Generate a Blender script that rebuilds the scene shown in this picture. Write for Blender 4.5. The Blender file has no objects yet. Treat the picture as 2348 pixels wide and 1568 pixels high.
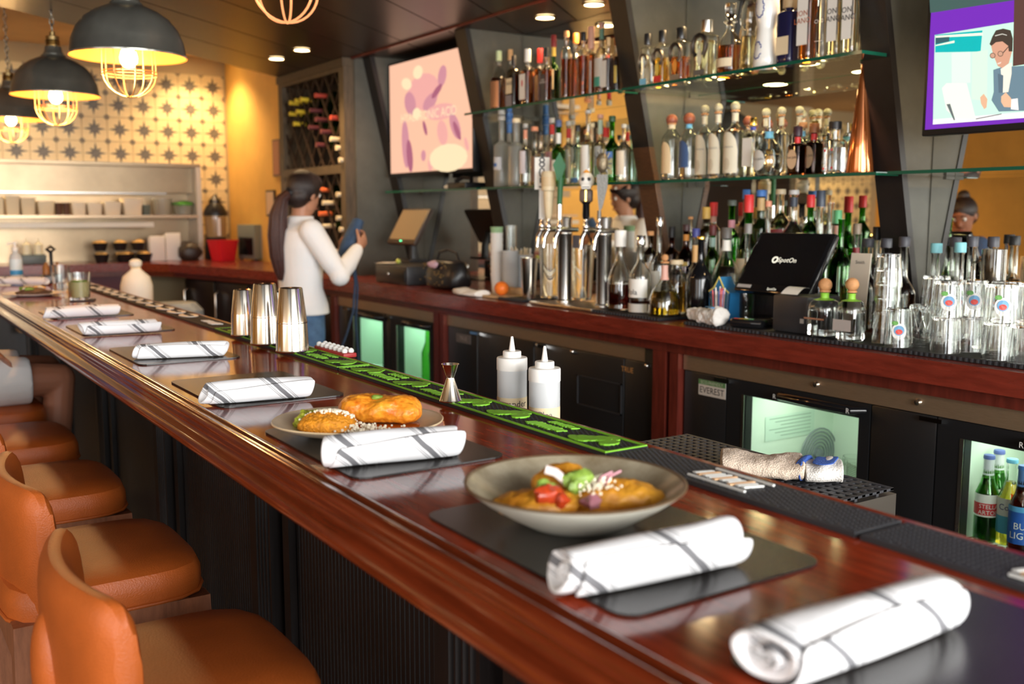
import bpy, bmesh, math, random
from mathutils import Vector, Matrix, Euler
R = math.radians
random.seed(7)
scn = bpy.context.scene
COL = scn.collection

# ------------------------------------------------------------------ camera
CAM_H, FPX, PITCH, YAW = 1.45, 2300.0, R(7.33), R(33.52)
cam = bpy.data.cameras.new('camera')
cam.sensor_width = 36.0
cam.lens = FPX / 2348 * 36.0
cam.clip_start = 0.05
cam.dof.use_dof = True
cam.dof.focus_distance = 2.15
cam.dof.aperture_fstop = 3.6
camo = bpy.data.objects.new('camera', cam)
COL.objects.link(camo)
camo.location = (0, 0, CAM_H)
camo.rotation_euler = Euler((R(90) - PITCH, 0, -YAW), 'XYZ')
scn.camera = camo

# ------------------------------------------------------------------ world, daylight, exposure
scn.view_settings.view_transform = 'Standard'
scn.view_settings.look = 'None'
scn.view_settings.gamma = 1.0
scn.view_settings.use_curve_mapping = False
scn.view_settings.exposure = 1.35
w = bpy.data.worlds.new('world'); scn.world = w
w.use_nodes = True
w.node_tree.nodes['Background'].inputs[0].default_value = (0.85, 0.93, 1.0, 1)
w.node_tree.nodes['Background'].inputs[1].default_value = 0.35
cy = scn.cycles
cy.max_bounces = 16; cy.transmission_bounces = 14; cy.glossy_bounces = 8; cy.diffuse_bounces = 4
cy.transparent_max_bounces = 16; cy.blur_glossy = 0.6
cy.sample_clamp_indirect = 6.0

def area_light(name, loc, rot, sx, sy, power, color, spread=180):
    l = bpy.data.lights.new(name, 'AREA'); l.shape = 'RECTANGLE'; l.size = sx; l.size_y = sy
    l.energy = power; l.color = color; l.spread = R(spread)
    o = bpy.data.objects.new(name, l); COL.objects.link(o)
    o.location = loc; o.rotation_euler = rot
    return o
# daylight through the street window behind the camera, then two lights added for ambience
area_light('daylight_street', (1.35, -2.62, 1.75), (R(90), 0, 0), 3.7, 1.75, 165, (1.0, 0.99, 0.975))
area_light('dining_fill', (-3.4, -2.62, 1.75), (R(90), 0, 0), 2.9, 1.75, 70, (0.93, 0.97, 1.0))  # weaker light at the second rear opening, added for the room's ambience

area_light('side_fill', (-5.72, 0.2, 1.75), (R(90), 0, R(-90)), 4.2, 1.6, 26, (0.93, 0.97, 1.0))  # added ambience light in front of the windowless left wall

# ------------------------------------------------------------------ photograph helpers: a pixel seen on a real plane
_fw = Vector((math.sin(YAW) * math.cos(PITCH), math.cos(YAW) * math.cos(PITCH), -math.sin(PITCH)))
_rt = Vector((math.cos(YAW), -math.sin(YAW), 0))
_up = Vector((math.sin(YAW) * math.sin(PITCH), math.cos(YAW) * math.sin(PITCH), math.cos(PITCH)))
def ray(px, py): return _fw + _rt * ((px - 1174) / FPX) + _up * ((784 - py) / FPX)
def at_x(px, py, X): d = ray(px, py); t = X / d.x; return Vector((X, d.y * t, CAM_H + d.z * t))
def at_y(px, py, Y): d = ray(px, py); t = Y / d.y; return Vector((d.x * t, Y, CAM_H + d.z * t))
def at_z(px, py, Z): d = ray(px, py); t = (Z - CAM_H) / d.z; return Vector((d.x * t, d.y * t, Z))
def depth(p): return (Vector(p) - Vector((0, 0, CAM_H))).dot(_fw)

# ------------------------------------------------------------------ materials
MATS = {}
def mat(name, col, rough=0.5, metal=0.0, trans=0.0, ior=1.45, emit=None, estr=0.0, coat=0.0, vary=0.0,
        vscale=8.0, stretch=(1, 1, 1), bump=0.0, bscale=60.0, spec=0.5, sss=0.0, col2=None, alpha=1.0, rvary=0.0):
    if name in MATS: return MATS[name]
    m = bpy.data.materials.new(name); MATS[name] = m
    m.use_nodes = True
    nt = m.node_tree; N = nt.nodes; L = nt.links
    b = N['Principled BSDF']
    c = tuple(col) + (1,)
    b.inputs['Base Color'].default_value = c
    b.inputs['Roughness'].default_value = rough
    b.inputs['Metallic'].default_value = metal
    b.inputs['Transmission Weight'].default_value = trans
    b.inputs['IOR'].default_value = ior
    b.inputs['Coat Weight'].default_value = coat
    b.inputs['Coat Roughness'].default_value = 0.06
    b.inputs['Specular IOR Level'].default_value = spec
    b.inputs['Alpha'].default_value = alpha
    if sss: b.inputs['Subsurface Weight'].default_value = sss; b.inputs['Subsurface Radius'].default_value = (0.02, 0.008, 0.004)
    if emit is not None:
        b.inputs['Emission Color'].default_value = tuple(emit) + (1,)
        b.inputs['Emission Strength'].default_value = estr
    if vary or bump or rvary:
        tc = N.new('ShaderNodeTexCoord'); mp = N.new('ShaderNodeMapping')
        mp.inputs['Scale'].default_value = stretch
        L.new(tc.outputs['Object'], mp.inputs['Vector'])
        if vary:
            nz = N.new('ShaderNodeTexNoise'); nz.inputs['Scale'].default_value = vscale
            nz.inputs['Detail'].default_value = 5; nz.inputs['Roughness'].default_value = 0.62
            L.new(mp.outputs[0], nz.inputs['Vector'])
            rp = N.new('ShaderNodeValToRGB')
            c2 = col2 if col2 is not None else tuple(max(0, x * (1 - vary)) for x in col)
            c1 = tuple(min(1, x * (1 + vary * 0.6)) for x in col) if col2 is None else col
            rp.color_ramp.elements[0].position = 0.32; rp.color_ramp.elements[1].position = 0.68
            rp.color_ramp.elements[0].color = tuple(c2) + (1,); rp.color_ramp.elements[1].color = tuple(c1) + (1,)
            L.new(nz.outputs[0], rp.inputs[0]); L.new(rp.outputs[0], b.inputs['Base Color'])
        if rvary:
            n3 = N.new('ShaderNodeTexNoise'); n3.inputs['Scale'].default_value = 6; n3.inputs['Detail'].default_value = 6
            L.new(mp.outputs[0], n3.inputs['Vector'])
            mr = N.new('ShaderNodeMapRange'); mr.inputs[3].default_value = max(0, rough - rvary); mr.inputs[4].default_value = rough + rvary
            L.new(n3.outputs[0], mr.inputs[0]); L.new(mr.outputs[0], b.inputs['Roughness'])
        if bump:
            n2 = N.new('ShaderNodeTexNoise'); n2.inputs['Scale'].default_value = bscale; n2.inputs['Detail'].default_value = 4
            L.new(mp.outputs[0], n2.inputs['Vector'])
            bp = N.new('ShaderNodeBump'); bp.inputs['Strength'].default_value = bump; bp.inputs['Distance'].default_value = 0.004
            L.new(n2.outputs[0], bp.inputs['Height']); L.new(bp.outputs[0], b.inputs['Normal'])
    return m
def emis(name, col, s):
    return mat(name, (0, 0, 0), 0.5, emit=col, estr=s)

# woods
mat('mahogany', (0.30, 0.036, 0.010), 0.11, spec=0.42, coat=0.0, vary=0.45, vscale=9, stretch=(9, 1.1, 9), rvary=0.04)
mat('mahogany_rail', (0.17, 0.026, 0.007), 0.14, coat=0.5, vary=0.3, vscale=9, stretch=(14, 0.9, 14))
mat('red_wood', (0.19, 0.026, 0.014), 0.28, coat=0.3, vary=0.3, vscale=8, stretch=(8, 1.0, 8), rvary=0.06)
mat('red_wood_dark', (0.125, 0.020, 0.012), 0.34, coat=0.15, vary=0.35, vscale=8, stretch=(8, 8, 1.0))
mat('black_wood', (0.011, 0.008, 0.0075), 0.42, vary=0.4, vscale=10, stretch=(9, 9, 0.8))
mat('ebony_panel', (0.011, 0.008, 0.0075), 0.33, vary=0.35, vscale=12, stretch=(10, 10, 0.7))
mat('dark_ceiling', (0.030, 0.017, 0.011), 0.34, vary=0.35, vscale=7, stretch=(1, 6, 6))
mat('fin_black', (0.012, 0.009, 0.008), 0.45, vary=0.3, vscale=12)
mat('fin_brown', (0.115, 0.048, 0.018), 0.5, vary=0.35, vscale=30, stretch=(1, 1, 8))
mat('grey_panel', (0.092, 0.088, 0.070), 0.55, vary=0.22, vscale=5, bump=0.1, bscale=40)
mat('rack_wood', (0.090, 0.062, 0.034), 0.5, vary=0.35, vscale=9, stretch=(6, 6, 1))
mat('lattice_wood', (0.035, 0.018, 0.010), 0.5, vary=0.3)
mat('stool_wood', (0.30, 0.115, 0.055), 0.42, vary=0.3, vscale=12, stretch=(6, 6, 1.2))
mat('tray_wood', (0.55, 0.38, 0.20), 0.5, vary=0.25)
# leather, cloth, rubber
mat('tan_leather', (0.47, 0.105, 0.017), 0.40, vary=0.16, vscale=6, bump=0.25, bscale=320)
mat('placemat_black', (0.022, 0.019, 0.017), 0.27, bump=0.04, bscale=500, vary=0.2)
mat('rubber_black', (0.017, 0.017, 0.019), 0.6)
mat('rubber_grey', (0.035, 0.036, 0.040), 0.55)
mat('mat_green', (0.20, 0.52, 0.025), 0.5, vary=0.15, vscale=40)
mat('mat_white', (0.80, 0.80, 0.76), 0.55)
mat('mat_orange', (0.78, 0.48, 0.26), 0.55)
mat('mat_red', (0.35, 0.02, 0.02), 0.5)
mat('towel', (0.80, 0.76, 0.70), 0.95, vary=0.12, vscale=20, bump=0.8, bscale=260)
mat('towel_tan', (0.74, 0.60, 0.47), 0.95, vary=0.25, vscale=10, bump=0.9, bscale=320)
mat('towel_blue', (0.05, 0.13, 0.48), 0.95, bump=0.8, bscale=260)
# walls
mat('yellow_paint', (0.78, 0.47, 0.115), 0.6, vary=0.10, vscale=3)
mat('orange_paint', (0.75, 0.38, 0.075), 0.6, vary=0.10, vscale=3)
mat('cream_paint', (0.70, 0.58, 0.38), 0.6, vary=0.1)
mat('ceiling_paint', (0.60, 0.43, 0.25), 0.7, vary=0.12, vscale=2)
mat('tile_cream', (0.70, 0.56, 0.30), 0.32, vary=0.14, vscale=3)
mat('tile_star', (0.13, 0.115, 0.09), 0.4, vary=0.25, vscale=20)
mat('grout', (0.42, 0.33, 0.19), 0.8)
mat('floor_tile', (0.055, 0.042, 0.036), 0.45, vary=0.35, vscale=3)
# metals
mat('steel', (0.62, 0.60, 0.57), 0.26, metal=1.0, rvary=0.05)
mat('steel_brushed', (0.42, 0.37, 0.31), 0.35, metal=1.0, vary=0.15, vscale=30, stretch=(40, 1, 40))
mat('steel_band', (0.56, 0.41, 0.27), 0.36, metal=0.85, vary=0.15, vscale=30, stretch=(40, 1, 40))
mat('steel_warm', (0.40, 0.30, 0.19), 0.36, metal=0.9, vary=0.15, vscale=3)
mat('steel_polished', (0.78, 0.75, 0.70), 0.23, metal=1.0)
mat('shaker_steel', (0.74, 0.69, 0.60), 0.17, metal=1.0, rvary=0.05)
mat('chrome', (0.75, 0.75, 0.74), 0.06, metal=1.0)
mat('pendant_metal', (0.33, 0.33, 0.285), 0.24, metal=0.8, vary=0.25, vscale=8)
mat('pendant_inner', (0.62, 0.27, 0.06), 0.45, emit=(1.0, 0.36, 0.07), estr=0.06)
mat('brass_dark', (0.30, 0.21, 0.09), 0.35, metal=1.0)
mat('cage_wire', (0.75, 0.47, 0.20), 0.35, metal=0.8)
mat('copper', (0.46, 0.14, 0.035), 0.10, metal=0.75, coat=0.6)
mat('gold', (0.80, 0.54, 0.12), 0.18, metal=1.0)
mat('silver_cap', (0.80, 0.77, 0.70), 0.16, metal=1.0)
# plastics
mat('black_plastic', (0.012, 0.012, 0.013), 0.35)
mat('black_gloss', (0.008, 0.008, 0.009), 0.10)
mat('dark_plastic', (0.03, 0.03, 0.033), 0.4)
mat('grey_plastic', (0.22, 0.25, 0.28), 0.45)
mat('white_plastic', (0.82, 0.80, 0.75), 0.35, sss=0.05)
mat('milky_plastic', (0.80, 0.82, 0.82), 0.42, trans=0.35, ior=1.3)
mat('red_plastic', (0.62, 0.012, 0.022), 0.4)
mat('paper_white', (0.85, 0.83, 0.78), 0.7)
mat('paper_cream', (0.80, 0.66, 0.42), 0.7)
mat('ink', (0.03, 0.028, 0.03), 0.6)
mat('ink_grey', (0.20, 0.20, 0.19), 0.6)
# glass
mat('glass_clear', (0.96, 0.98, 0.96), 0.015, trans=1.0, ior=1.45)
mat('glass_frost', (0.92, 0.93, 0.90), 0.28, trans=0.9, ior=1.35)
mat('glass_green', (0.12, 0.50, 0.05), 0.02, trans=1.0, ior=1.45)
mat('glass_dkgreen', (0.03, 0.10, 0.015), 0.05, trans=0.9, ior=1.45)
mat('glass_aqua', (0.70, 0.93, 0.88), 0.02, trans=1.0, ior=1.45)
mat('glass_brown', (0.26, 0.065, 0.012), 0.02, trans=1.0, ior=1.45)
mat('glass_smoke', (0.45, 0.42, 0.36), 0.02, trans=1.0, ior=1.45)
mat('glass_black', (0.006, 0.006, 0.007), 0.06)
mat('shelf_glass', (0.80, 0.95, 0.88), 0.01, trans=1.0, ior=1.45)
mat('shelf_edge', (0.006, 0.085, 0.05), 0.08, emit=(0.0, 0.25, 0.12), estr=0.0)
mat('door_glass', (0.90, 0.98, 0.94), 0.0, trans=1.0, ior=1.12)
mat('mirror', (0.80, 0.80, 0.74), 0.012, metal=1.0)
# liquids
mat('liq_amber', (0.62, 0.17, 0.015), 0.0, trans=1.0, ior=1.34)
mat('liq_whiskey', (0.40, 0.085, 0.008), 0.0, trans=1.0, ior=1.34)
mat('liq_gold', (0.88, 0.50, 0.05), 0.0, trans=1.0, ior=1.34)
mat('liq_pale', (0.95, 0.86, 0.55), 0.0, trans=1.0, ior=1.34)
mat('liq_clear', (0.98, 0.98, 0.97), 0.0, trans=1.0, ior=1.34)
mat('liq_red', (0.14, 0.008, 0.006), 0.0, trans=0.9, ior=1.34)
mat('liq_dark', (0.055, 0.018, 0.008), 0.02, trans=0.7, ior=1.34)
mat('liq_yellow', (0.85, 0.62, 0.06), 0.0, trans=1.0, ior=1.34)
mat('liq_lime', (0.70, 0.66, 0.36), 0.1, trans=0.45, ior=1.34)
# caps and label colours, made on demand
def C(r, g, b, rough=0.45, metal=0.0):
    n = 'tint_%02x%02x%02x%s' % (int(r * 255), int(g * 255), int(b * 255), 'm' if metal else '')
    return mat(n, (r, g, b), rough, metal=metal)
mat('wood_stopper', (0.30, 0.085, 0.045), 0.4, vary=0.2)
mat('cork', (0.62, 0.30, 0.12), 0.7, vary=0.2, vscale=60)
# skin and clothes
mat('skin', (0.44, 0.21, 0.125), 0.5, sss=0.15)
mat('skin_tan', (0.33, 0.135, 0.075), 0.5, sss=0.15)
mat('hair_dark', (0.020, 0.010, 0.008), 0.42, vary=0.5, vscale=30, stretch=(8, 8, 1), bump=0.6, bscale=60)
mat('hair_brown', (0.050, 0.014, 0.009), 0.42, vary=0.5, vscale=30, stretch=(9, 9, 1), bump=0.6, bscale=60)
mat('shirt_white', (0.80, 0.80, 0.80), 0.85, bump=0.25, bscale=28)
mat('denim', (0.07, 0.145, 0.27), 0.85, vary=0.25, vscale=30, bump=0.3, bscale=200)
mat('apron_blue', (0.045, 0.085, 0.16), 0.85, vary=0.2, vscale=40, bump=0.3, bscale=150)
mat('shirt_blue', (0.05, 0.085, 0.17), 0.85, bump=0.3, bscale=25)
mat('shorts_grey', (0.62, 0.61, 0.60), 0.85, bump=0.3, bscale=30)
# crockery and food
mat('bowl_cream', (0.74, 0.71, 0.60), 0.25, vary=0.10, vscale=14)
mat('bowl_glaze', (0.44, 0.39, 0.28), 0.20, vary=0.45, vscale=16, col2=(0.20, 0.155, 0.09))
mat('bowl_rim', (0.14, 0.09, 0.05), 0.3)
mat('plate_beige', (0.72, 0.58, 0.42), 0.25, vary=0.10, vscale=10)
mat('plate_rim', (0.70, 0.54, 0.33), 0.3)
mat('plate_white', (0.78, 0.78, 0.74), 0.25)
mat('enchilada', (0.72, 0.34, 0.030), 0.42, vary=0.5, vscale=35, col2=(0.45, 0.16, 0.012), bump=0.7, bscale=70)
mat('burrito', (0.86, 0.36, 0.030), 0.30, vary=0.5, vscale=45, stretch=(1, 2.5, 1), col2=(0.52, 0.11, 0.006), bump=0.8, bscale=55)
mat('rice', (0.84, 0.31, 0.015), 0.5, vary=0.4, vscale=120, bump=1.0, bscale=240)
mat('guacamole', (0.46, 0.46, 0.05), 0.45, vary=0.5, vscale=40, col2=(0.28, 0.36, 0.03), bump=1.0, bscale=90)
mat('cheese', (0.88, 0.80, 0.62), 0.7)
mat('sauce', (0.42, 0.17, 0.02), 0.15, vary=0.4, vscale=14)
mat('tomato', (0.48, 0.05, 0.012), 0.25, vary=0.4, vscale=60)
mat('onion', (0.72, 0.62, 0.58), 0.35)
mat('onion_red', (0.36, 0.14, 0.17), 0.35)
mat('herb', (0.19, 0.30, 0.04), 0.5, vary=0.4, vscale=60)
mat('beans', (0.10, 0.05, 0.03), 0.5, vary=0.5, vscale=60)
mat('orange_fruit', (0.85, 0.19, 0.02), 0.4, bump=0.3, bscale=200)
mat('tortilla_chip', (0.75, 0.45, 0.14), 0.6, vary=0.3, vscale=30)
# lamps and screens
emis('bulb', (1.0, 0.66, 0.30), 14)
emis('downlight', (1.0, 0.72, 0.36), 14)
emis('cooler_led', (0.80, 1.0, 0.86), 2)

# ------------------------------------------------------------------ mesh builder
def rotz2(a): return Matrix.Rotation(a, 4, 'Z')
class MB:
    def __init__(s): s.v = []; s.f = []; s.m = []; s.flat = []
    def add(s, vs, fs, mi=0, flat=False, M=None):
        o = len(s.v)
        s.v += [tuple(M @ Vector(p)) if M is not None else tuple(p) for p in vs]
        for f in fs: s.f.append(tuple(i + o for i in f)); s.m.append(mi); s.flat.append(flat)
        return s
    def box(s, x0, x1, y0, y1, z0, z1, mi=0, M=None):
        vs = [(x, y, z) for x in (x0, x1) for y in (y0, y1) for z in (z0, z1)]
        return s.add(vs, [(0, 1, 3, 2), (4, 6, 7, 5), (0, 4, 5, 1), (2, 3, 7, 6), (0, 2, 6, 4), (1, 5, 7, 3)], mi, True, M)
    def rbox(s, x0, x1, y0, y1, z0, z1, r=0.01, mi=0, M=None, seg=2):
        bm = bmesh.new(); bmesh.ops.create_cube(bm, size=1)
        for q in bm.verts: q.co = Vector(((x0 + x1) / 2 + q.co.x * (x1 - x0), (y0 + y1) / 2 + q.co.y * (y1 - y0), (z0 + z1) / 2 + q.co.z * (z1 - z0)))
        bmesh.ops.bevel(bm, geom=bm.edges[:], offset=r, segments=seg, profile=0.5, affect='EDGES')
        return s.bm(bm, mi, M)
    def bm(s, bm, mi=0, M=None, flat=False):
        bm.verts.index_update()
        vs = [q.co[:] for q in bm.verts]; fs = [tuple(q.index for q in f.verts) for f in bm.faces]
        bm.free(); return s.add(vs, fs, mi, flat, M)
    def lathe(s, prof, n=24, c=(0, 0, 0), mi=0, pw=2.0, sx=1.0, sy=1.0, M=None, caps=True, a0=0.0, a1=2 * math.pi):
        full = abs(a1 - a0 - 2 * math.pi) < 1e-6
        k = n if full else n + 1
        vs = []; fs = []
        for (r, z) in prof:
            for i in range(k):
                a = a0 + (a1 - a0) * i / n
                ca, sa = math.cos(a), math.sin(a)
                if pw != 2.0:
                    q = (abs(ca) ** pw + abs(sa) ** pw) ** (-1.0 / pw); ca *= q; sa *= q
                vs.append((c[0] + r * ca * sx, c[1] + r * sa * sy, c[2] + z))
        for j in range(len(prof) - 1):
            for i in range(n):
                i2 = (i + 1) % k
                fs.append((j * k + i, j * k + i2, (j + 1) * k + i2, (j + 1) * k + i))
        if caps and full:
            if prof[0][0] > 1e-5: fs.append(tuple(reversed(range(k))))
            if prof[-1][0] > 1e-5: fs.append(tuple((len(prof) - 1) * k + i for i in range(k)))
        return s.add(vs, fs, mi, False, M)
    def tube(s, pts, r, n=8, mi=0, closed=False, M=None, flat_r=None):
        pts = [Vector(p) for p in pts]; rr = r if isinstance(r, (list, tuple)) else [r] * len(pts)
        vs = []; fs = []; up = Vector((0, 0, 1)); prev = None
        for i, p in enumerate(pts):
            if closed: t = pts[(i + 1) % len(pts)] - pts[i - 1]
            else: t = pts[min(i + 1, len(pts) - 1)] - pts[max(i - 1, 0)]
            t.normalize()
            if prev is None:
                a = t.cross(up) if abs(t.dot(up)) < 0.95 else t.cross(Vector((1, 0, 0)))
            else:
                a = prev - t * prev.dot(t)
            a.normalize(); prev = a; b = t.cross(a)
            for k in range(n):
                an = 2 * math.pi * k / n
                vs.append(p + a * math.cos(an) * rr[i] + b * math.sin(an) * (rr[i] if flat_r is None else flat_r))
        m = len(pts)
        for i in range(m if closed else m - 1):
            for k in range(n):
                fs.append((i * n + k, i * n + (k + 1) % n, ((i + 1) % m) * n + (k + 1) % n, ((i + 1) % m) * n + k))
        if not closed: fs.append(tuple(reversed(range(n)))); fs.append(tuple((m - 1) * n + k for k in range(n)))
        return s.add(vs, fs, mi, False, M)
    def loft(s, rings, mi=0, M=None, cap=True):
        n = len(rings[0]); vs = [p for r in rings for p in r]; fs = []
        for j in range(len(rings) - 1):
            for i in range(n):
                fs.append((j * n + i, j * n + (i + 1) % n, (j + 1) * n + (i + 1) % n, (j + 1) * n + i))
        if cap: fs.append(tuple(reversed(range(n)))); fs.append(tuple((len(rings) - 1) * n + i for i in range(n)))
        return s.add(vs, fs, mi, False, M)
    def sphere(s, c, rx, ry=None, rz=None, seg=16, rings=10, mi=0, M=None):
        ry = rx if ry is None else ry; rz = rx if rz is None else rz
        vs = []; fs = []
        for j in range(rings + 1):
            t = math.pi * j / rings
            for i in range(seg):
                a = 2 * math.pi * i / seg
                vs.append((c[0] + rx * math.sin(t) * math.cos(a), c[1] + ry * math.sin(t) * math.sin(a), c[2] - rz * math.cos(t)))
        for j in range(rings):
            for i in range(seg):
                fs.append((j * seg + i, j * seg + (i + 1) % seg, (j + 1) * seg + (i + 1) % seg, (j + 1) * seg + i))
        return s.add(vs, fs, mi, False, M)
    def prism(s, poly, z0, z1, mi=0, M=None):
        n = len(poly); vs = [(p[0], p[1], z0) for p in poly] + [(p[0], p[1], z1) for p in poly]
        fs = [tuple(reversed(range(n))), tuple(range(n, 2 * n))] + [(i, (i + 1) % n, n + (i + 1) % n, n + i) for i in range(n)]
        return s.add(vs, fs, mi, True, M)
    def extrude_y(s, prof, y0, y1, mi=0, flat=False):
        n = len(prof); vs = [(p[0], y0, p[1]) for p in prof] + [(p[0], y1, p[1]) for p in prof]
        fs = [tuple(range(n)), tuple(reversed(range(n, 2 * n)))] + [(i, n + i, n + (i + 1) % n, (i + 1) % n) for i in range(n)]
        return s.add(vs, fs, mi, flat)
    def build(s, name, mats, parent=None, loc=(0, 0, 0), rot=(0, 0, 0), smooth=True, angle=38, mods=()):
        me = bpy.data.meshes.new(name); me.from_pydata(s.v, [], s.f); me.validate(verbose=False)
        if not isinstance(mats, (list, tuple)): mats = [mats]
        for k in mats: me.materials.append(MATS[k] if isinstance(k, str) else k)
        if len(me.polygons) == len(s.m) and len(mats) > 1:
            me.polygons.foreach_set('material_index', s.m)
        b = bmesh.new(); b.from_mesh(me); bmesh.ops.recalc_face_normals(b, faces=b.faces[:]); b.to_mesh(me); b.free()
        if smooth:
            me.polygons.foreach_set('use_smooth', [True] * len(me.polygons))
            try: me.set_sharp_from_angle(angle=R(angle))
            except Exception: pass
        o = bpy.data.objects.new(name, me); COL.objects.link(o)
        o.location = loc; o.rotation_euler = rot
        if parent is not None: o.parent = parent
        for (t, kw) in mods:
            md = o.modifiers.new(t.lower(), t)
            for a, b2 in kw.items(): setattr(md, a, b2)
        return o
SUB1 = ('SUBSURF', {'levels': 1, 'render_levels': 1})
SUB2 = ('SUBSURF', {'levels': 2, 'render_levels': 2})

_tc = {}
def text_geo(s, size):
    if s not in _tc:
        cu = bpy.data.curves.new('t', 'FONT'); cu.body = s; cu.size = 1.0; cu.align_x = 'CENTER'; cu.align_y = 'CENTER'; cu.resolution_u = 2
        o = bpy.data.objects.new('t', cu); COL.objects.link(o)
        dg = bpy.context.evaluated_depsgraph_get(); dg.update()
        me = bpy.data.meshes.new_from_object(o.evaluated_get(dg))
        _tc[s] = ([v.co[:] for v in me.vertices], [tuple(p.vertices) for p in me.polygons])
        bpy.data.objects.remove(o); bpy.data.curves.remove(cu); bpy.data.meshes.remove(me)
    vs, fs = _tc[s]
    return [(x * size, y * size, 0) for x, y, z in vs], fs

def tag(o, label=None, cat=None, group=None, kind=None):
    if label: o['label'] = label
    if cat: o['category'] = cat
    if group: o['group'] = group
    if kind: o['kind'] = kind
    return o
def thing(name, label, cat, loc=(0, 0, 0), rz=0.0, group=None):
    o = bpy.data.objects.new(name, None); o.empty_display_size = 0.05
    COL.objects.link(o); o.location = loc; o.rotation_euler = (0, 0, rz)
    return tag(o, label, cat, group)
def struct(o): o['kind'] = 'structure'; return o
def dup(root, loc, rz=None, label=None, group=None):
    def cp(o, par):
        c = o.copy(); COL.objects.link(c)
        if par is not None: c.parent = par
        for ch in list(o.children): cp(ch, c)
        return c
    r = cp(root, None); r.location = loc
    if rz is not None: r.rotation_euler = (0, 0, rz)
    if label: r['label'] = label
    if group: r['group'] = group
    return r

# ================================================================== ROOM SHELL
CEIL = 2.41          # dark timber ceiling over the bar
KCEIL = 2.80         # painted ceiling over kitchen and dining room
WX = 3.15            # mirror plane behind the back bar
def sbox(name, mats, *a): return struct(MB().box(*a).build(name, mats, smooth=False))
sbox('floor', 'floor_tile', -6.0, 3.4, -3.0, 9.4, -0.1, 0.0)
sbox('ceiling_kitchen', 'ceiling_paint', -6.0, 3.4, -3.0, 9.4, KCEIL, KCEIL + 0.1)
sbox('wall_right', 'grey_panel', WX + 0.02, WX + 0.12, -2.9, 7.2, 0, KCEIL)
sbox('wall_left', 'orange_paint', -5.9, -5.8, -2.9, 9.1, 0, KCEIL)
sbox('wall_kitchen_side', 'yellow_paint', 2.92, 3.30, 7.06, 9.1, 0, KCEIL)
wb = sbox('wall_kitchen', 'grout', -5.8, 3.02, 9.02, 9.12, 0, KCEIL)
# rear wall: street window behind the camera, plus a second opening added for ambience
rw = MB()
for (x0, x1, z0, z1) in ((-5.8, 3.25, 0, 0.85), (-5.8, 3.25, 2.65, KCEIL), (-5.8, -4.9, 0.85, 2.65), (-1.9, -0.55, 0.85, 2.65), (3.22, 3.25, 0.85, 2.65)):
    rw.box(x0, x1, -2.9, -2.8, z0, z1)
struct(rw.build('wall_rear', 'cream_paint', smooth=False))
for i, (x0, x1) in enumerate(((-0.55, 3.22), (-4.9, -1.9))):
    f = MB()
    f.box(x0, x1, -2.88, -2.80, 0.85, 0.91).box(x0, x1, -2.88, -2.80, 2.59, 2.65)
    n = 3
    for k in range(n + 1):
        xx = x0 + (x1 - x0 - 0.05) * k / n
        f.box(xx, xx + 0.05, -2.87, -2.81, 0.91, 2.59)
    struct(f.build('window_%d' % (i + 1), 'black_wood', smooth=False))
# dining-room side of the kitchen wall, only seen in the mirrors
sbox('trim_1', 'cream_paint', -4.25, -4.0, 8.90, 9.02, 0, KCEIL)
sbox('trim_2', 'yellow_paint', -1.35, -0.30, 8.97, 9.02, 0, KCEIL)
d = sbox('dark_opening_1', 'black_wood', -3.95, -1.40, 8.96, 9.02, 0, 2.45)  # black panel stands in for the darkness of an opening
sbox('trim_3', 'cream_paint', -5.8, -5.72, 5.15, 5.45, 0, KCEIL)

# patterned kitchen tiles, each one a piece with its star print
def tile_mesh(full_star=True):
    T = 0.2; g = 0.0022; m = MB()
    h = T / 2 - g
    m.box(-h, h, -0.012, 0, -h, h, 0)
    y = -0.0126
    pts = []
    for k in range(16):
        a = math.pi * k / 8
        r = 0.094 if k % 2 == 0 else 0.034
        if k % 2 == 0 and k % 4: r = 0.064
        pts.append((r * math.sin(a), y, r * math.cos(a)))
    m.add([(0, y, 0)] + pts, [(0, 1 + i, 1 + (i + 1) % 16) for i in range(16)], 1, True)
    for sx in (-1, 1):
        for sz in (-1, 1):
            q = [(sx * h, y, sz * h), (sx * (h - 0.028), y, sz * h), (sx * (h - 0.012), y, sz * (h - 0.007)), (sx * (h - 0.019), y, sz * (h - 0.019)),
                 (sx * (h - 0.007), y, sz * (h - 0.012)), (sx * h, y, sz * (h - 0.028))]
            m.add(q, [(0, 1, 2), (0, 2, 3), (0, 3, 4), (0, 4, 5)], 1, True)
    return m
t0 = tile_mesh().build('tile', ['tile_cream', 'tile_star'], parent=wb, smooth=False)
first = True
cols = [2.80 - 0.2 * k for k in range(16)] + [-4.36 - 0.2 * k for k in range(7)]
for cx in cols:
    for r in range(10):
        cz = 1.165 + 0.2 * r - 0.0
        cz = 2.545 - 0.2 * (r - 1)
        if cz + 0.1 > KCEIL - 0.005: continue
        if cx > 0 and cx < 2.55 and cz < 1.75: continue
        if cz < 1.1: continue
        if first: t = t0; first = False
        else: t = t0.copy(); COL.objects.link(t)
        t.parent = wb; t.location = (cx, 9.02, cz)
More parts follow.
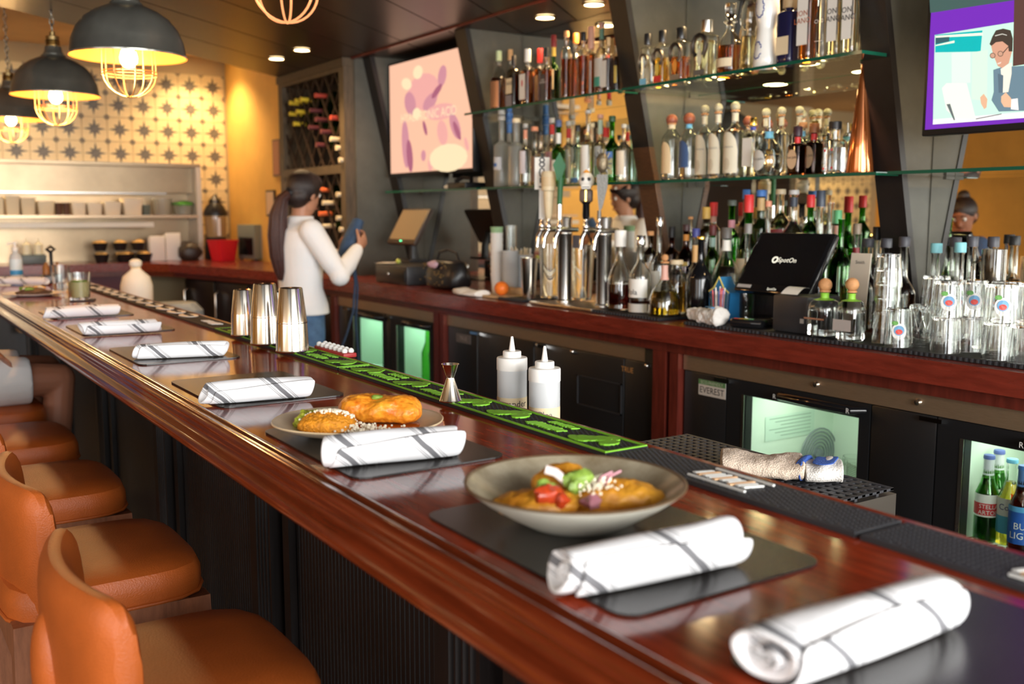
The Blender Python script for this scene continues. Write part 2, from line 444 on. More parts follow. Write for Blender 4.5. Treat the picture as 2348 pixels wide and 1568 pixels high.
# narrow cut tiles at the corner column and under the ceiling
# painted picture strip on mirror-side wall
# ------------------------------------------------------------------ dark timber ceiling with a diagonal end, laid in planks
ceil = struct(MB().box(-1.0, 3.17, -2.8, 3.7, CEIL + 0.03, KCEIL).build('ceiling', 'dark_ceiling', smooth=False))
A = Vector((0.70, 5.40)); B = Vector((2.68, 7.06)); dr = (B - A).normalized(); nr = Vector((dr.y, -dr.x))
for k in range(20):
    bm = bmesh.new(); bmesh.ops.create_cube(bm, size=1)
    o0 = 0.36 * k + 0.004; o1 = 0.36 * (k + 1) - 0.004
    for v in bm.verts:
        p = A + dr * (v.co.x * 24) + nr * ((o0 + o1) / 2 + v.co.y * (o1 - o0))
        v.co = Vector((p.x, p.y, CEIL + 0.015 + v.co.z * 0.03))
    for co, no in (((-1.0, 0, 0), (-1, 0, 0)), ((3.165, 0, 0), (1, 0, 0)), ((0, -2.8, 0), (0, -1, 0)), ((0, 7.05, 0), (0, 1, 0))):
        bmesh.ops.bisect_plane(bm, geom=bm.verts[:] + bm.edges[:] + bm.faces[:], plane_co=co, plane_no=no, clear_outer=True)
        ed = [e for e in bm.edges if e.is_boundary]
        if ed: bmesh.ops.holes_fill(bm, edges=ed)
    if len(bm.verts) < 4: bm.free(); continue
    MB().bm(bm, 0, None, True).build('plank', 'dark_ceiling', parent=ceil, smooth=False)
ce = MB().prism([(0.70, 5.40), (-1.0, 3.975), (-1.0, 3.6), (3.17, 3.6), (3.17, 7.05), (2.66, 7.05)], CEIL + 0.03, KCEIL - 0.001).build('soffit_box', 'dark_ceiling', parent=ceil, smooth=False)
struct(MB().box(2.705, 2.72, -2.8, 5.9, CEIL - 0.012, CEIL - 0.0005).build('trim_4', 'red_wood_dark', smooth=False))

# ------------------------------------------------------------------ fins, mirrors, glass shelves
FY = [5.80, 4.656, 3.373, 2.131, 0.87, -0.39]          # near face of each fin
FT = 0.10
def fin_x(z): return 2.785 + (CEIL - z) * 0.238
for i, fy in enumerate(FY):
    zb = 1.052
    side = [(min(fin_x(zb) + 0.03, WX + 0.01), zb), (WX + 0.015, zb), (WX + 0.015, CEIL), (fin_x(CEIL) + 0.03, CEIL)]
    f = struct(MB().extrude_y(side, fy, fy + FT, 0, True).build('trim_%d' % (10 + i), 'grey_panel', smooth=False))
    zl = 1.735 if i == 2 else zb
    st = [(fin_x(zl), zl), (fin_x(zl) + 0.0295, zl), (fin_x(CEIL) + 0.0295, CEIL), (fin_x(CEIL), CEIL)]
    MB().extrude_y(st, fy - 0.004, fy + FT + 0.004, 0, True).build('front_strip', 'fin_black', parent=f, smooth=False)
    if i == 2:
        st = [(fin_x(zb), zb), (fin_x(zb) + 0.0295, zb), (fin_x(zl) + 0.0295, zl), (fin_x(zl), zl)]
        o = MB().extrude_y(st, fy - 0.004, fy + FT + 0.004, 0, True).build('front_strip_lower', 'fin_brown', parent=f, smooth=False)  # lower part of this fin's front strip is coloured brown
        o['label'] = 'streaky brown lower strip'
fa = [FY[0] + 1.2] + FY
where = ['in the television bay next to the wine rack', 'behind the whiskey shelves next to the beer taps', 'behind the tequila shelves', 'behind the purple television', 'behind the counter past the purple television']
for i in range(5):
    y1 = FY[i]; y0 = FY[i + 1] + FT
    tag(MB().box(WX, WX + 0.012, y0 + 0.004, y1 - 0.004, 1.055, CEIL - 0.002).build('wall_mirror', 'mirror', smooth=False),
        'tall mirror panel ' + where[i], 'mirror')
SH_LO, SH_UP = 1.585, 1.968
def shelf(z, xf, i, label):
    ya = FY[i + 1] + 0.006; yb = FY[i] - 0.036
    xn = fin_x(z) - 0.004
    poly = [(xf, ya), (xf, yb), (WX - 0.004, yb), (WX - 0.004, ya + FT + 0.006), (xn, ya + FT + 0.006), (xn, ya)]
    n = len(poly); m = MB(); t = 0.011
    vs = [(p[0], p[1], z - t) for p in poly] + [(p[0], p[1], z) for p in poly]
    m.add(vs, [tuple(reversed(range(n))), tuple(range(n, 2 * n))], 0, True)
    m.add(vs, [(k, (k + 1) % n, n + (k + 1) % n, n + k) for k in range(n)], 1, True)
    root = thing('glass_shelf', label, 'shelf', (0, 0, 0))
    m.build('glass_pane', ['shelf_glass', 'shelf_edge'], parent=root, smooth=False)
    for yy in (ya + 0.16, yb - 0.05):
        MB().box(WX - 0.05, WX - 0.001, yy - 0.006, yy + 0.006, z - t - 0.012, z - t - 0.0005).build('bracket', 'grey_panel', parent=root, smooth=False)
shelf(SH_LO, 2.86, 0, 'green-edged glass shelf under the pink television')
shelf(SH_LO, 2.86, 1, 'lower green-edged glass shelf behind the beer taps')
shelf(SH_LO, 2.86, 2, 'lower green-edged glass shelf holding the ball-stoppered tequilas')
shelf(SH_LO, 2.86, 3, 'empty green-edged glass shelf under the purple television')
shelf(SH_UP, 2.76, 1, 'upper green-edged glass shelf full of whiskey bottles')
shelf(SH_UP, 2.76, 2, 'upper green-edged glass shelf with horseshoe-label bottles')

# ================================================================== LAMPS
def downlight(px, py, z, label, power=16, r=0.045):
    p = at_z(px, py, z)
    downlight_k(p.x, p.y, z, label, power, r)
def downlight_k(x, y, z, label, power=16, r=0.045):
    p = Vector((x, y, z))
    root = thing('downlight', label, 'light', (p.x, p.y, z - 0.001))
    MB().lathe([(r * 1.25, 0), (r * 1.25, -0.006), (r * 1.02, -0.008), (r, -0.002)], 24, caps=False).build('trim_ring', 'brass_dark', parent=root)
    MB().lathe([(0.0, -0.0045), (r, -0.0045), (r, -0.002), (0, -0.002)], 20, caps=False).build('lens', 'downlight', parent=root)
    l = bpy.data.lights.new('downlight_spot', 'SPOT'); l.energy = power; l.color = (1.0, 0.66, 0.33); l.spot_size = R(125); l.spot_blend = 0.7; l.shadow_soft_size = 0.04
    o = bpy.data.objects.new('downlight_spot', l); COL.objects.link(o); o.parent = root; o.location = (0, 0, -0.02)
downlight(692, 113, CEIL, 'small recessed downlight in dark ceiling before the wine rack', 16)
downlight(634, 133, CEIL, 'small recessed downlight in dark ceiling at its diagonal edge', 16)
for (px, py, t) in ((1250, 38, 'small downlight over the whiskey bottles, nearer the wine rack'), (1362, 8, 'small downlight over the whiskey bottles, nearer the tequila bay')):
    downlight(px, py, CEIL, t, 14)
downlight_k(2.58, 8.66, KCEIL, 'larger recessed downlight in the kitchen ceiling by the yellow wall', 34, 0.075)
downlight_k(0.98, 8.55, KCEIL, 'larger recessed downlight in the kitchen ceiling behind the pendants', 15, 0.075)
def downlight_at(x, y, z, label, power, r=0.05):
    root = thing('downlight', label, 'light', (x, y, z - 0.001), group='downlights out of the picture')
    MB().lathe([(0.0, -0.0045), (r, -0.0045), (r, -0.002), (0, -0.002)], 20, caps=False).build('lens', 'downlight', parent=root)
    l = bpy.data.lights.new('downlight_spot', 'SPOT'); l.energy = power; l.color = (1.0, 0.66, 0.33); l.spot_size = R(125); l.spot_blend = 0.7; l.shadow_soft_size = 0.04
    o = bpy.data.objects.new('downlight_spot', l); COL.objects.link(o); o.parent = root; o.location = (0, 0, -0.02)
for (x, y) in ((2.98, 3.0), (2.98, 2.55), (2.98, 1.5)):
    downlight_at(x, y, CEIL, 'small downlight over the back bar beyond the whiskey bay', 14)
for (x, y) in ((-4.6, 8.4), (-0.8, 8.3), (-2.6, 5.5), (-4.6, 4.5)):
    downlight_at(x, y, KCEIL, 'recessed downlight over the dining room', 45, 0.07)

def pendant(x, y, zr, label, rad=0.202):
    root = thing('pendant_lamp', label, 'pendant lamp', (x, y, zr), group='dome pendants over the bar')
    k = rad / 0.2
    prof = [(0.200, 0.0), (0.201, 0.006), (0.197, 0.012), (0.190, 0.055), (0.172, 0.098), (0.145, 0.132), (0.108, 0.158), (0.072, 0.174), (0.058, 0.180), (0.054, 0.188),
            (0.046, 0.190), (0.046, 0.196), (0.040, 0.205), (0.036, 0.228)]
    inner = [(0.194, 0.003), (0.186, 0.055), (0.168, 0.096), (0.141, 0.129), (0.104, 0.154), (0.03, 0.174)]
    MB().lathe([(r * k, z * k) for r, z in prof], 40, caps=False).build('dome', 'pendant_metal', parent=root)
    MB().lathe([(0.2 * k, 0.0)] + [(r * k, z * k) for r, z in inner] + [(0.001, 0.174 * k)], 40, caps=False).build('dome_lining', 'pendant_inner', parent=root)
    MB().lathe([(0.034, 0.228), (0.036, 0.236), (0.031, 0.240), (0.036, 0.246), (0.031, 0.251), (0.036, 0.257), (0.030, 0.262), (0.030, 0.278), (0.012, 0.284), (0.012, 0.30)], 24).build('socket_cap', 'brass_dark', parent=root)
    ch = MB()
    z = 0.30
    i = 0
    while zr + z < KCEIL - 0.03:
        pts = []
        for q in range(10):
            a = 2 * math.pi * q / 10
            u, v = 0.009 * math.cos(a), 0.020 * math.sin(a)
            pts.append((u, 0, z + 0.018 + v) if i % 2 else (0, u, z + 0.018 + v))
        ch.tube(pts, 0.0028, 6, closed=True); z += 0.032; i += 1
    ch.build('chain', 'pendant_metal', parent=root)
    MB().lathe([(0.05, KCEIL - zr - 0.03), (0.06, KCEIL - zr - 0.004), (0.06, KCEIL - zr)], 20).build('canopy', 'pendant_metal', parent=root)
    MB().lathe([(0.0, -0.038), (0.017, -0.034), (0.029, -0.018), (0.031, 0.0), (0.026, 0.02), (0.015, 0.04), (0.013, 0.07)], 20).build('bulb', 'bulb', parent=root)
    cg = MB()
    rc = 0.094
    for q in range(8):
        a = 2 * math.pi * q / 8
        pts = []
        for t in range(9):
            f = t / 8
            if f < 0.35: r, zz = rc, 0.05 - 0.105 * (f / 0.35)
            else:
                b = (f - 0.35) / 0.65 * math.pi / 2
                r, zz = rc * math.cos(b), -0.055 - 0.085 * math.sin(b)
            pts.append((r * math.cos(a), r * math.sin(a), zz))
        cg.tube(pts, 0.0022, 6)
    for zz in (-0.052, -0.062):
        cg.tube([(rc * math.cos(2 * math.pi * q / 28), rc * math.sin(2 * math.pi * q / 28), zz) for q in range(28)], 0.0022, 6, closed=True)
    cg.build('wire_cage', 'cage_wire', parent=root)
    l = bpy.data.lights.new('pendant_light', 'POINT'); l.energy = 5; l.color = (1.0, 0.58, 0.22); l.shadow_soft_size = 0.05
    o = bpy.data.objects.new('pendant_light', l); COL.objects.link(o); o.parent = root; o.location = (0, 0, -0.065)
pendant(0.90, 3.86, 2.005, 'large dark metal dome pendant with wire cage, hung highest in view', 0.202)
pendant(0.90, 5.35, 2.010, 'dark metal dome pendant with wire cage, middle of the row over the bar')
pendant(0.90, 6.90, 2.015, 'dark metal dome pendant with wire cage at the kitchen end of the bar')
# open hoop lamp near the ceiling
p = at_y(655, -30, 3.3)
hr = thing('hoop_lamp', 'glowing lamp of crossed copper hoops hanging from the dark ceiling', 'pendant lamp', (p.x, p.y, p.z))
hm = MB()
for q in range(3):
    a = math.pi * q / 3
    hm.tube([(0.115 * math.cos(t) * math.cos(a), 0.115 * math.cos(t) * math.sin(a), 0.115 * math.sin(t)) for t in [2 * math.pi * k / 36 for k in range(36)]], 0.004, 6, closed=True)
hm.build('hoops', mat('hoop_copper', (0.55, 0.20, 0.09), 0.3, metal=0.6, emit=(1.0, 0.36, 0.14), estr=0.5), parent=hr)
MB().lathe([(0.0, -0.02), (0.02, -0.01), (0.022, 0.01), (0.01, 0.04), (0.009, 0.075)], 16).build('bulb', emis('bulb_soft', (1.0, 0.6, 0.3), 8), parent=hr)
MB().tube([(0, 0, 0.075), (0, 0, CEIL - p.z)], 0.004, 8).build('stem', 'black_plastic', parent=hr)

# ================================================================== FRONT BAR
bar = thing('bar_counter', 'long polished mahogany bar with moulded rail and dark beadboard front', 'bar counter', (0, 0, 0), -R(0.35))
BY0, BY1 = -0.7, 6.2
TOP = 1.07
MB().extrude_y([(0.556, 1.018), (0.556, TOP), (1.0515, TOP), (1.0525, 1.0735), (1.055, 1.075), (1.066, 1.075), (1.070, 1.072), (1.070, 1.018)], BY0, BY1, 0, True).build('bar_top', 'mahogany', parent=bar, smooth=False)
rail = [(0.5555, 1.000), (0.5555, 1.0705), (0.5515, 1.0735), (0.5475, 1.0742), (0.5435, 1.0730), (0.5405, 1.0700), (0.5375, 1.0690), (0.534, 1.0705), (0.5305, 1.0745), (0.526, 1.0760), (0.520, 1.0745),
        (0.5150, 1.069), (0.5135, 1.063), (0.5165, 1.056), (0.5190, 1.049), (0.5180, 1.042), (0.5120, 1.0375), (0.5040, 1.034), (0.4985, 1.027), (0.4975, 1.018), (0.5010, 1.010), (0.509, 1.005), (0.520, 1.002), (0.535, 1.000)]
MB().extrude_y(rail, BY0, BY1, 0).build('arm_rail', 'mahogany_rail', parent=bar, angle=50)
# front: plinth, beaded boards and fluted pilasters
MB().box(0.84, 1.06, BY0 + 0.05, BY1 - 0.05, 0.0, 1.017).build('carcass', 'ebony_panel', parent=bar, smooth=False)
MB().box(0.79, 0.84, BY0 + 0.05, BY1 - 0.05, 0.0, 0.14).build('plinth', 'black_wood', parent=bar, smooth=False)
MB().box(0.79, 0.84, BY0 + 0.05, BY1 - 0.05, 0.955, 1.017).build('frieze', 'black_wood', parent=bar, smooth=False)
pil = [1.37 + 0.965 * k for k in range(-2, 6)]
pm = None
for y in pil:
    if pm is None:
        m = MB(); W = 0.15; x0 = 0.785
        prof = [(0.84, -W / 2), (x0, -W / 2)]
        for k in range(4):
            c = -W / 2 + 0.020 + k * 0.024
            prof += [(x0, c - 0.009), (x0 + 0.009, c - 0.005), (x0 + 0.009, c + 0.005), (x0, c + 0.009)]
        prof += [(x0, W / 2), (0.84, W / 2)]
        n = len(prof)
        vs = [(a, b, 0.141) for a, b in prof] + [(a, b, 0.954) for a, b in prof]
        m.add(vs, [(i, (i + 1) % n, n + (i + 1) % n, n + i) for i in range(n)] + [tuple(reversed(range(n))), tuple(range(n, 2 * n))], 0, True)
        pm = m.build('fluted_pilaster', 'ebony_panel', parent=bar, smooth=False); o = pm
    else:
        o = pm.copy(); COL.objects.link(o); o.parent = bar
    o.location = (0, y, 0)
for k in range(len(pil) - 1):
    ya, yb = pil[k] + 0.075, pil[k + 1] - 0.075
    MB().box(0.80, 0.84, yb - 0.085, yb - 0.045, 0.141, 0.954).build('stile', 'ebony_panel', parent=bar, smooth=False)
    m = MB(); prof = []
    y = ya; st = 0.019; x0 = 0.815
    while y < yb - 0.105:
        prof += [(x0, y), (x0, y + st * 0.72), (x0 + 0.005, y + st * 0.86)]
        y += st
    prof += [(0.8395, y), (0.8395, ya)]
    n = len(prof)
    vs = [(a, b, 0.141) for a, b in prof] + [(a, b, 0.954) for a, b in prof]
    m.add(vs, [(i, (i + 1) % n, n + (i + 1) % n, n + i) for i in range(n)] + [tuple(reversed(range(n))), tuple(range(n, 2 * n))], 0, True)
    m.build('beadboard_panel', 'ebony_panel', parent=bar, smooth=False)

# underbar station behind the bar: ledge and drainboard with perforated mat
DZ = 0.895
ub = thing('underbar_station', 'stainless drainboard unit standing behind the mahogany bar', 'drainboard', (0, 0, 0))
MB().box(1.125, 1.715, 1.20, 1.80, DZ - 0.05, DZ - 0.0005).box(1.700, 1.7145, 1.201, 1.799, DZ - 0.16, DZ - 0.05).box(1.126, 1.70, 1.201, 1.215, DZ - 0.16, DZ - 0.05).build('drainboard', 'steel_brushed', parent=ub, smooth=False)
MB().box(1.125, 1.36, 1.801, 2.35, 0.78, 0.915).build('bottle_ledge', 'steel_brushed', parent=ub, smooth=False)
for (x, y) in ((1.15, 1.23), (1.15, 2.3), (1.69, 1.23), (1.69, 1.77)):
    MB().lathe([(0.016, 0.0), (0.016, DZ - 0.161 if x > 1.6 or y < 2 else 0.78)], 12, c=(x, y, 0)).build('leg', 'steel', parent=ub)
pmat = MB()
gx, gy = 1.135, 1.21
zt = DZ + 0.011
nx, ny = 26, 26
ax, ay = (1.708 - gx) / nx, (1.792 - gy) / ny
for i in range(nx + 1): pmat.box(gx + i * ax - 0.005, gx + i * ax + 0.005, gy - 0.005, 1.797, zt - 0.005, zt)
for j in range(ny + 1): pmat.box(gx - 0.005, 1.713, gy + j * ay - 0.005, gy + j * ay + 0.005, zt - 0.0055, zt - 0.0005)
for i in range(0, nx, 3):
    for j in range(0, ny, 3): pmat.box(gx + i * ax - 0.004, gx + i * ax + 0.004, gy + j * ay - 0.004, gy + j * ay + 0.004, DZ, zt - 0.004)
tag(pmat.build('drain_mat', 'rubber_grey', smooth=False), 'black perforated rubber mat on the steel drainboard', 'mat')

# ================================================================== BACK COUNTER
CT = 1.05
cpoly = [(2.45, -1.6), (2.45, 6.62), (2.13, 8.15), (1.93, 8.42), (-1.2, 8.50), (-1.2, 9.0), (2.90, 9.0), (2.90, 7.06), (3.145, 7.06), (3.145, -1.6)]
def rcw(poly): return poly
bc = thing('back_counter', 'long red-brown wooden back counter turning along the kitchen pass', 'counter', (0, 0, 0))
MB().prism(cpoly, CT - 0.065, CT).build('counter_top', 'red_wood', parent=bc, smooth=False)
ap = [(2.49, -1.55), (2.49, 6.62), (2.17, 8.16), (1.95, 8.46), (-1.15, 8.54), (-1.15, 8.58), (1.98, 8.50), (2.21, 8.18), (2.53, 6.63), (2.53, -1.55)]
MB().prism(ap, 0.945, CT - 0.066).build('apron', 'red_wood_dark', parent=bc, smooth=False)
for (ya, yb) in ((2.735, 2.805), (2.668, 2.712), (4.44, 4.49), (4.388, 4.425), (5.74, 5.80)):
    MB().box(2.49, 3.1, ya, yb, 0, 0.944).build('partition_post', 'red_wood_dark', parent=bc, smooth=False)
# dark cabinets with bar handles from the coolers round to the kitchen
def cab_line(a, b, n, label):
    a = Vector(a); b = Vector(b); L_ = (b - a).length; ang = math.atan2((b - a).y, (b - a).x)
    for k in range(n):
        p = a + (b - a) * (k / n)
        wd = L_ / n
        root = thing('base_cabinet', label[k], 'cabinet', (p.x, p.y, 0), ang)
        MB().box(0.004, wd - 0.004, -0.38, -0.022, 0.0, 0.943).build('body', 'black_wood', parent=root, smooth=False)
        dd = MB().rbox(0.012, wd - 0.012, -0.021, -0.002, 0.12, 0.93, 0.004).build('door', 'ebony_panel', parent=root)
        MB().tube([(wd - 0.06, 0.0, 0.86), (wd - 0.06, 0.030, 0.84), (wd - 0.06, 0.030, 0.60), (wd - 0.06, 0.0, 0.58)], 0.008, 10).build('handle', 'steel_polished', parent=dd)
cab_line((2.53, 5.81), (2.53, 6.60), 1, ['black cabinet with steel bar handle beside the glass-door cooler'])
cab_line((2.52, 6.65), (2.23, 8.10), 3, ['dark cabinet with steel bar handle where the counter bends', 'dark cabinet with steel bar handle, middle of the angled run', 'dark cabinet with steel bar handle nearest the kitchen pass'])
struct(MB().box(-1.1, 1.295, 8.56, 8.60, 0.0, 0.944).build('trim_20', 'black_wood', smooth=False))
kp = tag(MB().box(1.30, 1.90, 8.56, 8.60, 0.0, 0.944).build('maroon_panel', C(0.10, 0.018, 0.03), smooth=False), 'plain maroon panel under the kitchen pass counter', 'panel')
tag(MB().rbox(1.05, 1.28, 8.30, 8.52, 0.55, 0.90, 0.01).build('brown_carton', C(0.25, 0.16, 0.09)), 'brown carton under the kitchen pass counter', 'box')

# ------------------------------------------------------------------ under-counter coolers
def handle_bar(y0, y1, z, x):
    return MB().tube([(x, y0, z), (x - 0.035, y0 - 0.02 * (1 if y0 > y1 else -1), z), (x - 0.045, (y0 + y1) / 2, z + 0.002), (x - 0.035, y1 + 0.02 * (1 if y0 > y1 else -1), z), (x, y1, z)], [0.010, 0.013, 0.014, 0.013, 0.010], 10)
def text_on_x(s, size, y, z, x, m, parent, name='lettering', sl=0.0):
    vs, fs = text_geo(s, size)
    mb = MB(); mb.add([(x, y - u, z + v + sl * u) for u, v, _ in vs], fs, 0, True)
    return mb.build(name, m, parent=parent, smooth=False)
XF = 2.515
def cooler(y1, y0, doors, label, vents=(), led=(0.95, 1.0, 0.86), bright=0.5):
    root = thing('bar_cooler', label, 'cooler', (0, 0, 0))
    b = MB()
    xb = 3.08
    b.box(XF + 0.03, xb, y0, y0 + 0.03, 0.0, 0.885).box(XF + 0.03, xb, y1 - 0.03, y1, 0.0, 0.885)
    b.box(XF + 0.03, xb, y0, y1, 0.0, 0.12).box(XF + 0.03, xb, y0, y1, 0.865, 0.885).box(xb - 0.03, xb, y0, y1, 0, 0.885)
    b.build('cabinet', 'black_plastic', parent=root, smooth=False)
    MB().box(XF - 0.004, xb, y0, y1, 0.887, 0.942).build('top_band', 'steel_band', parent=root, smooth=False)
    ys = [y1]
    for (a, c, glass) in doors: ys += [a, c]
    ys.append(y0)
    for k in range(0, len(ys), 2):
        if ys[k] - ys[k + 1] > 0.012:
            MB().rbox(XF, XF + 0.05, ys[k + 1] + 0.002, ys[k] - 0.002, 0.05, 0.884, 0.005).build('front_panel', 'black_plastic', parent=root)
    for (a, c, glass) in doors:
        if glass:
            fr = 0.075
            m = MB(); m.box(XF, XF + 0.05, c + 0.002, c + fr * 0.55, 0.12, 0.884).box(XF, XF + 0.05, a - fr, a - 0.002, 0.12, 0.884)
            m.box(XF, XF + 0.05, c + fr * 0.55, a - fr, 0.836, 0.884).box(XF, XF + 0.05, c + fr * 0.55, a - fr, 0.12, 0.20)
            d_ = m.build('door', 'black_plastic', parent=root, smooth=False)
            MB().box(XF + 0.012, XF + 0.018, c + fr * 0.55, a - fr, 0.20, 0.836).build('pane', 'door_glass', parent=d_, smooth=False)
            MB().box(XF - 0.0015, XF + 0.0, a - fr - 0.008, a - fr + 0.004, 0.20, 0.836).build('edge_strip', 'steel', parent=d_, smooth=False)
            # lit liner
            li = MB(); x1 = xb - 0.031; e = 0.003
            li.box(x1 - e, x1, c + 0.03, a - 0.03, 0.121, 0.864).box(XF + 0.06, x1, c + 0.03, c + 0.03 + e, 0.121, 0.864).box(XF + 0.06, x1, a - 0.03 - e, a - 0.03, 0.121, 0.864)
            li.box(XF + 0.06, x1, c + 0.03, a - 0.03, 0.121, 0.124).box(XF + 0.06, x1, c + 0.03, a - 0.03, 0.861, 0.864)
            li.build('liner', mat('liner_green', (0.70, 0.82, 0.70), 0.5), parent=root, smooth=False)
            MB().box(XF + 0.065, XF + 0.08, c + 0.06, a - 0.06, 0.846, 0.858).build('light_strip', 'cooler_led', parent=root, smooth=False)
            l = bpy.data.lights.new('cooler_light', 'AREA'); l.shape = 'RECTANGLE'; l.size = 0.2; l.size_y = a - c - 0.14; l.energy = bright; l.color = led
            lo = bpy.data.objects.new('cooler_light', l); COL.objects.link(lo); lo.parent = root; lo.location = (XF + 0.22, (a + c) / 2, 0.843)
            for zz in (0.528,):
                sh = MB()
                yy = c + 0.04
                while yy < a - 0.04:
                    sh.tube([(XF + 0.075, yy, zz), (xb - 0.045, yy, zz)], 0.0025, 6); yy += 0.02
                for xx in (XF + 0.075, (XF + xb) / 2, xb - 0.045): sh.tube([(xx, c + 0.035, zz - 0.004), (xx, a - 0.035, zz - 0.004)], 0.003, 6)
                sh.build('wire_rack', 'steel', parent=root)
        else:
            d_ = MB().rbox(XF, XF + 0.045, c + 0.003, a - 0.003, 0.12, 0.884, 0.006).build('door', 'black_plastic', parent=root)
        hz_ = 0.862
        hb = handle_bar(a - (a - c) * 0.42 if glass else a - 0.12, c + 0.02 if glass else c + 0.12, hz_, XF)
        if glass: hb.build('handle', 'black_gloss', parent=d_)
        MB().box(XF - 0.012, XF - 0.0005, a - 0.02, a + 0.05, 0.868, 0.880).build('hinge', 'chrome', parent=d_, smooth=False)
    for (ya, yb, za, zb) in vents:
        v = MB()
        v.box(XF - 0.006, XF - 0.0005, yb, ya, zb - 0.006, zb).box(XF - 0.006, XF - 0.0005, yb, ya, za, za + 0.006)
        v.box(XF - 0.006, XF - 0.0005, yb, yb + 0.006, za, zb).box(XF - 0.006, XF - 0.0005, ya - 0.006, ya, za, zb)
        v.build('vent_frame', 'dark_plastic', parent=root, smooth=False)
    return root
cA = cooler(2.662, 0.35, [(2.448, 1.86, True), (1.64, 1.03, True)], 'black under-counter cooler with two glass doors holding beer bottles')
cB = cooler(4.385, 2.81, [(4.10, 3.62, False), (3.55, 3.0, False)], 'black under-counter cooler with solid doors behind the squeeze bottles', vents=((3.30, 3.01, 0.655, 0.782),))
cC = cooler(5.735, 4.495, [(5.60, 5.09, True), (5.03, 4.54, True)], 'black under-counter cooler with green-lit glass doors beside the bartender', led=(0.55, 1.0, 0.68), bright=0.4)
# badges
MB().box(XF - 0.002, XF - 0.0003, 2.452, 2.584, 0.806, 0.862).build('badge', C(0.55, 0.50, 0.44), parent=cA, smooth=False)
MB().box(XF - 0.0026, XF - 0.0021, 2.452, 2.584, 0.845, 0.862).build('badge_band', C(0.10, 0.22, 0.08), parent=cA, smooth=False)
text_on_x('ECO-FRIENDLY', 0.016, 2.518, 0.853, XF - 0.003, C(0.5, 0.5, 0.4), cA)
text_on_x('EVEREST', 0.032, 2.518, 0.825, XF - 0.0026, 'ink', cA)
for (y, s) in ((2.19, 'R'), (1.905, 'R'), (1.37, 'R')):
    text_on_x(s, 0.022, y, 0.862, XF - 0.0500, 'mat_white', cA)
for y in (2.06, 1.70, 1.35):
    MB().lathe([(0.0, 0.010), (0.008, 0.009), (0.011, 0.0)], 14, M=Matrix.Translation((XF - 0.0045, y, 0.917)) @ Matrix.Rotation(R(-90), 4, 'Y')).build('bolt', 'steel_polished', parent=cA)
text_on_x('TRUE', 0.030, 2.98, 0.842, XF - 0.001, C(0.55, 0.27, 0.08), cB)
MB().box(XF - 0.002, XF - 0.0003, 4.16, 4.30, 0.812, 0.858).build('badge', C(0.12, 0.11, 0.11), parent=cB, smooth=False)
text_on_x('TRUE', 0.03, 4.23, 0.834, XF - 0.0025, C(0.35, 0.33, 0.33), cB)
MB().box(XF - 0.006, XF + 0.03, 2.812, 2.872, 0.886, 0.9425).build('band_end_cap', 'steel', parent=cB, smooth=False)
for y in (3.585, 3.33, 2.86):
    MB().sphere((XF - 0.006, y, 0.874), 0.010, seg=12, rings=8).build('lock_knob', 'steel_polished', parent=cB)
for (ya, yb) in ((3.92, 3.80),): MB().box(XF - 0.003, XF - 0.0005, yb, ya, 0.62, 0.78).build('door_recess', 'dark_plastic', parent=cB, smooth=False)

# ================================================================== ON THE FRONT BAR
BR = Matrix.Rotation(-R(0.35), 4, 'Z')
def barp(x, y, z=TOP): return BR @ Vector((x, y, z))

# ---- rubber bar mats
def wing(m, c, L_, W_, z, mi, fl=1):
    """feathered wing emblem: overlapping long lobes and a small head"""
    for k in range(5):
        f = k / 4
        y0 = c[1] + L_ * (0.36 - 0.10 * k); ln = L_ * (0.55 - 0.05 * k)
        pts = []
        for q in range(12):
            a = 2 * math.pi * q / 12
            pts.append((c[0] + W_ * (-0.26 + 0.15 * k) + W_ * 0.17 * math.sin(a), y0 - ln * 0.36 + ln * 0.46 * math.cos(a) * (1 if math.cos(a) > 0 else 0.9)))
        m.prism(pts, z + 0.0003 * (k % 2), z + 0.0024 + 0.0004 * (k % 2), mi)
    m.prism([(c[0] + W_ * (0.02 + 0.26 * math.cos(a)), c[1] - L_ * 0.36 + L_ * 0.14 * math.sin(a)) for a in [2 * math.pi * q / 12 for q in range(12)]], z, z + 0.003, mi)
def script(m, c, L_, W_, z, mi, n=9, mi2=None, seed=1):
    rnd = random.Random(seed)
    for k in range(n):
        y = c[1] + L_ * (0.5 - (k + 0.5) / n)
        h = W_ * rnd.uniform(0.55, 0.95); t = L_ / n * 0.62; sh = L_ / n * 0.9
        x0 = c[0] - h / 2; x1 = c[0] + h / 2
        m.prism([(x0, y - t / 2 + sh / 2), (x0, y + t / 2 + sh / 2), (x1, y + t / 2 - sh / 2), (x1, y - t / 2 - sh / 2)], z, z + 0.0024, mi if (mi2 is None or k % 3 == 1) else mi2)
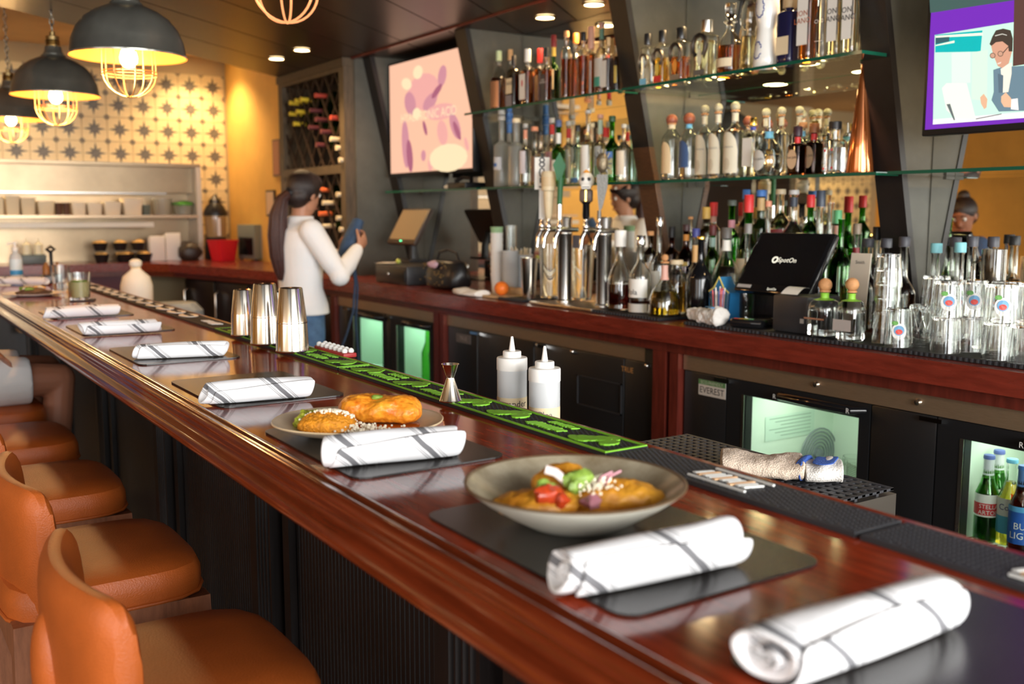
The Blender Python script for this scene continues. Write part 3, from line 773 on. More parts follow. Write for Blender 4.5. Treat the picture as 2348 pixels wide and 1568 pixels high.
def bar_mat(y0, y1, label, kind, name='bar_mat', motifs=()):
    root = thing(name, label, 'bar mat', (0, 0, TOP), -R(0.35))
    x0, x1 = 0.962, 1.050
    MB().box(x0, x1, y0, y1, 0.0005, 0.007).build('rubber_base', 'rubber_black' if kind != 'plain' else 'rubber_grey', parent=root, smooth=False)
    nb = MB()
    n = int((y1 - y0) / 0.0085)
    for k in range(n):
        y = y0 + 0.006 + k * 0.0085
        for q in range(9):
            x = x0 + 0.008 + q * 0.0088 + (0.0044 if k % 2 else 0)
            if x > x1 - 0.008: continue
            r = 0.0030
            nb.add([(x - r, y, 0.007), (x, y - r, 0.007), (x + r, y, 0.007), (x, y + r, 0.007), (x, y, 0.0088)], [(0, 1, 4), (1, 2, 4), (2, 3, 4), (3, 0, 4)], 0, True)
    o = nb.build('rubber_nubs', 'rubber_black' if kind != 'plain' else 'rubber_grey', parent=root, smooth=False); o['kind'] = 'stuff'
    if kind == 'green':
        b = MB(); t = 0.005; zz = 0.0075
        b.box(x0 + 0.001, x0 + t + 0.001, y0 + 0.001, y1 - 0.001, zz - 0.002, zz + 0.0018).box(x1 - t - 0.001, x1 - 0.001, y0 + 0.001, y1 - 0.001, zz - 0.002, zz + 0.0018)
        b.box(x0 + t, x1 - t, y0 + 0.001, y0 + t + 0.001, zz - 0.002, zz + 0.0016).box(x0 + t, x1 - t, y1 - t - 0.001, y1 - 0.001, zz - 0.002, zz + 0.0016)
        b.build('green_border', 'mat_green', parent=root, smooth=False)
    for k, (y, what) in enumerate(motifs):
        mm = MB(); xc = (x0 + x1) / 2
        if what == 'wing': wing(mm, (xc, y), 0.105, 0.072, 0.0072, 0); mm.build('wing_emblem', 'mat_green', parent=root, smooth=False)
        elif what == 'script':
            script(mm, (xc - 0.010, y), 0.10, 0.030, 0.0072, 0, 10, seed=k); script(mm, (xc + 0.021, y - 0.01), 0.075, 0.018, 0.0072, 0, 9, seed=k + 9)
            mm.build('raised_lettering', 'mat_green', parent=root, smooth=False)
        elif what == 'bar':
            script(mm, (xc, y), 0.105, 0.044, 0.0078, 0, 10, 1, seed=k + 3)
            for xx in (x0 + 0.014, x1 - 0.018): mm.box(xx, xx + 0.004, y - 0.06, y + 0.05, 0.0078, 0.0105, 1)
            mm.build('raised_lettering', ['mat_orange', 'mat_white'], parent=root, smooth=False)
        elif what == 'oval':
            mm.prism([(xc + 0.032 * math.cos(a), y + 0.062 * math.sin(a)) for a in [2 * math.pi * q / 18 for q in range(18)]], 0.0078, 0.010)
            mm.build('oval_emblem', 'mat_white', parent=root, smooth=False)
            m2 = MB(); script(m2, (xc, y), 0.085, 0.018, 0.0098, 0, 6, seed=k); m2.build('raised_lettering', 'rubber_black', parent=root, smooth=False)
        elif what == 'white':
            script(mm, (xc, y), 0.15, 0.040, 0.0078, 0, 9, seed=4); mm.build('raised_lettering', 'mat_white', parent=root, smooth=False)
    return root
bar_mat(1.205, 2.24, 'black bar mat with green border and wing emblems under the jigger', 'green',
        motifs=((1.290, 'wing'), (1.415, 'script'), (1.550, 'wing'), (1.690, 'wing'), (1.815, 'script'), (1.945, 'wing'), (2.06, 'script'), (2.17, 'wing')))
bar_mat(2.25, 3.24, 'black bar mat with green border running under the shaker tins', 'green',
        motifs=((2.33, 'wing'), (2.455, 'script'), (2.59, 'wing'), (2.72, 'script'), (2.86, 'wing'), (2.99, 'script'), (3.12, 'wing')))
bar_mat(0.735, 1.195, 'plain grey-black bar mat with orange and white lettering next to the bowl', 'plain', motifs=((0.985, 'bar'),))
bar_mat(-0.30, 0.727, 'plain grey-black bar mat with lettering at its end by the nearest napkin', 'plain', motifs=((0.505, 'bar'), (0.1, 'bar')))
bar_mat(3.25, 5.6, 'black bar mat with a row of white oval emblems by the drinks', 'black', motifs=[(3.42, 'white')] + [(3.70 + 0.165 * k, 'oval') for k in range(11)])
# little red strip with white beads on the back lip
bp = at_z(765, 808, TOP + 0.008)
rs = thing('beaded_strip', 'small red strip with a double row of white beads on the bar lip', 'strip', (1.082, bp.y, TOP + 0.0055), -R(0.35))
MB().rbox(-0.022, 0.016, -0.10, 0.10, 0.0, 0.012, 0.003).build('red_base', 'mat_red', parent=rs)
b = MB()
for k in range(7):
    for x in (-0.012, 0.006): b.sphere((x, -0.085 + 0.0285 * k, 0.016), 0.008, seg=10, rings=6)
b.build('beads', 'mat_white', parent=rs)

# ---- placemats
def placemat(x0, x1, y0, y1, label, rz=0.0):
    c = ((x0 + x1) / 2, (y0 + y1) / 2); w_, h_ = (x1 - x0) / 2, (y1 - y0) / 2
    pts = []
    r = 0.025
    for (sx, sy, a0) in ((1, 1, 0), (-1, 1, 90), (-1, -1, 180), (1, -1, 270)):
        for k in range(5):
            a = R(a0 + 90 * k / 4); pts.append((sx * (w_ - r) + r * math.cos(a), sy * (h_ - r) + r * math.sin(a)))
    m = MB().prism(pts, 0.0, 0.0028)
    return tag(m.build('placemat', 'placemat_black', loc=(c[0], c[1], TOP + 0.0006), rot=(0, 0, rz), smooth=False), label, 'placemat')
MZ = TOP + 0.0036

# ---- rolled napkins
def napkin_mat():
    m = bpy.data.materials.new('napkin_cloth'); MATS['napkin_cloth'] = m; m.use_nodes = True
    nt = m.node_tree; N = nt.nodes; L = nt.links; b = N['Principled BSDF']
    b.inputs['Roughness'].default_value = 0.9
    tc = N.new('ShaderNodeTexCoord'); sp = N.new('ShaderNodeSeparateXYZ'); L.new(tc.outputs['Object'], sp.inputs[0])
    oi = N.new('ShaderNodeObjectInfo')
    def mth(op, a, b_=None, c=None):
        n = N.new('ShaderNodeMath'); n.operation = op
        for i, q in enumerate((a, b_, c)):
            if q is None: continue
            if isinstance(q, (int, float)): n.inputs[i].default_value = q
            else: L.new(q, n.inputs[i])
        return n.outputs[0]
    ro = mth('MULTIPLY', mth('SUBTRACT', oi.outputs['Random'], 0.5), 0.05)
    nz = N.new('ShaderNodeTexNoise'); nz.inputs['Scale'].default_value = 18; L.new(tc.outputs['Object'], nz.inputs['Vector'])
    u = mth('ADD', mth('ADD', sp.outputs[0], mth('MULTIPLY', sp.outputs[2], 1.05)), ro)
    u = mth('ADD', u, mth('MULTIPLY', mth('SUBTRACT', nz.outputs[0], 0.5), 0.012))
    def band(c, w_): return mth('LESS_THAN', mth('ABSOLUTE', mth('SUBTRACT', u, c)), w_)
    dark = mth('MAXIMUM', band(-0.052, 0.0060), band(0.078, 0.0060))
    thin = None
    for c in (-0.064, -0.068, -0.040, -0.036, 0.066, 0.062, 0.090, 0.094):
        q = band(c, 0.0013); thin = q if thin is None else mth('MAXIMUM', thin, q)
    k = mth('MAXIMUM', mth('MULTIPLY', dark, 0.85), mth('MULTIPLY', thin, 0.5))
    mx = N.new('ShaderNodeMix'); mx.data_type = 'RGBA'
    mx.inputs['A'].default_value = (0.83, 0.83, 0.84, 1); mx.inputs['B'].default_value = (0.05, 0.05, 0.06, 1)
    L.new(k, mx.inputs['Factor']); L.new(mx.outputs['Result'], b.inputs['Base Color'])
    n2 = N.new('ShaderNodeTexNoise'); n2.inputs['Scale'].default_value = 35; L.new(tc.outputs['Object'], n2.inputs['Vector'])
    bp_ = N.new('ShaderNodeBump'); bp_.inputs['Strength'].default_value = 0.25; bp_.inputs['Distance'].default_value = 0.003
    L.new(n2.outputs[0], bp_.inputs['Height']); L.new(bp_.outputs[0], b.inputs['Normal'])
    return m
napkin_mat()
def napkin(a, b, label, seed, rad=0.026, flare=0.0):
    """cloth rolled around cutlery: several wound layers showing at the ends"""
    rnd = random.Random(seed)
    a = Vector(a); b = Vector(b); d = b - a; L_ = d.length; ang = math.atan2(d.y, d.x)
    c = (a + b) / 2
    root = thing('napkin_roll', label, 'napkin', (c.x, c.y, 0), ang, group='rolled napkins along the bar')
    ph = [rnd.uniform(0, 6.28) for _ in range(6)]
    def ring(t, r0, k):
        pts = []
        x = (t - 0.5) * L_
        for q in range(20):
            an = 2 * math.pi * q / 20
            wob = 1 + 0.05 * math.sin(2 * an + ph[0] + 3 * t) + 0.035 * math.sin(3 * an + ph[1] - 5 * t) + 0.02 * math.sin(5 * an + 9 * t + ph[2])
            rr = r0 * wob * (1 + 0.10 * math.sin(math.pi * t) + flare * max(0, t - 0.75) * 3)
            y = rr * 1.12 * math.cos(an); z = rr * 0.92 * math.sin(an)
            slx = 0.010 * math.sin(an + ph[3]) * (1 if t in (0, 1) else 0) 
            pts.append((x + slx + 0.004 * math.sin(7 * t + ph[4]), y + 0.003 * math.sin(4 * t + ph[5]), max(z, -rad * 0.86) + rad * 0.86))
        return pts
    m = MB()
    ts = [0, 0.02, 0.08, 0.18, 0.3, 0.42, 0.55, 0.68, 0.8, 0.9, 0.97, 1.0]
    outer = [ring(t, rad * (0.93 if t in (0, 1) else 1.0), 0) for t in ts]
    inn = []
    for t, s in ((1.0, 0.70), (0.93, 0.62)): inn.append(ring(t, rad * s, 1))
    st = []
    for t, s in ((0.07, 0.62), (0.0, 0.70)): st.append(ring(t, rad * s, 1))
    m.loft(st + outer + inn)
    m.build('cloth_roll', 'napkin_cloth', parent=root, loc=(0, 0, 0), mods=(SUB1,))
    # inner wound layers and the outer loose flap
    for e in (0, 1):
        mm = MB()
        pts = []
        for q in range(26):
            an = q * 0.5; rr = rad * (0.10 + 0.52 * q / 26)
            pts.append((0, rr * 1.1 * math.cos(an), rr * 0.9 * math.sin(an) + rad * 0.86))
        x0 = (e - 0.5) * L_
        s = -1 if e else 1
        vs = [(x0 + s * 0.004, y, z) for _, y, z in pts] + [(x0 + s * 0.03, y, z) for _, y, z in pts]
        n = len(pts)
        mm.add(vs, [(i, i + 1, n + i + 1, n + i) for i in range(n - 1)])
        mm.build('wound_layer', 'napkin_cloth', parent=root, mods=(('SOLIDIFY', {'thickness': 0.0022}),))
    fl = MB()
    vs = []
    nn = 14
    for i in range(nn):
        t = i / (nn - 1)
        x = (t * 0.97 - 0.49) * L_
        for q in range(5):
            an = R(-62 + 24 * q + 12 * math.sin(3 * t + ph[1]))
            rr = rad * (1.13 + 0.03 * math.sin(6 * t + ph[2]) + (0.05 if q == 0 else 0) + 0.10 * math.sin(math.pi * t))
            vs.append((x + 0.003 * q, -rr * 1.12 * math.cos(an), max(0.0012, rr * 0.92 * math.sin(an) + rad * 0.86)))
    fl.add(vs, [(i * 5 + q, i * 5 + q + 1, (i + 1) * 5 + q + 1, (i + 1) * 5 + q) for i in range(nn - 1) for q in range(4)])
    fl.build('loose_flap', 'napkin_cloth', parent=root, mods=(('SOLIDIFY', {'thickness': 0.0016, 'offset': 1}), SUB1))
    root.location.z = MZ + 0.0012
    return root
def nap_px(p, q, label, seed, rad=0.024, flare=0.0):
    a = at_z(p[0], p[1], MZ); b = at_z(q[0], q[1], MZ)
    rad *= 0.9
    lim = 0.560 + 0.0061 * a.y
    if a.x < lim: a = a + (b - a) * ((lim - a.x) / (b.x - a.x))
    n = Vector((-(b - a).y, (b - a).x, 0)).normalized() * rad * 1.1
    return napkin(a + n, b + n, label, seed, rad, flare)
nap_px((-30, 652), (100, 654), 'rolled napkin beside the far plate of nachos', 1, 0.024)
nap_px((101, 732), (275, 722), 'rolled napkin behind two others, nearest the lime drink', 2, 0.0245)
nap_px((190, 770), (368, 761), 'rolled napkin between the lime drink and the shaker tins', 3, 0.0245)
nap_px((309, 826), (516, 818), 'rolled napkin lying across from the shaker tins', 4, 0.024)
nap_px((457, 933), (718, 912), 'rolled napkin lying behind the burrito plate', 5, 0.0255)
nap_px((716, 1084), (1062, 1048), 'rolled napkin lying in front of the burrito plate', 6, 0.028)
nap_px((1315, 1382), (1712, 1300), 'rolled napkin lying in front of the bowl, one end raised', 7, 0.027, 0.25)
nap_px((1806, 1600), (2205, 1448), 'rolled napkin closest to the end of the bar, on its own placemat', 8, 0.028)
def pm_px(px, py, w_, h_, label, ox=0.0, oy=0.0):
    c = at_z(px, py, TOP)
    return placemat(c.x - w_ / 2 + ox, c.x + w_ / 2 + ox, c.y - h_ / 2 + oy, c.y + h_ / 2 + oy, label)
placemat(0.585, 0.870, 0.690, 1.090, 'black placemat under the bowl')
placemat(0.585, 0.845, 1.285, 1.680, 'black placemat under the burrito plate')
placemat(0.590, 0.855, 1.915, 2.300, 'black placemat behind the burrito plate')
placemat(0.595, 0.855, 2.580, 2.960, 'black placemat across from the shaker tins')
placemat(0.600, 0.885, 3.320, 3.650, 'black placemat holding the napkin between drink and shakers')
placemat(0.605, 0.890, 3.90, 4.25, 'black placemat nearest the lime drink')
placemat(0.60, 0.92, 0.18, 0.585, 'black placemat under the end napkin')

_tex = {}
def DISP(sc, st):
    k = 'clouds_%g' % sc
    if k not in _tex:
        t = bpy.data.textures.new(k, 'CLOUDS'); t.noise_scale = sc; t.noise_depth = 3; _tex[k] = t
    return ('DISPLACE', {'texture': _tex[k], 'strength': st, 'texture_coords': 'LOCAL', 'mid_level': 0.5})
# ---- bowl with stuffed pepper
bc_ = at_z(1312, 1195, MZ)
BWR = 0.136
bowl = thing('pasta_bowl', 'wide cream stoneware bowl with speckled grey-brown glaze inside', 'bowl', (bc_.x - 0.0, bc_.y - 0.005, MZ))
k = BWR / 0.135
MB().lathe([(0.052 * k, 0.0), (0.060 * k, 0.002), (0.085 * k, 0.016), (0.112 * k, 0.033), (0.130 * k, 0.047), (0.1345 * k, 0.0505)], 48, caps=False).lathe([(0.0, 0.0006), (0.052 * k, 0.0)], 48, caps=False).build('outer_wall', 'bowl_cream', parent=bowl)
MB().lathe([(0.1345 * k, 0.0505), (0.1350 * k, 0.0525), (0.1325 * k, 0.0532), (0.1300 * k, 0.0515)], 48, caps=False).build('rim', 'bowl_rim', parent=bowl)
MB().lathe([(0.1305 * k, 0.0515), (0.110 * k, 0.0355), (0.084 * k, 0.0195), (0.058 * k, 0.0100), (0.0, 0.0085)], 48, caps=False).build('glazed_inside', 'bowl_glaze', parent=bowl)
def blob(name, c, r, m, seed, parent=None, amp=0.18, seg=20, rings=12, rot=0.0, freq=1.0, squash=None, mods=()):
    rnd = random.Random(seed); ph = [rnd.uniform(0, 6.28) for _ in range(9)]
    mb = MB(); vs = []; fs = []
    for j in range(rings + 1):
        t = math.pi * j / rings
        for i in range(seg):
            a = 2 * math.pi * i / seg
            n = Vector((math.sin(t) * math.cos(a), math.sin(t) * math.sin(a), -math.cos(t)))
            w_ = 1 + amp * (math.sin(3 * freq * n.x + ph[0]) * math.sin(3.3 * freq * n.y + ph[1]) + 0.6 * math.sin(6 * freq * n.y + ph[2]) * math.sin(5 * freq * n.z + ph[3]) + 0.4 * math.sin(9 * freq * n.x + ph[4]) * math.sin(8 * freq * n.y + ph[5]))
            z = r[2] * n.z * w_
            if squash is not None: z = max(z, -squash)
            vs.append((r[0] * n.x * w_, r[1] * n.y * w_, z))
    for j in range(rings):
        for i in range(seg): fs.append((j * seg + i, j * seg + (i + 1) % seg, (j + 1) * seg + (i + 1) % seg, (j + 1) * seg + i))
    mb.add(vs, fs)
    return mb.build(name, m, parent=parent, loc=c, rot=(0, 0, rot), mods=mods)
fd = thing('stuffed_pepper_dish', 'sauced orange-brown stuffed pepper with tomato and onion in the bowl', 'food', (bc_.x, bc_.y - 0.005, MZ + 0.0125))
fd.scale = (1.12, 1.12, 1.25)
MB().lathe([(0.0, 0.0105), (0.066, 0.010), (0.072, 0.008), (0.070, 0.004)], 36, caps=False).build('sauce_pool', 'sauce', parent=fd)
vr = (_rt.x, _rt.y); va = (_fw.x, _fw.y)   # across and away directions on the bar, for laying out food
def la(u, v): return (u * 0.834 + v * 0.552, -u * 0.552 + v * 0.834)
for (u, v, z, r, s, rot) in ((-0.035, -0.015, 0.014, (0.052, 0.034, 0.014), 3, 0.25), (0.048, 0.002, 0.014, (0.054, 0.026, 0.017), 4, 0.0), (-0.012, 0.025, 0.020, (0.040, 0.030, 0.022), 5, -0.4)):
    x, y = la(u, v); blob('pepper', (x, y, z), r, 'enchilada', s, fd, 0.10, rot=-R(33.5) + rot, mods=(SUB2, DISP(0.012, 0.006)))
for (u, v, z, r, mt, s) in ((-0.030, -0.033, 0.026, (0.016, 0.012, 0.010), 'tomato', 1), (-0.016, -0.038, 0.022, (0.010, 0.008, 0.007), 'tomato', 2), (-0.034, -0.020, 0.030, (0.011, 0.008, 0.007), 'herb', 7),
                            (0.004, -0.008, 0.036, (0.019, 0.013, 0.009), 'herb', 3), (0.0, -0.018, 0.032, (0.012, 0.010, 0.008), 'herb', 4), (0.015, -0.036, 0.020, (0.012, 0.010, 0.006), 'onion_red', 5), (0.030, 0.004, 0.032, (0.012, 0.008, 0.005), 'cheese', 6)):
    x, y = la(u, v); blob('garnish', (x, y, z), r, mt, s, fd, 0.25, 14, 9)
x, y = la(-0.022, -0.012); MB().tube([(x - 0.009, y + 0.006, 0.046), (x, y, 0.043), (x + 0.011, y - 0.007, 0.033)], 0.0045, 8).build('onion_slice', 'onion', parent=fd)
for (u, v) in ((0.03, -0.006), (0.040, -0.002), (-0.022, 0.012)):
    x, y = la(u, v); MB().tube([(x - 0.010, y, 0.030), (x, y + 0.004, 0.036), (x + 0.014, y + 0.002, 0.040)], 0.0016, 6).build('onion_sliver', 'onion_red', parent=fd)
cr = MB(); rnd = random.Random(5)
for q in range(80):
    x, y = la(rnd.gauss(0.018, 0.012), rnd.gauss(-0.018, 0.008)); cr.sphere((x, y, rnd.uniform(0.027, 0.036)), rnd.uniform(0.0009, 0.0020), seg=6, rings=4)
o = cr.build('cheese_crumbs', 'cheese', parent=fd); o['kind'] = 'stuff'

# ---- oval plate with burrito
pc = at_z(822, 992, MZ)
pl = thing('oval_plate', 'oval beige plate with raised rim under the burrito', 'plate', (pc.x, pc.y, MZ), -R(33.5) + 0.0)
prof = [(0.50, 0.0), (0.56, 0.002), (0.80, 0.010), (0.96, 0.019), (1.0, 0.0225), (0.995, 0.0245), (0.97, 0.0235), (0.80, 0.0150), (0.60, 0.0075), (0.0, 0.0065)]
MB().lathe(prof, 52, sx=0.146, sy=0.118, pw=2.25, caps=False).build('plate_body', 'plate_beige', parent=pl)
MB().lathe([(0.999, 0.0222), (1.004, 0.0235), (0.997, 0.0250), (0.985, 0.0247)], 52, sx=0.146, sy=0.118, pw=2.25, caps=False).build('rim', 'plate_rim', parent=pl)
br = thing('burrito_meal', 'sauced orange burrito with rice, guacamole and crumbled cheese on the oval plate', 'food', (pc.x, pc.y, MZ + 0.0085), -R(33.5))
def burrito():
    m = MB(); n = 18; rings = []
    rnd = random.Random(3)
    for i in range(n + 1):
        t = i / n; s = (1 - abs(2 * t - 1) ** 5) ** 0.5
        rg = []
        for q in range(22):
            a = 2 * math.pi * q / 22
            w_ = 1 + 0.05 * math.sin(5 * t * 3 + 2 * a) + 0.04 * math.sin(11 * t + 3 * a) + 0.03 * math.sin(4 * a + 17 * t)
            rg.append(((t - 0.5) * 0.150, 0.036 * math.cos(a) * w_ * (0.25 + 0.75 * s), max(-0.018, 0.027 * math.sin(a) * w_ * (0.25 + 0.75 * s))))
        rings.append(rg)
    return m.loft(rings)
burrito().build('burrito', 'burrito', parent=br, loc=(0.034, 0.034, 0.025), rot=(0, 0, -0.16), mods=(SUB2, DISP(0.018, 0.005), DISP(0.006, 0.003)))
blob('rice_mound', (-0.046, -0.030, 0.010), (0.050, 0.034, 0.026), 'rice', 8, br, 0.07, 24, 14, squash=0.006, mods=(SUB2, DISP(0.004, 0.005)))
blob('guacamole', (-0.080, 0.006, 0.008), (0.024, 0.042, 0.022), 'guacamole', 9, br, 0.15, 22, 14, rot=-0.5, squash=0.005, mods=(SUB2, DISP(0.008, 0.010)))
MB().lathe([(0.0, 0.004), (0.9, 0.0036), (1.0, 0.0005)], 32, c=(0.045, 0.01, 0), sx=0.075, sy=0.06, caps=False).build('sauce_pool', mat('red_sauce', (0.50, 0.11, 0.01), 0.15), parent=br)
blob('herb_leaf', (0.030, 0.022, 0.050), (0.010, 0.007, 0.004), 'herb', 2, br, 0.2, 12, 8)
cr = MB(); rnd = random.Random(11)
for q in range(420):
    if q < 240: x, y, z = -0.040 + rnd.gauss(0, 0.016), -0.020 + rnd.gauss(0, 0.010), 0
    else: x, y, z = 0.012 + rnd.gauss(0, 0.022), -0.050 + rnd.gauss(0, 0.009), 0
    if q < 240: z = 0.011 + 0.026 * math.sqrt(max(0, 1 - ((x + 0.046) / 0.052) ** 2 - ((y + 0.03) / 0.036) ** 2))
    else: z = rnd.uniform(0.004, 0.016)
    cr.sphere((x, y, z), rnd.uniform(0.0010, 0.0030), seg=5, rings=4)
o = cr.build('crumbled_cheese', 'cheese', parent=br); o['kind'] = 'stuff'

# ---- shaker tins and jigger
def shaker(x, y, h, r, label, seam=True, z=TOP + 0.0095):
    root = thing('shaker_tin', label, 'shaker', (x, y, z), group='steel shaker tins standing upside down')
    MB().lathe([(r, 0.0), (r + 0.0012, 0.003), (r, 0.006), (r * 0.93, h * 0.47), (r * 0.925, h * 0.475), (r * 0.70, h * 0.985), (r * 0.67, h), (r * 0.60, h - 0.002), (0, h - 0.003)], 36, caps=False).build('tin', 'shaker_steel', parent=root)
    if seam: MB().lathe([(r * 0.945, h * 0.45), (r * 0.952, h * 0.46), (r * 0.94, h * 0.475)], 36, caps=False).build('rolled_seam', 'shaker_steel', parent=root)
    return root
p = at_z(609, 792, TOP + 0.0095); shaker(p.x + 0.015, p.y + 0.035, 0.172, 0.044, 'tall steel shaker tin, the farther of the front pair')
p = at_z(668, 809, TOP + 0.0095); shaker(p.x + 0.015, p.y + 0.03, 0.172, 0.044, 'tall steel shaker tin nearest the jigger')
p = at_z(575, 776, TOP + 0.0095); shaker(p.x + 0.01, p.y + 0.09, 0.140, 0.038, 'shorter steel shaker tin behind the front pair, nearer the kitchen', False)
p = at_z(640, 790, TOP + 0.0095); shaker(p.x + 0.045, p.y + 0.14, 0.140, 0.036, 'shorter steel shaker tin hidden between the front pair', False)
p = at_z(1035, 922, TOP + 0.0095)
jg = thing('jigger', 'steel double-cone jigger on the green-bordered mat', 'jigger', (p.x + 0.005, p.y + 0.012, TOP + 0.0095))
MB().lathe([(0.0220, 0.0), (0.0225, 0.002), (0.0215, 0.004), (0.0078, 0.046), (0.0075, 0.048), (0.0160, 0.072), (0.0178, 0.0745), (0.0165, 0.0745), (0.0068, 0.050), (0.0, 0.048)], 32, caps=False).build('cones', 'shaker_steel', parent=jg)

# ---- squeeze bottles on the underbar ledge
def cyl_patch(m, r, z0, z1, a0, a1, n=14, mi=0, sx=1.0, sy=1.0):
    vs = []
    for i in range(n + 1):
        a = a0 + (a1 - a0) * i / n
        for z in (z0, z1): vs.append((r * math.cos(a) * sx, r * math.sin(a) * sy, z))
    return m.add(vs, [(2 * i, 2 * i + 2, 2 * i + 3, 2 * i + 1) for i in range(n)], mi)
def cyl_text(s, size, r, z, ac, slant=0.0):
    vs, fs = text_geo(s, size)
    m = MB()
    m.add([(r * math.cos(ac + u / r), r * math.sin(ac + u / r), z + v) for u, v, _ in vs], fs, 0, True)
    return m
def squeeze(px, y, x, ztop, txt, label, tcol, ly, ty):
    z0 = 0.9155; h = ztop - z0; r = 0.035
    root = thing('squeeze_bottle', label, 'squeeze bottle', (x, y, z0))
    MB().lathe([(r * 0.95, 0), (r, 0.004), (r, h - 0.075), (r * 0.97, h - 0.070)], 32).build('bottle', 'milky_plastic', parent=root)
    MB().lathe([(r * 1.03, h - 0.078), (r * 1.03, h - 0.052), (r * 1.0, h - 0.049), (r * 0.62, h - 0.048), (r * 0.62, h - 0.036), (r * 0.58, h - 0.034), (r * 0.22, h - 0.034), (r * 0.085, h - 0.001), (r * 0.06, h)], 32).build('nozzle_cap', 'white_plastic', parent=root)
    m = MB(); zl = at_x(px, ly, x - 0.03).z - z0; cyl_patch(m, r + 0.0005, zl - 0.055, zl, R(150), R(330)); m.build('paper_label', 'paper_cream', parent=root)
    cyl_text(txt, 0.021, r + 0.0010, at_x(px, ty, x - 0.03).z - z0, R(238)).build('handwriting', tcol, parent=root, smooth=False)
p1 = at_x(1174, 771, 1.285); squeeze(1174, p1.y, 1.285, p1.z, 'Lavander', 'white squeeze bottle with a tape label reading Lavander', 'ink', 917, 931)
p2 = at_x(1249, 793, 1.285); squeeze(1249, p2.y, 1.285, p2.z, 'Plea', 'white squeeze bottle with the cleaner cream tape label', 'ink_grey', 940, 956)

# ---- striped towel folded on the drain mat
tw = at_z(1800, 1092, DZ + 0.012)
tr = thing('bar_towel', 'folded tan terry towel with blue-striped end on the drain mat', 'towel', (tw.x - 0.005, tw.y, DZ + 0.0125), R(-52))
def cloth_slab(L_, W_, H_, seed, n=22, k=16, wob=0.25, taper=0.0):
    m = MB(); rnd = random.Random(seed); ph = [rnd.uniform(0, 6.28) for _ in range(6)]
    rings = []
    for i in range(n + 1):
        t = i / n; rg = []
        for q in range(k):
            a = 2 * math.pi * q / k
            ca, sa = math.cos(a), math.sin(a)
            e = (abs(ca) ** 3 + abs(sa) ** 3) ** (-1 / 3)
            hh = H_ * (1 + wob * math.sin(5 * t + ph[0]) + wob * 0.6 * math.sin(11 * t + 2 * a + ph[1]))
            ww = W_ * (1 - taper * t) * (1 + 0.08 * math.sin(6 * t + ph[2]))
            z = hh * (e * sa * 0.5 + 0.5)
            rg.append(((t - 0.5) * L_ + 0.012 * ca * e * math.sin(ph[3]), ww / 2 * e * ca + 0.008 * math.sin(4 * t + ph[4]), z))
        rings.append(rg)
    return m.loft(rings)
cloth_slab(0.17, 0.115, 0.044, 3, wob=0.10).build('tan_fold', 'towel_tan', parent=tr, loc=(-0.045, 0, 0), mods=(SUB2, DISP(0.02, 0.006)))
cloth_slab(0.075, 0.100, 0.040, 5, wob=0.08).build('white_end', 'towel', parent=tr, loc=(0.078, 0, 0), mods=(SUB1,))
cloth_slab(0.016, 0.104, 0.044, 6, n=4, wob=0.02).build('navy_band', 'towel_blue', parent=tr, loc=(0.040, 0, -0.0005), mods=(SUB1,))
cloth_slab(0.045, 0.070, 0.004, 7, n=6, wob=0.05).build('blue_stripe', 'towel_blue', parent=tr, loc=(0.082, 0, 0.039), mods=(SUB1,))

# ---- far end of the bar: drinks, plate, sanitizer
def tumbler(name, label, loc, r0, r1, h, liquid=None, fill=0.6, group=None, flutes=0, cat='glass', sides=32):
    root = thing(name, label, cat, loc, group=group)
    t = 0.0022
    MB().lathe([(0, 0), (r0, 0), (r1, h), (r1 - t * 0.5, h + 0.0006), (r1 - t, h), (r0 - t, 0.010), (0, 0.009)], sides, caps=False).build('glass', 'glass_clear', parent=root)
    if liquid:
        rf = r0 + (r1 - r0) * fill
        MB().lathe([(0, 0.0105), (r0 - t * 1.4, 0.0112), (rf - t * 1.4, h * fill), (0, h * fill)], 28, caps=False).build('drink', liquid, parent=root)
    return root
p = at_z(187, 688, TOP + 0.005); g = tumbler('lime_drink', 'tumbler of pale green lime drink on a dark coaster', (p.x, p.y + 0.03, TOP + 0.0055), 0.040, 0.048, 0.118, 'liq_lime', 0.66)
MB().tube([(0.03 * math.cos(a), 0.03 * math.sin(a), 0.079) for a in [2 * math.pi * q / 16 for q in range(16)]], 0.004, 8, closed=True).build('lime_wheel', 'herb', parent=g)
tag(MB().lathe([(0, 0), (0.068, 0), (0.068, 0.004), (0, 0.004)], 4, pw=2.0).build('coaster', 'rubber_black', loc=(p.x + 0.012, p.y + 0.03, TOP + 0.0008), rot=(0, 0, 0.5), smooth=False), 'square dark coaster under the lime drink', 'coaster')
p = at_z(146, 668, TOP + 0.001); tumbler('water_glass', 'clear water glass behind the lime drink', (p.x, p.y + 0.06, TOP + 0.001), 0.036, 0.044, 0.125, 'liq_clear', 0.3)
p = at_z(82, 680, TOP + 0.001)
fp = thing('side_plate', 'white plate of food at the far end of the bar', 'plate', (p.x, p.y + 0.07, TOP + 0.001))
MB().lathe([(0.07, 0), (0.075, 0.001), (0.128, 0.012), (0.130, 0.014), (0.126, 0.0145), (0.072, 0.006), (0, 0.005)], 36, caps=False).build('dish', 'plate_white', parent=fp)
fo = thing('far_food', 'dark beans with white cheese and greens on the far white plate', 'food', (p.x, p.y + 0.07, TOP + 0.0075))
blob('beans', (0, 0, 0.008), (0.075, 0.06, 0.020), 'beans', 4, fo, 0.2, squash=0.007)
for q in range(9):
    rnd = random.Random(q); blob('topping', (rnd.uniform(-0.05, 0.05), rnd.uniform(-0.04, 0.04), 0.026), (0.016, 0.012, 0.008), ['cheese', 'herb', 'tortilla_chip'][q % 3], q, fo, 0.3, 10, 7)
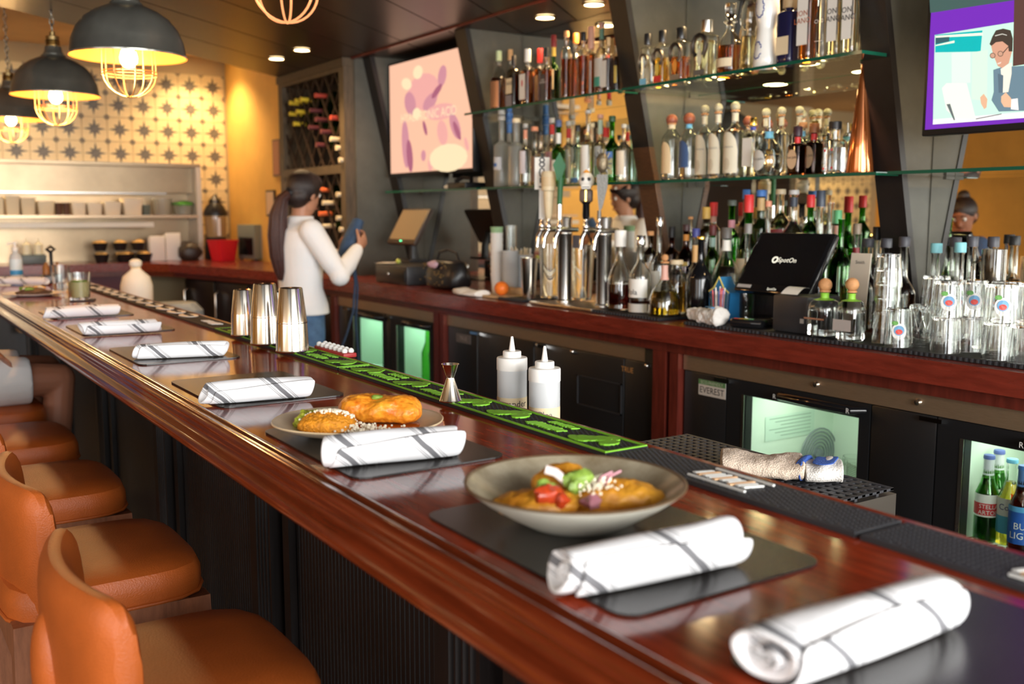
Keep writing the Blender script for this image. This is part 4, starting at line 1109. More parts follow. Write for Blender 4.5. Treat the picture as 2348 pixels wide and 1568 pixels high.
p = at_z(40, 640, TOP + 0.001)
sb = thing('sanitizer_bottle', 'clear pump bottle with blue-banded label at the bar end', 'pump bottle', (p.x, p.y + 0.02, TOP + 0.001))
MB().lathe([(0.030, 0), (0.034, 0.004), (0.034, 0.115), (0.030, 0.135), (0.014, 0.155), (0.014, 0.165)], 28).build('bottle', 'milky_plastic', parent=sb)
m = MB(); cyl_patch(m, 0.0345, 0.045, 0.115, R(120), R(400)); m.build('label', C(0.70, 0.80, 0.84), parent=sb)
m = MB(); cyl_patch(m, 0.0349, 0.025, 0.052, R(120), R(400)); m.build('blue_band', C(0.05, 0.30, 0.62), parent=sb)
MB().lathe([(0.017, 0.163), (0.017, 0.182), (0.007, 0.186), (0.007, 0.202), (0.013, 0.204), (0.013, 0.212), (0.0, 0.214)], 20).tube([(0, 0, 0.208), (-0.035, -0.01, 0.206), (-0.04, -0.012, 0.198)], 0.005, 8).build('pump', 'white_plastic', parent=sb)
p = at_z(108, 655, TOP + 0.001)
cd = thing('condiment_caddy', 'black wire caddy with upright post behind the far plate', 'caddy', (p.x + 0.05, p.y + 0.15, TOP + 0.001))
MB().rbox(-0.05, 0.05, -0.04, 0.04, 0, 0.05, 0.006).build('tray', 'black_plastic', parent=cd)
MB().tube([(0, 0, 0.04), (0, 0, 0.17), (0.02, 0, 0.185), (0.0, 0, 0.20), (-0.02, 0, 0.185), (0, 0, 0.17)], 0.009, 8).build('handle_post', 'black_plastic', parent=cd)
for dx in (-0.028, 0.028): MB().lathe([(0.018, 0.051), (0.018, 0.09), (0.008, 0.105), (0.008, 0.115)], 14, c=(dx, 0, 0)).build('sauce_jar', C(0.25, 0.10, 0.02), parent=cd)

# ================================================================== BOTTLES
PLACED = []
XR = {round(SH_UP, 3): (2.765, 3.14), round(SH_LO, 3): (2.866, 3.14)}
FRONT = math.pi          # label side: towards the bar (-X)
def bottle(label, px, ytop, wpx, X, z0, glass='glass_clear', liquid=None, fill=0.7, sh=0.58, nk=0.72, rn=0.30, cap=0.90, caph=None, capr=1.15, capm=None,
           lab=None, lab2=None, text=None, tcol='ink', tsize=None, tz=None, pw=2.0, sy=1.0, neckband=None, ball=None, group=None, name='liquor_bottle', taper=0.0,
           foot=0.0, prof=None, rz=0.0, stopper=None, labw=0.95, oval=False, cat='bottle'):
    """one bottle standing at plane X: px = middle column, ytop = top row, wpx = apparent width"""
    def fit(X):
        p = at_x(px, ytop, X); H = p.z - z0
        d = depth((X, p.y, z0 + H * 0.3))
        return p, H, d, wpx / FPX * d / 2 * (0.80 if pw > 2.0 else 1.0)
    lo_, hi_ = XR.get(round(z0, 3), (2.50, 3.135))
    best = None
    for k in range(0, 90):
        Xc = X + (0.005 * ((k + 1) // 2)) * (1 if k % 2 else -1)
        p, H, d, r = fit(Xc)
        re = r * (1.22 if pw > 2.5 else 1.0) * max(1.0, sy)
        if Xc - r < lo_ or Xc + r > hi_: continue
        ov = max([0.0] + [re + q[2] + 0.001 - math.hypot(Xc - q[0], p.y - q[1]) for q in PLACED if abs(q[3] - z0) < 0.3])
        if best is None or ov < best[0] - 1e-6: best = (ov, Xc, re)
        if ov == 0: break
    if best is None: best = (0, X, 0.03)
    X = best[1]; p, H, d, r = fit(X)
    PLACED.append((X, p.y, best[2], z0))
    root = thing(name, label, cat, (X, p.y, z0 + 0.0006), rz, group)
    t = min(0.0028, r * 0.12)
    if prof is None:
        hc = cap
        P = [(r * 0.93, 0.0), (r, 0.004), (r * (1 - taper * 0.3), H * 0.10), (r * (1 - taper), H * sh)]
        n = 7
        for k in range(1, n + 1):
            f = k / n
            rr = r * (1 - taper) + (r * rn - r * (1 - taper)) * (f * f * (3 - 2 * f) if pw <= 2.5 else min(1, f * 1.0))
            if pw > 2.5: rr = r * (1 - taper) * math.sqrt(max(0, 1 - f ** 3)) * (1 - rn) + r * rn
            P.append((rr, H * (sh + (nk - sh) * f)))
        P += [(r * rn * 0.97, H * (hc - 0.02)), (r * rn * 1.12, H * (hc - 0.012)), (r * rn * 1.12, H * hc)]
    else:
        P = [(a * r, b * H) for a, b in prof]
    seg = 26 if pw <= 2.0 else 32
    base = max(0.006, H * 0.025) + foot * H
    inner = [(max(0.001, a - t), max(b, base) if b < H * 0.5 else b) for a, b in P]
    Q = [(0.0, 0.0)] + P + list(reversed(inner)) + [(0.0, base)]
    # neck stays round on square bottles
    def lath(mb, pr):
        if pw <= 2.0: return mb.lathe(pr, seg, caps=False, sy=sy)
        vs = []; fs = []
        for (a, b) in pr:
            for i in range(seg):
                an = 2 * math.pi * i / seg
                ca, sa = math.cos(an), math.sin(an)
                e = pw if b < H * sh else 2.0 + (pw - 2.0) * max(0, 1 - (b - H * sh) / max(1e-4, H * (nk - sh)))
                q = (abs(ca) ** e + abs(sa) ** e) ** (-1.0 / e)
                f = min(1, max(0, (b / H - sh) / max(1e-4, nk - sh)))
                yy = sy + (1 - sy) * f
                vs.append((a * ca * q, a * sa * q * yy, b))
        for j in range(len(pr) - 1):
            for i in range(seg): fs.append((j * seg + i, j * seg + (i + 1) % seg, (j + 1) * seg + (i + 1) % seg, (j + 1) * seg + i))
        return mb.add(vs, fs)
    lath(MB(), Q).build('glass', glass, parent=root, angle=50)
    if liquid:
        lv = H * fill; LQ = [(0.0, base + 0.0006)]
        pts = [(a, b) for a, b in inner if base < b < lv]
        LQ.append((max(0.001, inner[1][0] - 0.0005), base + 0.0008))
        for a, b in pts: LQ.append((max(0.001, a - 0.0005), b))
        # radius at the fill line
        ra = inner[-1][0]
        for (a, b), (a2, b2) in zip(inner, inner[1:]):
            if b <= lv <= b2 and b2 > b: ra = a + (a2 - a) * (lv - b) / (b2 - b); break
        LQ += [(max(0.001, ra - 0.0005), lv), (0.0, lv)]
        lath(MB(), LQ).build('liquor', liquid, parent=root, angle=50)
    rneck = P[-1][0]
    zc = P[-1][1]
    if ball is not None:          # ball stopper
        rb = ball[1] / FPX * d / 2
        MB().lathe([(rneck * 0.8, zc), (rneck * 1.25, zc + 0.001), (rneck * 1.25, zc + 0.006), (rneck * 0.7, zc + 0.008)], 18).build('stopper_collar', ball[2] if len(ball) > 2 else 'cork', parent=root)
        MB().sphere((0, 0, H - rb), rb, seg=18, rings=12).build('ball_stopper', ball[0], parent=root)
    elif stopper is not None:
        MB().lathe([(a * r, b * H) for a, b in stopper[1]], 12, pw=2.0).build('stopper', stopper[0], parent=root)
    elif capm is not None:
        zc0 = H * (cap if caph is None else caph)
        MB().lathe([(rneck * capr, zc0 - 0.001), (rneck * capr * 1.02, zc0 + 0.002), (rneck * capr, H - 0.002), (rneck * capr * 0.92, H)], 22).build('cap', capm, parent=root)
    if neckband is not None:
        zb0, zb1, nm = neckband
        zb0 *= H; zb1 *= H
        def rad(z):
            for (a, b), (a2, b2) in zip(P, P[1:]):
                if b <= z <= b2 and b2 > b: return a + (a2 - a) * (z - b) / (b2 - b)
            return P[-1][0]
        MB().lathe([(rad(zb0 + (zb1 - zb0) * k / 4) + 0.0006, zb0 + (zb1 - zb0) * k / 4) for k in range(5)], 22, caps=False).build('neck_band', nm, parent=root)
    def label_patch(nm, z0_, z1_, m_, half=labw, off=0.0006, oval=False):
        mb = MB(); za, zb = z0_ * H, z1_ * H
        if pw > 2.5:
            hw = r * sy * 0.80 * (half / 0.95); x = -(r + off)
            if oval:
                vs = [(x, hw * math.cos(a), (za + zb) / 2 + (zb - za) / 2 * math.sin(a)) for a in [2 * math.pi * q / 20 for q in range(20)]]
                mb.add(vs, [tuple(range(20))], 0, True)
            else: mb.add([(x, -hw, za), (x, hw, za), (x, hw, zb), (x, -hw, zb)], [(0, 1, 2, 3)], 0, True)
        else:
            n = 12; vs = []
            for i in range(n + 1):
                u = -1 + 2 * i / n; a = FRONT + half * u
                e = math.sqrt(max(0, 1 - u * u)) if oval == True else (1.0 if oval is False else 0.55 + 0.45 * math.sqrt(max(0, 1 - u * u)))
                zm = (za + zb) / 2; hh = (zb - za) / 2
                lo = zm - hh * e if oval is True else za
                hi = zm + hh * e if oval is True else za + (zb - za) * e
                rr = r * (1 - taper) + off if taper else r + off
                for z in (lo, hi): vs.append((rr * math.cos(a), rr * math.sin(a) * sy, z))
            mb.add(vs, [(2 * i, 2 * i + 2, 2 * i + 3, 2 * i + 1) for i in range(n)])
        return mb.build(nm, m_, parent=root)
    if lab: label_patch('label', lab[0], lab[1], lab[2], oval=oval)
    if lab2: label_patch('label_band', lab2[0], lab2[1], lab2[2], half=labw * (lab2[3] if len(lab2) > 3 else 1.0), off=0.0011, oval=(lab2[4] if len(lab2) > 4 else False))
    if text:
        for k, s in enumerate(text.split('|')):
            zz = (tz if tz is not None else (lab[0] + lab[1]) / 2) * H - k * (tsize or 0.014) * 0.95
            vs, fs = text_geo(s, tsize or 0.014)
            mb = MB()
            if pw > 2.5: mb.add([(-(r + 0.0016), -u, zz + v) for u, v, _ in vs], fs, 0, True)
            else: mb.add([((r + 0.0016) * math.cos(FRONT + u / r), (r + 0.0016) * math.sin(FRONT + u / r) * sy, zz + v) for u, v, _ in vs], fs, 0, True)
            mb.build('lettering', tcol, parent=root, smooth=False)
    return root
WHT = C(0.80, 0.77, 0.70); CRM = C(0.78, 0.64, 0.42); TAN = C(0.72, 0.45, 0.22); BLK = C(0.015, 0.014, 0.014); REDC = C(0.62, 0.03, 0.03); DRED = C(0.22, 0.02, 0.025)
BLU = C(0.06, 0.18, 0.50); LBLU = C(0.18, 0.50, 0.72); NAV = C(0.02, 0.03, 0.11); GRN = C(0.16, 0.42, 0.10); PGRN = C(0.55, 0.66, 0.40); TEAL = C(0.08, 0.45, 0.34); SAL = C(0.78, 0.33, 0.20)
PNK = C(0.66, 0.36, 0.28); GRY = C(0.45, 0.44, 0.42); YEL = C(0.72, 0.52, 0.10); ORG = C(0.75, 0.30, 0.05)
gU = 'whiskey bottles on the upper shelf'
U, Lo = SH_UP, SH_LO
# ---- upper shelf behind the taps (whiskies)
bottle('tapered amber decanter with pale green cap at the shelf end', 1144, 117, 40, 2.90, U, liquid='liq_whiskey', fill=0.56, sh=0.50, nk=0.80, rn=0.26, cap=0.84, capm=PGRN, lab=(0.08, 0.5, C(0.30, 0.14, 0.07)), group=gU)
bottle('amber decanter with tan cap tucked behind the green-capped one', 1170, 114, 34, 3.03, U, liquid='liq_whiskey', fill=0.5, sh=0.50, nk=0.80, rn=0.28, cap=0.84, capm=TAN, group=gU)
bottle('flat square whiskey bottle with cream label reading KNOB and black cap', 1178, 128, 34, 2.83, U, glass='glass_smoke', liquid='liq_dark', fill=0.6, sh=0.66, nk=0.76, rn=0.30, cap=0.82, capm=BLK, lab=(0.27, 0.56, CRM), lab2=(0.02, 0.24, C(0.22, 0.20, 0.22)), text='KNOB', tsize=0.024, tz=0.46, pw=4, sy=1.15, group=gU)
bottle('whiskey bottle with tall white cap and white label with red seal', 1210, 113, 38, 2.85, U, liquid='liq_whiskey', fill=0.62, sh=0.60, nk=0.70, rn=0.36, cap=0.78, capm=WHT, lab=(0.12, 0.56, WHT), lab2=(0.34, 0.46, REDC, 0.25, True), pw=3.4, group=gU)
bottle('square whiskey bottle with bright red cap and orange label', 1238, 112, 34, 2.90, U, liquid='liq_amber', fill=0.66, sh=0.60, nk=0.70, rn=0.36, cap=0.76, capm=REDC, lab=(0.12, 0.54, TAN), pw=3.4, group=gU)
bottle('square black-labelled whiskey bottle with black cap', 1254, 110, 28, 2.85, U, liquid='liq_whiskey', fill=0.6, sh=0.58, nk=0.70, rn=0.36, cap=0.84, capm=BLK, lab=(0.05, 0.52, C(0.05, 0.05, 0.055)), text='JACK|DANIELS', tsize=0.012, tz=0.42, tcol=WHT, pw=3.4, group=gU)
bottle('green whiskey bottle with dark red cap and cream label', 1270, 81, 28, 2.92, U, glass='glass_green', liquid='liq_amber', fill=0.5, sh=0.48, nk=0.62, rn=0.34, cap=0.83, capm=DRED, lab=(0.22, 0.50, CRM), neckband=(0.70, 0.83, YEL), group=gU)
bottle('tall clear whiskey bottle with cork top beside the green one', 1299, 72, 30, 2.86, U, liquid='liq_whiskey', fill=0.60, sh=0.62, nk=0.78, rn=0.38, cap=0.92, capm='cork', pw=3.0, group=gU)
bottle('amber whiskey bottle with glossy orange cap', 1320, 77, 32, 2.92, U, liquid='liq_amber', fill=0.62, sh=0.60, nk=0.74, rn=0.32, cap=0.86, capm=ORG, group=gU)
bottle('dark amber whiskey bottle with black and gold cap', 1338, 74, 32, 2.85, U, liquid='liq_whiskey', fill=0.64, sh=0.62, nk=0.75, rn=0.36, cap=0.87, capm=BLK, pw=3.0, group=gU)
bottle('tall whiskey bottle with long tan neck sleeve and cream label', 1356, 62, 30, 2.88, U, liquid='liq_amber', fill=0.62, sh=0.58, nk=0.67, rn=0.42, cap=0.70, capm=PNK, capr=1.1, lab=(0.05, 0.52, WHT), lab2=(0.28, 0.33, C(0.25, 0.16, 0.18), 0.5), group=gU)
bottle('clear-necked whiskey bottle with pink cap and teal block on its label', 1380, 53, 32, 2.90, U, liquid='liq_amber', fill=0.5, sh=0.58, nk=0.70, rn=0.34, cap=0.94, capm=PNK, lab=(0.14, 0.52, WHT), lab2=(0.14, 0.27, TEAL, 0.7), neckband=(0.78, 0.92, C(0.12, 0.25, 0.18)), group=gU)
bottle('square whiskey bottle with plain grey-white label', 1395, 86, 30, 2.82, U, liquid='liq_dark', fill=0.62, sh=0.62, nk=0.72, rn=0.34, cap=0.86, capm=C(0.5, 0.32, 0.15), lab=(0.10, 0.58, C(0.68, 0.66, 0.60)), pw=3.6, group=gU)
bottle('dark amber bottle with yellow label against the black fin', 1414, 86, 28, 2.90, U, liquid='liq_dark', fill=0.66, sh=0.60, nk=0.74, rn=0.34, cap=0.86, capm=C(0.30, 0.13, 0.05), lab=(0.20, 0.50, YEL), group=gU)
# ---- lower shelf behind the taps (vodkas, gins)
gL = 'clear spirits on the lower shelf behind the taps'
bottle('frosted clear vodka bottle with grey-white cap at the shelf end', 1150, 266, 36, 2.92, Lo, glass='glass_frost', liquid='liq_clear', sh=0.58, nk=0.66, rn=0.36, cap=0.94, capm=GRY, lab=(0.24, 0.42, C(0.62, 0.64, 0.68)), lab2=(0.28, 0.34, BLU, 0.4, True), group=gL)
bottle('frosted clear vodka bottle with blue cap and blue neck', 1168, 270, 34, 3.03, Lo, glass='glass_frost', liquid='liq_clear', sh=0.58, nk=0.66, rn=0.36, cap=0.93, capm=BLU, neckband=(0.78, 0.92, BLU), group=gL)
bottle('frosted clear vodka bottle with cream cap', 1184, 272, 38, 2.90, Lo, glass='glass_frost', liquid='liq_clear', sh=0.58, nk=0.66, rn=0.38, cap=0.94, capm=CRM, group=gL)
bottle('slim bottle with white label and salmon neck band', 1205, 284, 28, 2.92, Lo, liquid='liq_clear', sh=0.55, nk=0.66, rn=0.32, cap=0.94, capm=GRY, lab=(0.20, 0.56, C(0.72, 0.66, 0.68)), neckband=(0.76, 0.90, SAL), group=gL)
bottle('gin bottle with salmon wax top and brown side label', 1226, 291, 28, 2.97, Lo, liquid='liq_gold', fill=0.3, sh=0.52, nk=0.62, rn=0.42, cap=0.93, capm=SAL, capr=1.25, lab=(0.08, 0.50, C(0.45, 0.22, 0.13)), group=gL)
bottle('bottle with black and white diamond label beside the 805 tap', 1240, 300, 26, 2.90, Lo, liquid='liq_clear', sh=0.56, nk=0.66, rn=0.32, cap=0.92, capm=BLK, lab=(0.06, 0.52, C(0.03, 0.03, 0.03)), lab2=(0.14, 0.44, WHT, 0.8, True), group=gL)
bottle('clear bottle with red neck band and grey cap behind the taps', 1266, 271, 30, 2.97, Lo, liquid='liq_clear', sh=0.54, nk=0.64, rn=0.34, cap=0.93, capm=GRY, neckband=(0.76, 0.90, REDC), lab=(0.15, 0.50, C(0.62, 0.30, 0.30)), group=gL)
bottle('green gin bottle with blue and white neck', 1281, 276, 32, 2.90, Lo, glass='glass_green', liquid='liq_clear', sh=0.50, nk=0.62, rn=0.36, cap=0.90, capm=C(0.08, 0.12, 0.25), neckband=(0.64, 0.80, WHT), lab=(0.12, 0.38, WHT), group=gL)
bottle('clear bottle with red neck band and cream label', 1304, 278, 28, 2.95, Lo, liquid='liq_clear', sh=0.58, nk=0.66, rn=0.36, cap=0.93, capm=GRY, neckband=(0.74, 0.88, REDC), lab=(0.10, 0.55, C(0.70, 0.62, 0.48)), group=gL)
bottle('pale blue-green gin bottle with black cap and embossed oval', 1325, 287, 32, 2.88, Lo, glass='glass_aqua', liquid='liq_clear', sh=0.58, nk=0.70, rn=0.32, cap=0.90, capm=BLK, lab=(0.02, 0.10, C(0.03, 0.10, 0.22)), lab2=(0.36, 0.62, C(0.25, 0.28, 0.24), 0.4, True), group=gL)
bottle('tall clear bottle with clear long neck and white label', 1349, 253, 34, 2.92, Lo, liquid='liq_pale', sh=0.52, nk=0.62, rn=0.32, cap=0.96, capm=GRY, lab=(0.08, 0.52, WHT), group=gL)
bottle('clear bottle with pale green neck and white-and-green label', 1377, 263, 32, 2.95, Lo, liquid='liq_pale', sh=0.54, nk=0.64, rn=0.34, cap=0.95, capm=PNK, neckband=(0.72, 0.92, C(0.50, 0.64, 0.52)), lab=(0.10, 0.54, WHT), lab2=(0.10, 0.26, C(0.40, 0.60, 0.28), 0.8), group=gL)
bottle('small bottle with red cap behind the green wine bottle', 1388, 293, 22, 3.05, Lo, liquid='liq_clear', sh=0.54, nk=0.64, rn=0.34, cap=0.84, capm=REDC, group=gL)
bottle('green wine bottle with long neck and blue-yellow label', 1404, 266, 36, 2.90, Lo, glass='glass_green', liquid='liq_pale', sh=0.50, nk=0.66, rn=0.34, cap=0.92, capm=C(0.03, 0.08, 0.04), lab=(0.12, 0.44, C(0.45, 0.42, 0.20)), lab2=(0.36, 0.46, BLU, 1.0), group=gL)
bottle('clear bottle with large cream label beside the green wine bottle', 1431, 285, 34, 2.90, Lo, liquid='liq_clear', sh=0.56, nk=0.72, rn=0.28, cap=0.94, capm=C(0.6, 0.55, 0.45), lab=(0.12, 0.54, C(0.74, 0.64, 0.50)), group=gL)
bottle('short aqua glass bottle against the brown fin', 1449, 310, 24, 2.98, Lo, glass='glass_aqua', liquid='liq_clear', sh=0.62, nk=0.76, rn=0.34, cap=0.92, capm=C(0.1, 0.3, 0.25), group=gL)
# ---- upper shelf, tequilas
gT = 'tequilas on the upper shelf'
def horseshoe(root, r, z, h, m_):
    mb = MB(); pts = []
    for k in range(11):
        a = R(-55 + 290 * k / 10)
        pts.append((-(r + 0.002), h * 0.42 * math.cos(a), z + h * 0.5 * math.sin(a)))
    mb.tube(pts, h * 0.10, 6).build('horseshoe_emblem', m_, parent=root)
sq = dict(pw=5, sh=0.70, nk=0.76, rn=0.34, cap=0.80, capr=1.6, sy=1.0, group=gT)
a = bottle('square clear bottle with horseshoe, dark cap and blue tag', 1486, 78, 34, 2.83, U, liquid='liq_clear', fill=0.6, capm=C(0.07, 0.07, 0.07, 0.3, 0.8), lab=(0.04, 0.15, LBLU), neckband=(0.80, 0.9, LBLU), **sq); horseshoe(a, 0.0225, 0.10, 0.06, C(0.28, 0.26, 0.22, 0.4, 1))
a = bottle('square gold bottle with horseshoe, dark cap and red tag', 1520, 71, 38, 2.83, U, liquid='liq_gold', fill=0.5, capm=C(0.07, 0.07, 0.07, 0.3, 0.8), lab=(0.04, 0.16, REDC), lab2=(0.17, 0.42, YEL, 0.45, True), neckband=(0.80, 0.9, DRED), **sq); horseshoe(a, 0.025, 0.105, 0.065, C(0.16, 0.14, 0.12, 0.4, 1))
a = bottle('square amber bottle with horseshoe and black chrome cap', 1563, 64, 46, 2.84, U, liquid='liq_amber', fill=0.46, capm=C(0.07, 0.07, 0.07, 0.3, 0.8), lab=(0.04, 0.14, C(0.25, 0.18, 0.12)), lab2=(0.17, 0.42, ORG, 0.45, True), **sq); horseshoe(a, 0.030, 0.11, 0.075, C(0.16, 0.14, 0.12, 0.4, 1))
a = bottle('large square clear bottle with horseshoe and silver cap', 1622, 47, 56, 2.84, U, liquid='liq_pale', fill=0.64, capm='silver_cap', lab=(0.05, 0.14, C(0.12, 0.11, 0.10)), lab2=(0.20, 0.50, C(0.72, 0.68, 0.50), 0.4, True), **sq); horseshoe(a, 0.036, 0.12, 0.085, C(0.13, 0.12, 0.11, 0.4, 1))
bottle('round-shouldered amber decanter with faceted glass stopper', 1676, 8, 58, 2.84, U, liquid='liq_amber', fill=0.40, sh=0.40, nk=0.66, rn=0.30, cap=0.73, lab=(0.10, 0.22, CRM), stopper=('glass_clear', [(0.20, 0.70), (0.55, 0.735), (0.55, 0.75), (0.26, 0.77), (0.42, 0.83), (0.45, 0.985), (0.40, 1.0), (0, 1.0)]), group=gT)
bottle('tall clear hourglass-shaped decanter', 1722, -60, 46, 2.83, U, liquid='liq_pale', fill=0.36, prof=[(0.95, 0), (1.0, 0.01), (0.90, 0.20), (0.72, 0.40), (0.70, 0.42), (0.86, 0.46), (0.98, 0.53), (0.86, 0.64), (0.60, 0.74), (0.38, 0.82), (0.36, 0.95), (0.40, 0.96)], capm='silver_cap', cap=0.96, group=gT)
a = bottle('white ceramic hourglass bottle painted with blue flowers', 1763, -75, 60, 2.84, U, glass=mat('ceramic_white', (0.82, 0.80, 0.74), 0.15), prof=[(0.95, 0), (1.0, 0.01), (0.96, 0.12), (0.84, 0.26), (0.72, 0.36), (0.70, 0.40), (0.82, 0.48), (0.92, 0.56), (0.86, 0.68), (0.60, 0.80), (0.30, 0.88), (0.28, 0.95), (0.32, 0.96)], capm='silver_cap', cap=0.95, group=gT)
fl = MB(); H_ = at_x(1763, -75, 2.84).z - U; r_ = 60 / FPX * depth((2.84, a.location.y, U)) / 2
def cer_r(f):
    pf = [(1.0, 0.01), (0.96, 0.12), (0.84, 0.26), (0.72, 0.36), (0.70, 0.40), (0.82, 0.48), (0.92, 0.56), (0.86, 0.68)]
    for (a1, b1), (a2, b2) in zip(pf, pf[1:]):
        if b1 <= f <= b2: return r_ * (a1 + (a2 - a1) * (f - b1) / (b2 - b1))
    return r_
rnd = random.Random(3)
for (cu, cz, rad_, n0, n1) in ((-0.1, 0.17, 0.55, 20, 330), (0.0, 0.58, 0.60, 150, 400)):
    for k in range(17):
        an = R(n0 + (n1 - n0) * k / 16); uu = FRONT + cu + rad_ * math.cos(an) * 0.75; zf = cz + rad_ * 0.15 * math.sin(an)
        rr = cer_r(zf) + 0.0008; ta = an + R(90) + (0.6 if k % 2 else -0.6)
        pts = []
        for q in range(8):
            b_ = 2 * math.pi * q / 8; lx = 0.0052 * math.cos(b_); lz = 0.0022 * math.sin(b_)
            du = lx * math.cos(ta) - lz * math.sin(ta); dz = lx * math.sin(ta) + lz * math.cos(ta)
            pts.append((rr * math.cos(uu + du / rr), rr * math.sin(uu + du / rr), zf * H_ + dz))
        fl.add(pts, [tuple(range(8))], 0, True)
o = fl.build('painted_leaves', C(0.04, 0.07, 0.28), parent=a, smooth=False); o['kind'] = 'stuff'
bottle('navy blue flat bottle with wooden stopper and cream label', 1812, -10, 54, 2.83, U, glass=mat('navy_glass', (0.012, 0.012, 0.05), 0.12), pw=5, sy=1.05, sh=0.72, nk=0.78, rn=0.42, cap=0.82, capm='tray_wood', capr=1.5, lab=(0.14, 0.40, CRM), group=gT)
for (px, w_, liq, tc, lb, txt) in ((1858, 48, 'liq_amber', C(0.45, 0.12, 0.05), 'white-labelled bottle of amber tequila beside the navy bottle', 'ION|LANO'), (1924, 42, 'liq_pale', C(0.05, 0.05, 0.05), 'white-labelled bottle of pale tequila, inner of the pair by the fin', 'ON|LANO'), (1958, 42, 'liq_pale', C(0.05, 0.05, 0.05), 'white-labelled bottle of pale tequila right against the fin', 'ON|LANO')):
    bottle(lb, px, -90, w_, 2.82, U, liquid=liq, fill=0.6, sh=0.68, nk=0.76, rn=0.36, cap=0.90, capm=BLK, lab=(0.16, 0.66, WHT), text=txt, tsize=0.026, tz=0.47, tcol=tc, pw=3.2, group=gT)
bottle('clear bottle with white printed lettering between the white-labelled ones', 1893, -70, 36, 2.83, U, liquid='liq_clear', fill=0.7, sh=0.68, nk=0.78, rn=0.36, cap=0.90, capm=BLK, text='CHO', tsize=0.018, tz=0.42, tcol=WHT, lab=(0.20, 0.205, WHT), pw=3.2, group=gT)
# ---- lower shelf, tequilas
gF = 'tequilas on the lower shelf'
bottle('clear bottle with red-brown wooden ball stopper and cream arched label', 1541, 262, 44, 2.90, Lo, liquid='liq_clear', fill=0.5, sh=0.62, nk=0.80, rn=0.34, cap=0.84, ball=('wood_stopper', 26), lab=(0.10, 0.58, C(0.70, 0.52, 0.30)), oval='arch', labw=0.8, neckband=(0.78, 0.84, CRM), group=gF)
bottle('clear bottle with red-brown wooden ball stopper and dark blue label', 1581, 259, 44, 2.92, Lo, liquid='liq_clear', fill=0.5, sh=0.62, nk=0.80, rn=0.30, cap=0.84, ball=('wood_stopper', 27), lab=(0.18, 0.58, C(0.03, 0.08, 0.20)), oval='arch', labw=0.8, neckband=(0.77, 0.83, LBLU), group=gF)
def striped_ball():
    m = bpy.data.materials.new('striped_stopper'); MATS['striped_stopper'] = m; m.use_nodes = True
    nt = m.node_tree; b = nt.nodes['Principled BSDF']; b.inputs['Roughness'].default_value = 0.4
    tc = nt.nodes.new('ShaderNodeTexCoord'); mp = nt.nodes.new('ShaderNodeMapping'); mp.inputs['Rotation'].default_value = (0.5, 0.3, 0)
    wv = nt.nodes.new('ShaderNodeTexWave'); wv.bands_direction = 'Z'; wv.inputs['Scale'].default_value = 55; wv.inputs['Distortion'].default_value = 1.5
    rp = nt.nodes.new('ShaderNodeValToRGB'); rp.color_ramp.elements[0].position = 0.28; rp.color_ramp.elements[1].position = 0.42
    rp.color_ramp.elements[0].color = (0.12, 0.11, 0.06, 1); rp.color_ramp.elements[1].color = (0.74, 0.68, 0.48, 1)
    nt.links.new(tc.outputs['Object'], mp.inputs[0]); nt.links.new(mp.outputs[0], wv.inputs[0]); nt.links.new(wv.outputs[0], rp.inputs[0]); nt.links.new(rp.outputs[0], b.inputs['Base Color'])
striped_ball()
LABC = C(0.70, 0.63, 0.47)
for (px, yt, w_, bw, X, lb) in ((1617, 241, 40, 19, 2.94, 'striped-ball tequila bottle, smallest of the front three'), (1648, 237, 42, 20, 2.90, 'striped-ball tequila bottle, middle of the front three'), (1687, 233, 50, 22, 2.88, 'striped-ball tequila bottle, largest of the front three'),
                        (1757, 248, 38, 21, 3.05, 'striped-ball tequila bottle in the back row behind the globe bottle'), (1793, 245, 38, 20, 3.06, 'striped-ball tequila bottle in the back row, middle one'), (1834, 243, 36, 20, 3.07, 'striped-ball tequila bottle in the back row behind the brown bottles')):
    front = X < 3
    bottle(lb, px, yt, w_, X, Lo, liquid='liq_clear', fill=0.62, sh=0.58, nk=0.72, rn=0.30, cap=0.865, ball=('striped_stopper', bw), lab=(0.06, 0.60, LABC) if front else None, lab2=(0.10, 0.26, C(0.58, 0.50, 0.36), 0.34, True) if front else None,
           oval='arch', labw=1.05, neckband=(0.74, 0.85, LABC), text='FORTALEZA' if front else None, tz=0.40, tsize=0.010, tcol='ink_grey', group=gF)
bottle('gold-capped bottle with blue neck band and white paper label', 1728, 271, 46, 2.93, Lo, liquid='liq_pale', fill=0.6, sh=0.66, nk=0.76, rn=0.34, cap=0.88, capm='gold', lab=(0.18, 0.66, WHT), neckband=(0.80, 0.85, C(0.05, 0.06, 0.35)), pw=3.0, group=gF)
bottle('bottle with wooden ball stopper half hidden behind the gold cap', 1716, 266, 34, 3.05, Lo, liquid='liq_clear', sh=0.60, nk=0.78, rn=0.34, cap=0.84, ball=('wood_stopper', 24), group=gF)
bottle('globe-shaped clear bottle with blue neck band and steel pourer', 1765, 268, 70, 2.88, Lo, liquid='liq_clear', fill=0.45, prof=[(0.62, 0), (0.78, 0.02), (0.98, 0.18), (1.0, 0.28), (0.92, 0.42), (0.66, 0.55), (0.32, 0.63), (0.26, 0.68), (0.26, 0.74), (0.32, 0.76)], lab=(0.10, 0.44, C(0.60, 0.58, 0.52)), oval=True, labw=0.5, neckband=(0.64, 0.75, LBLU), text='Don Julio', tsize=0.013, tz=0.29, stopper=('chrome', [(0.26, 0.755), (0.24, 0.80), (0.08, 0.82), (0.05, 1.0), (0.0, 1.0)]), group=gF)
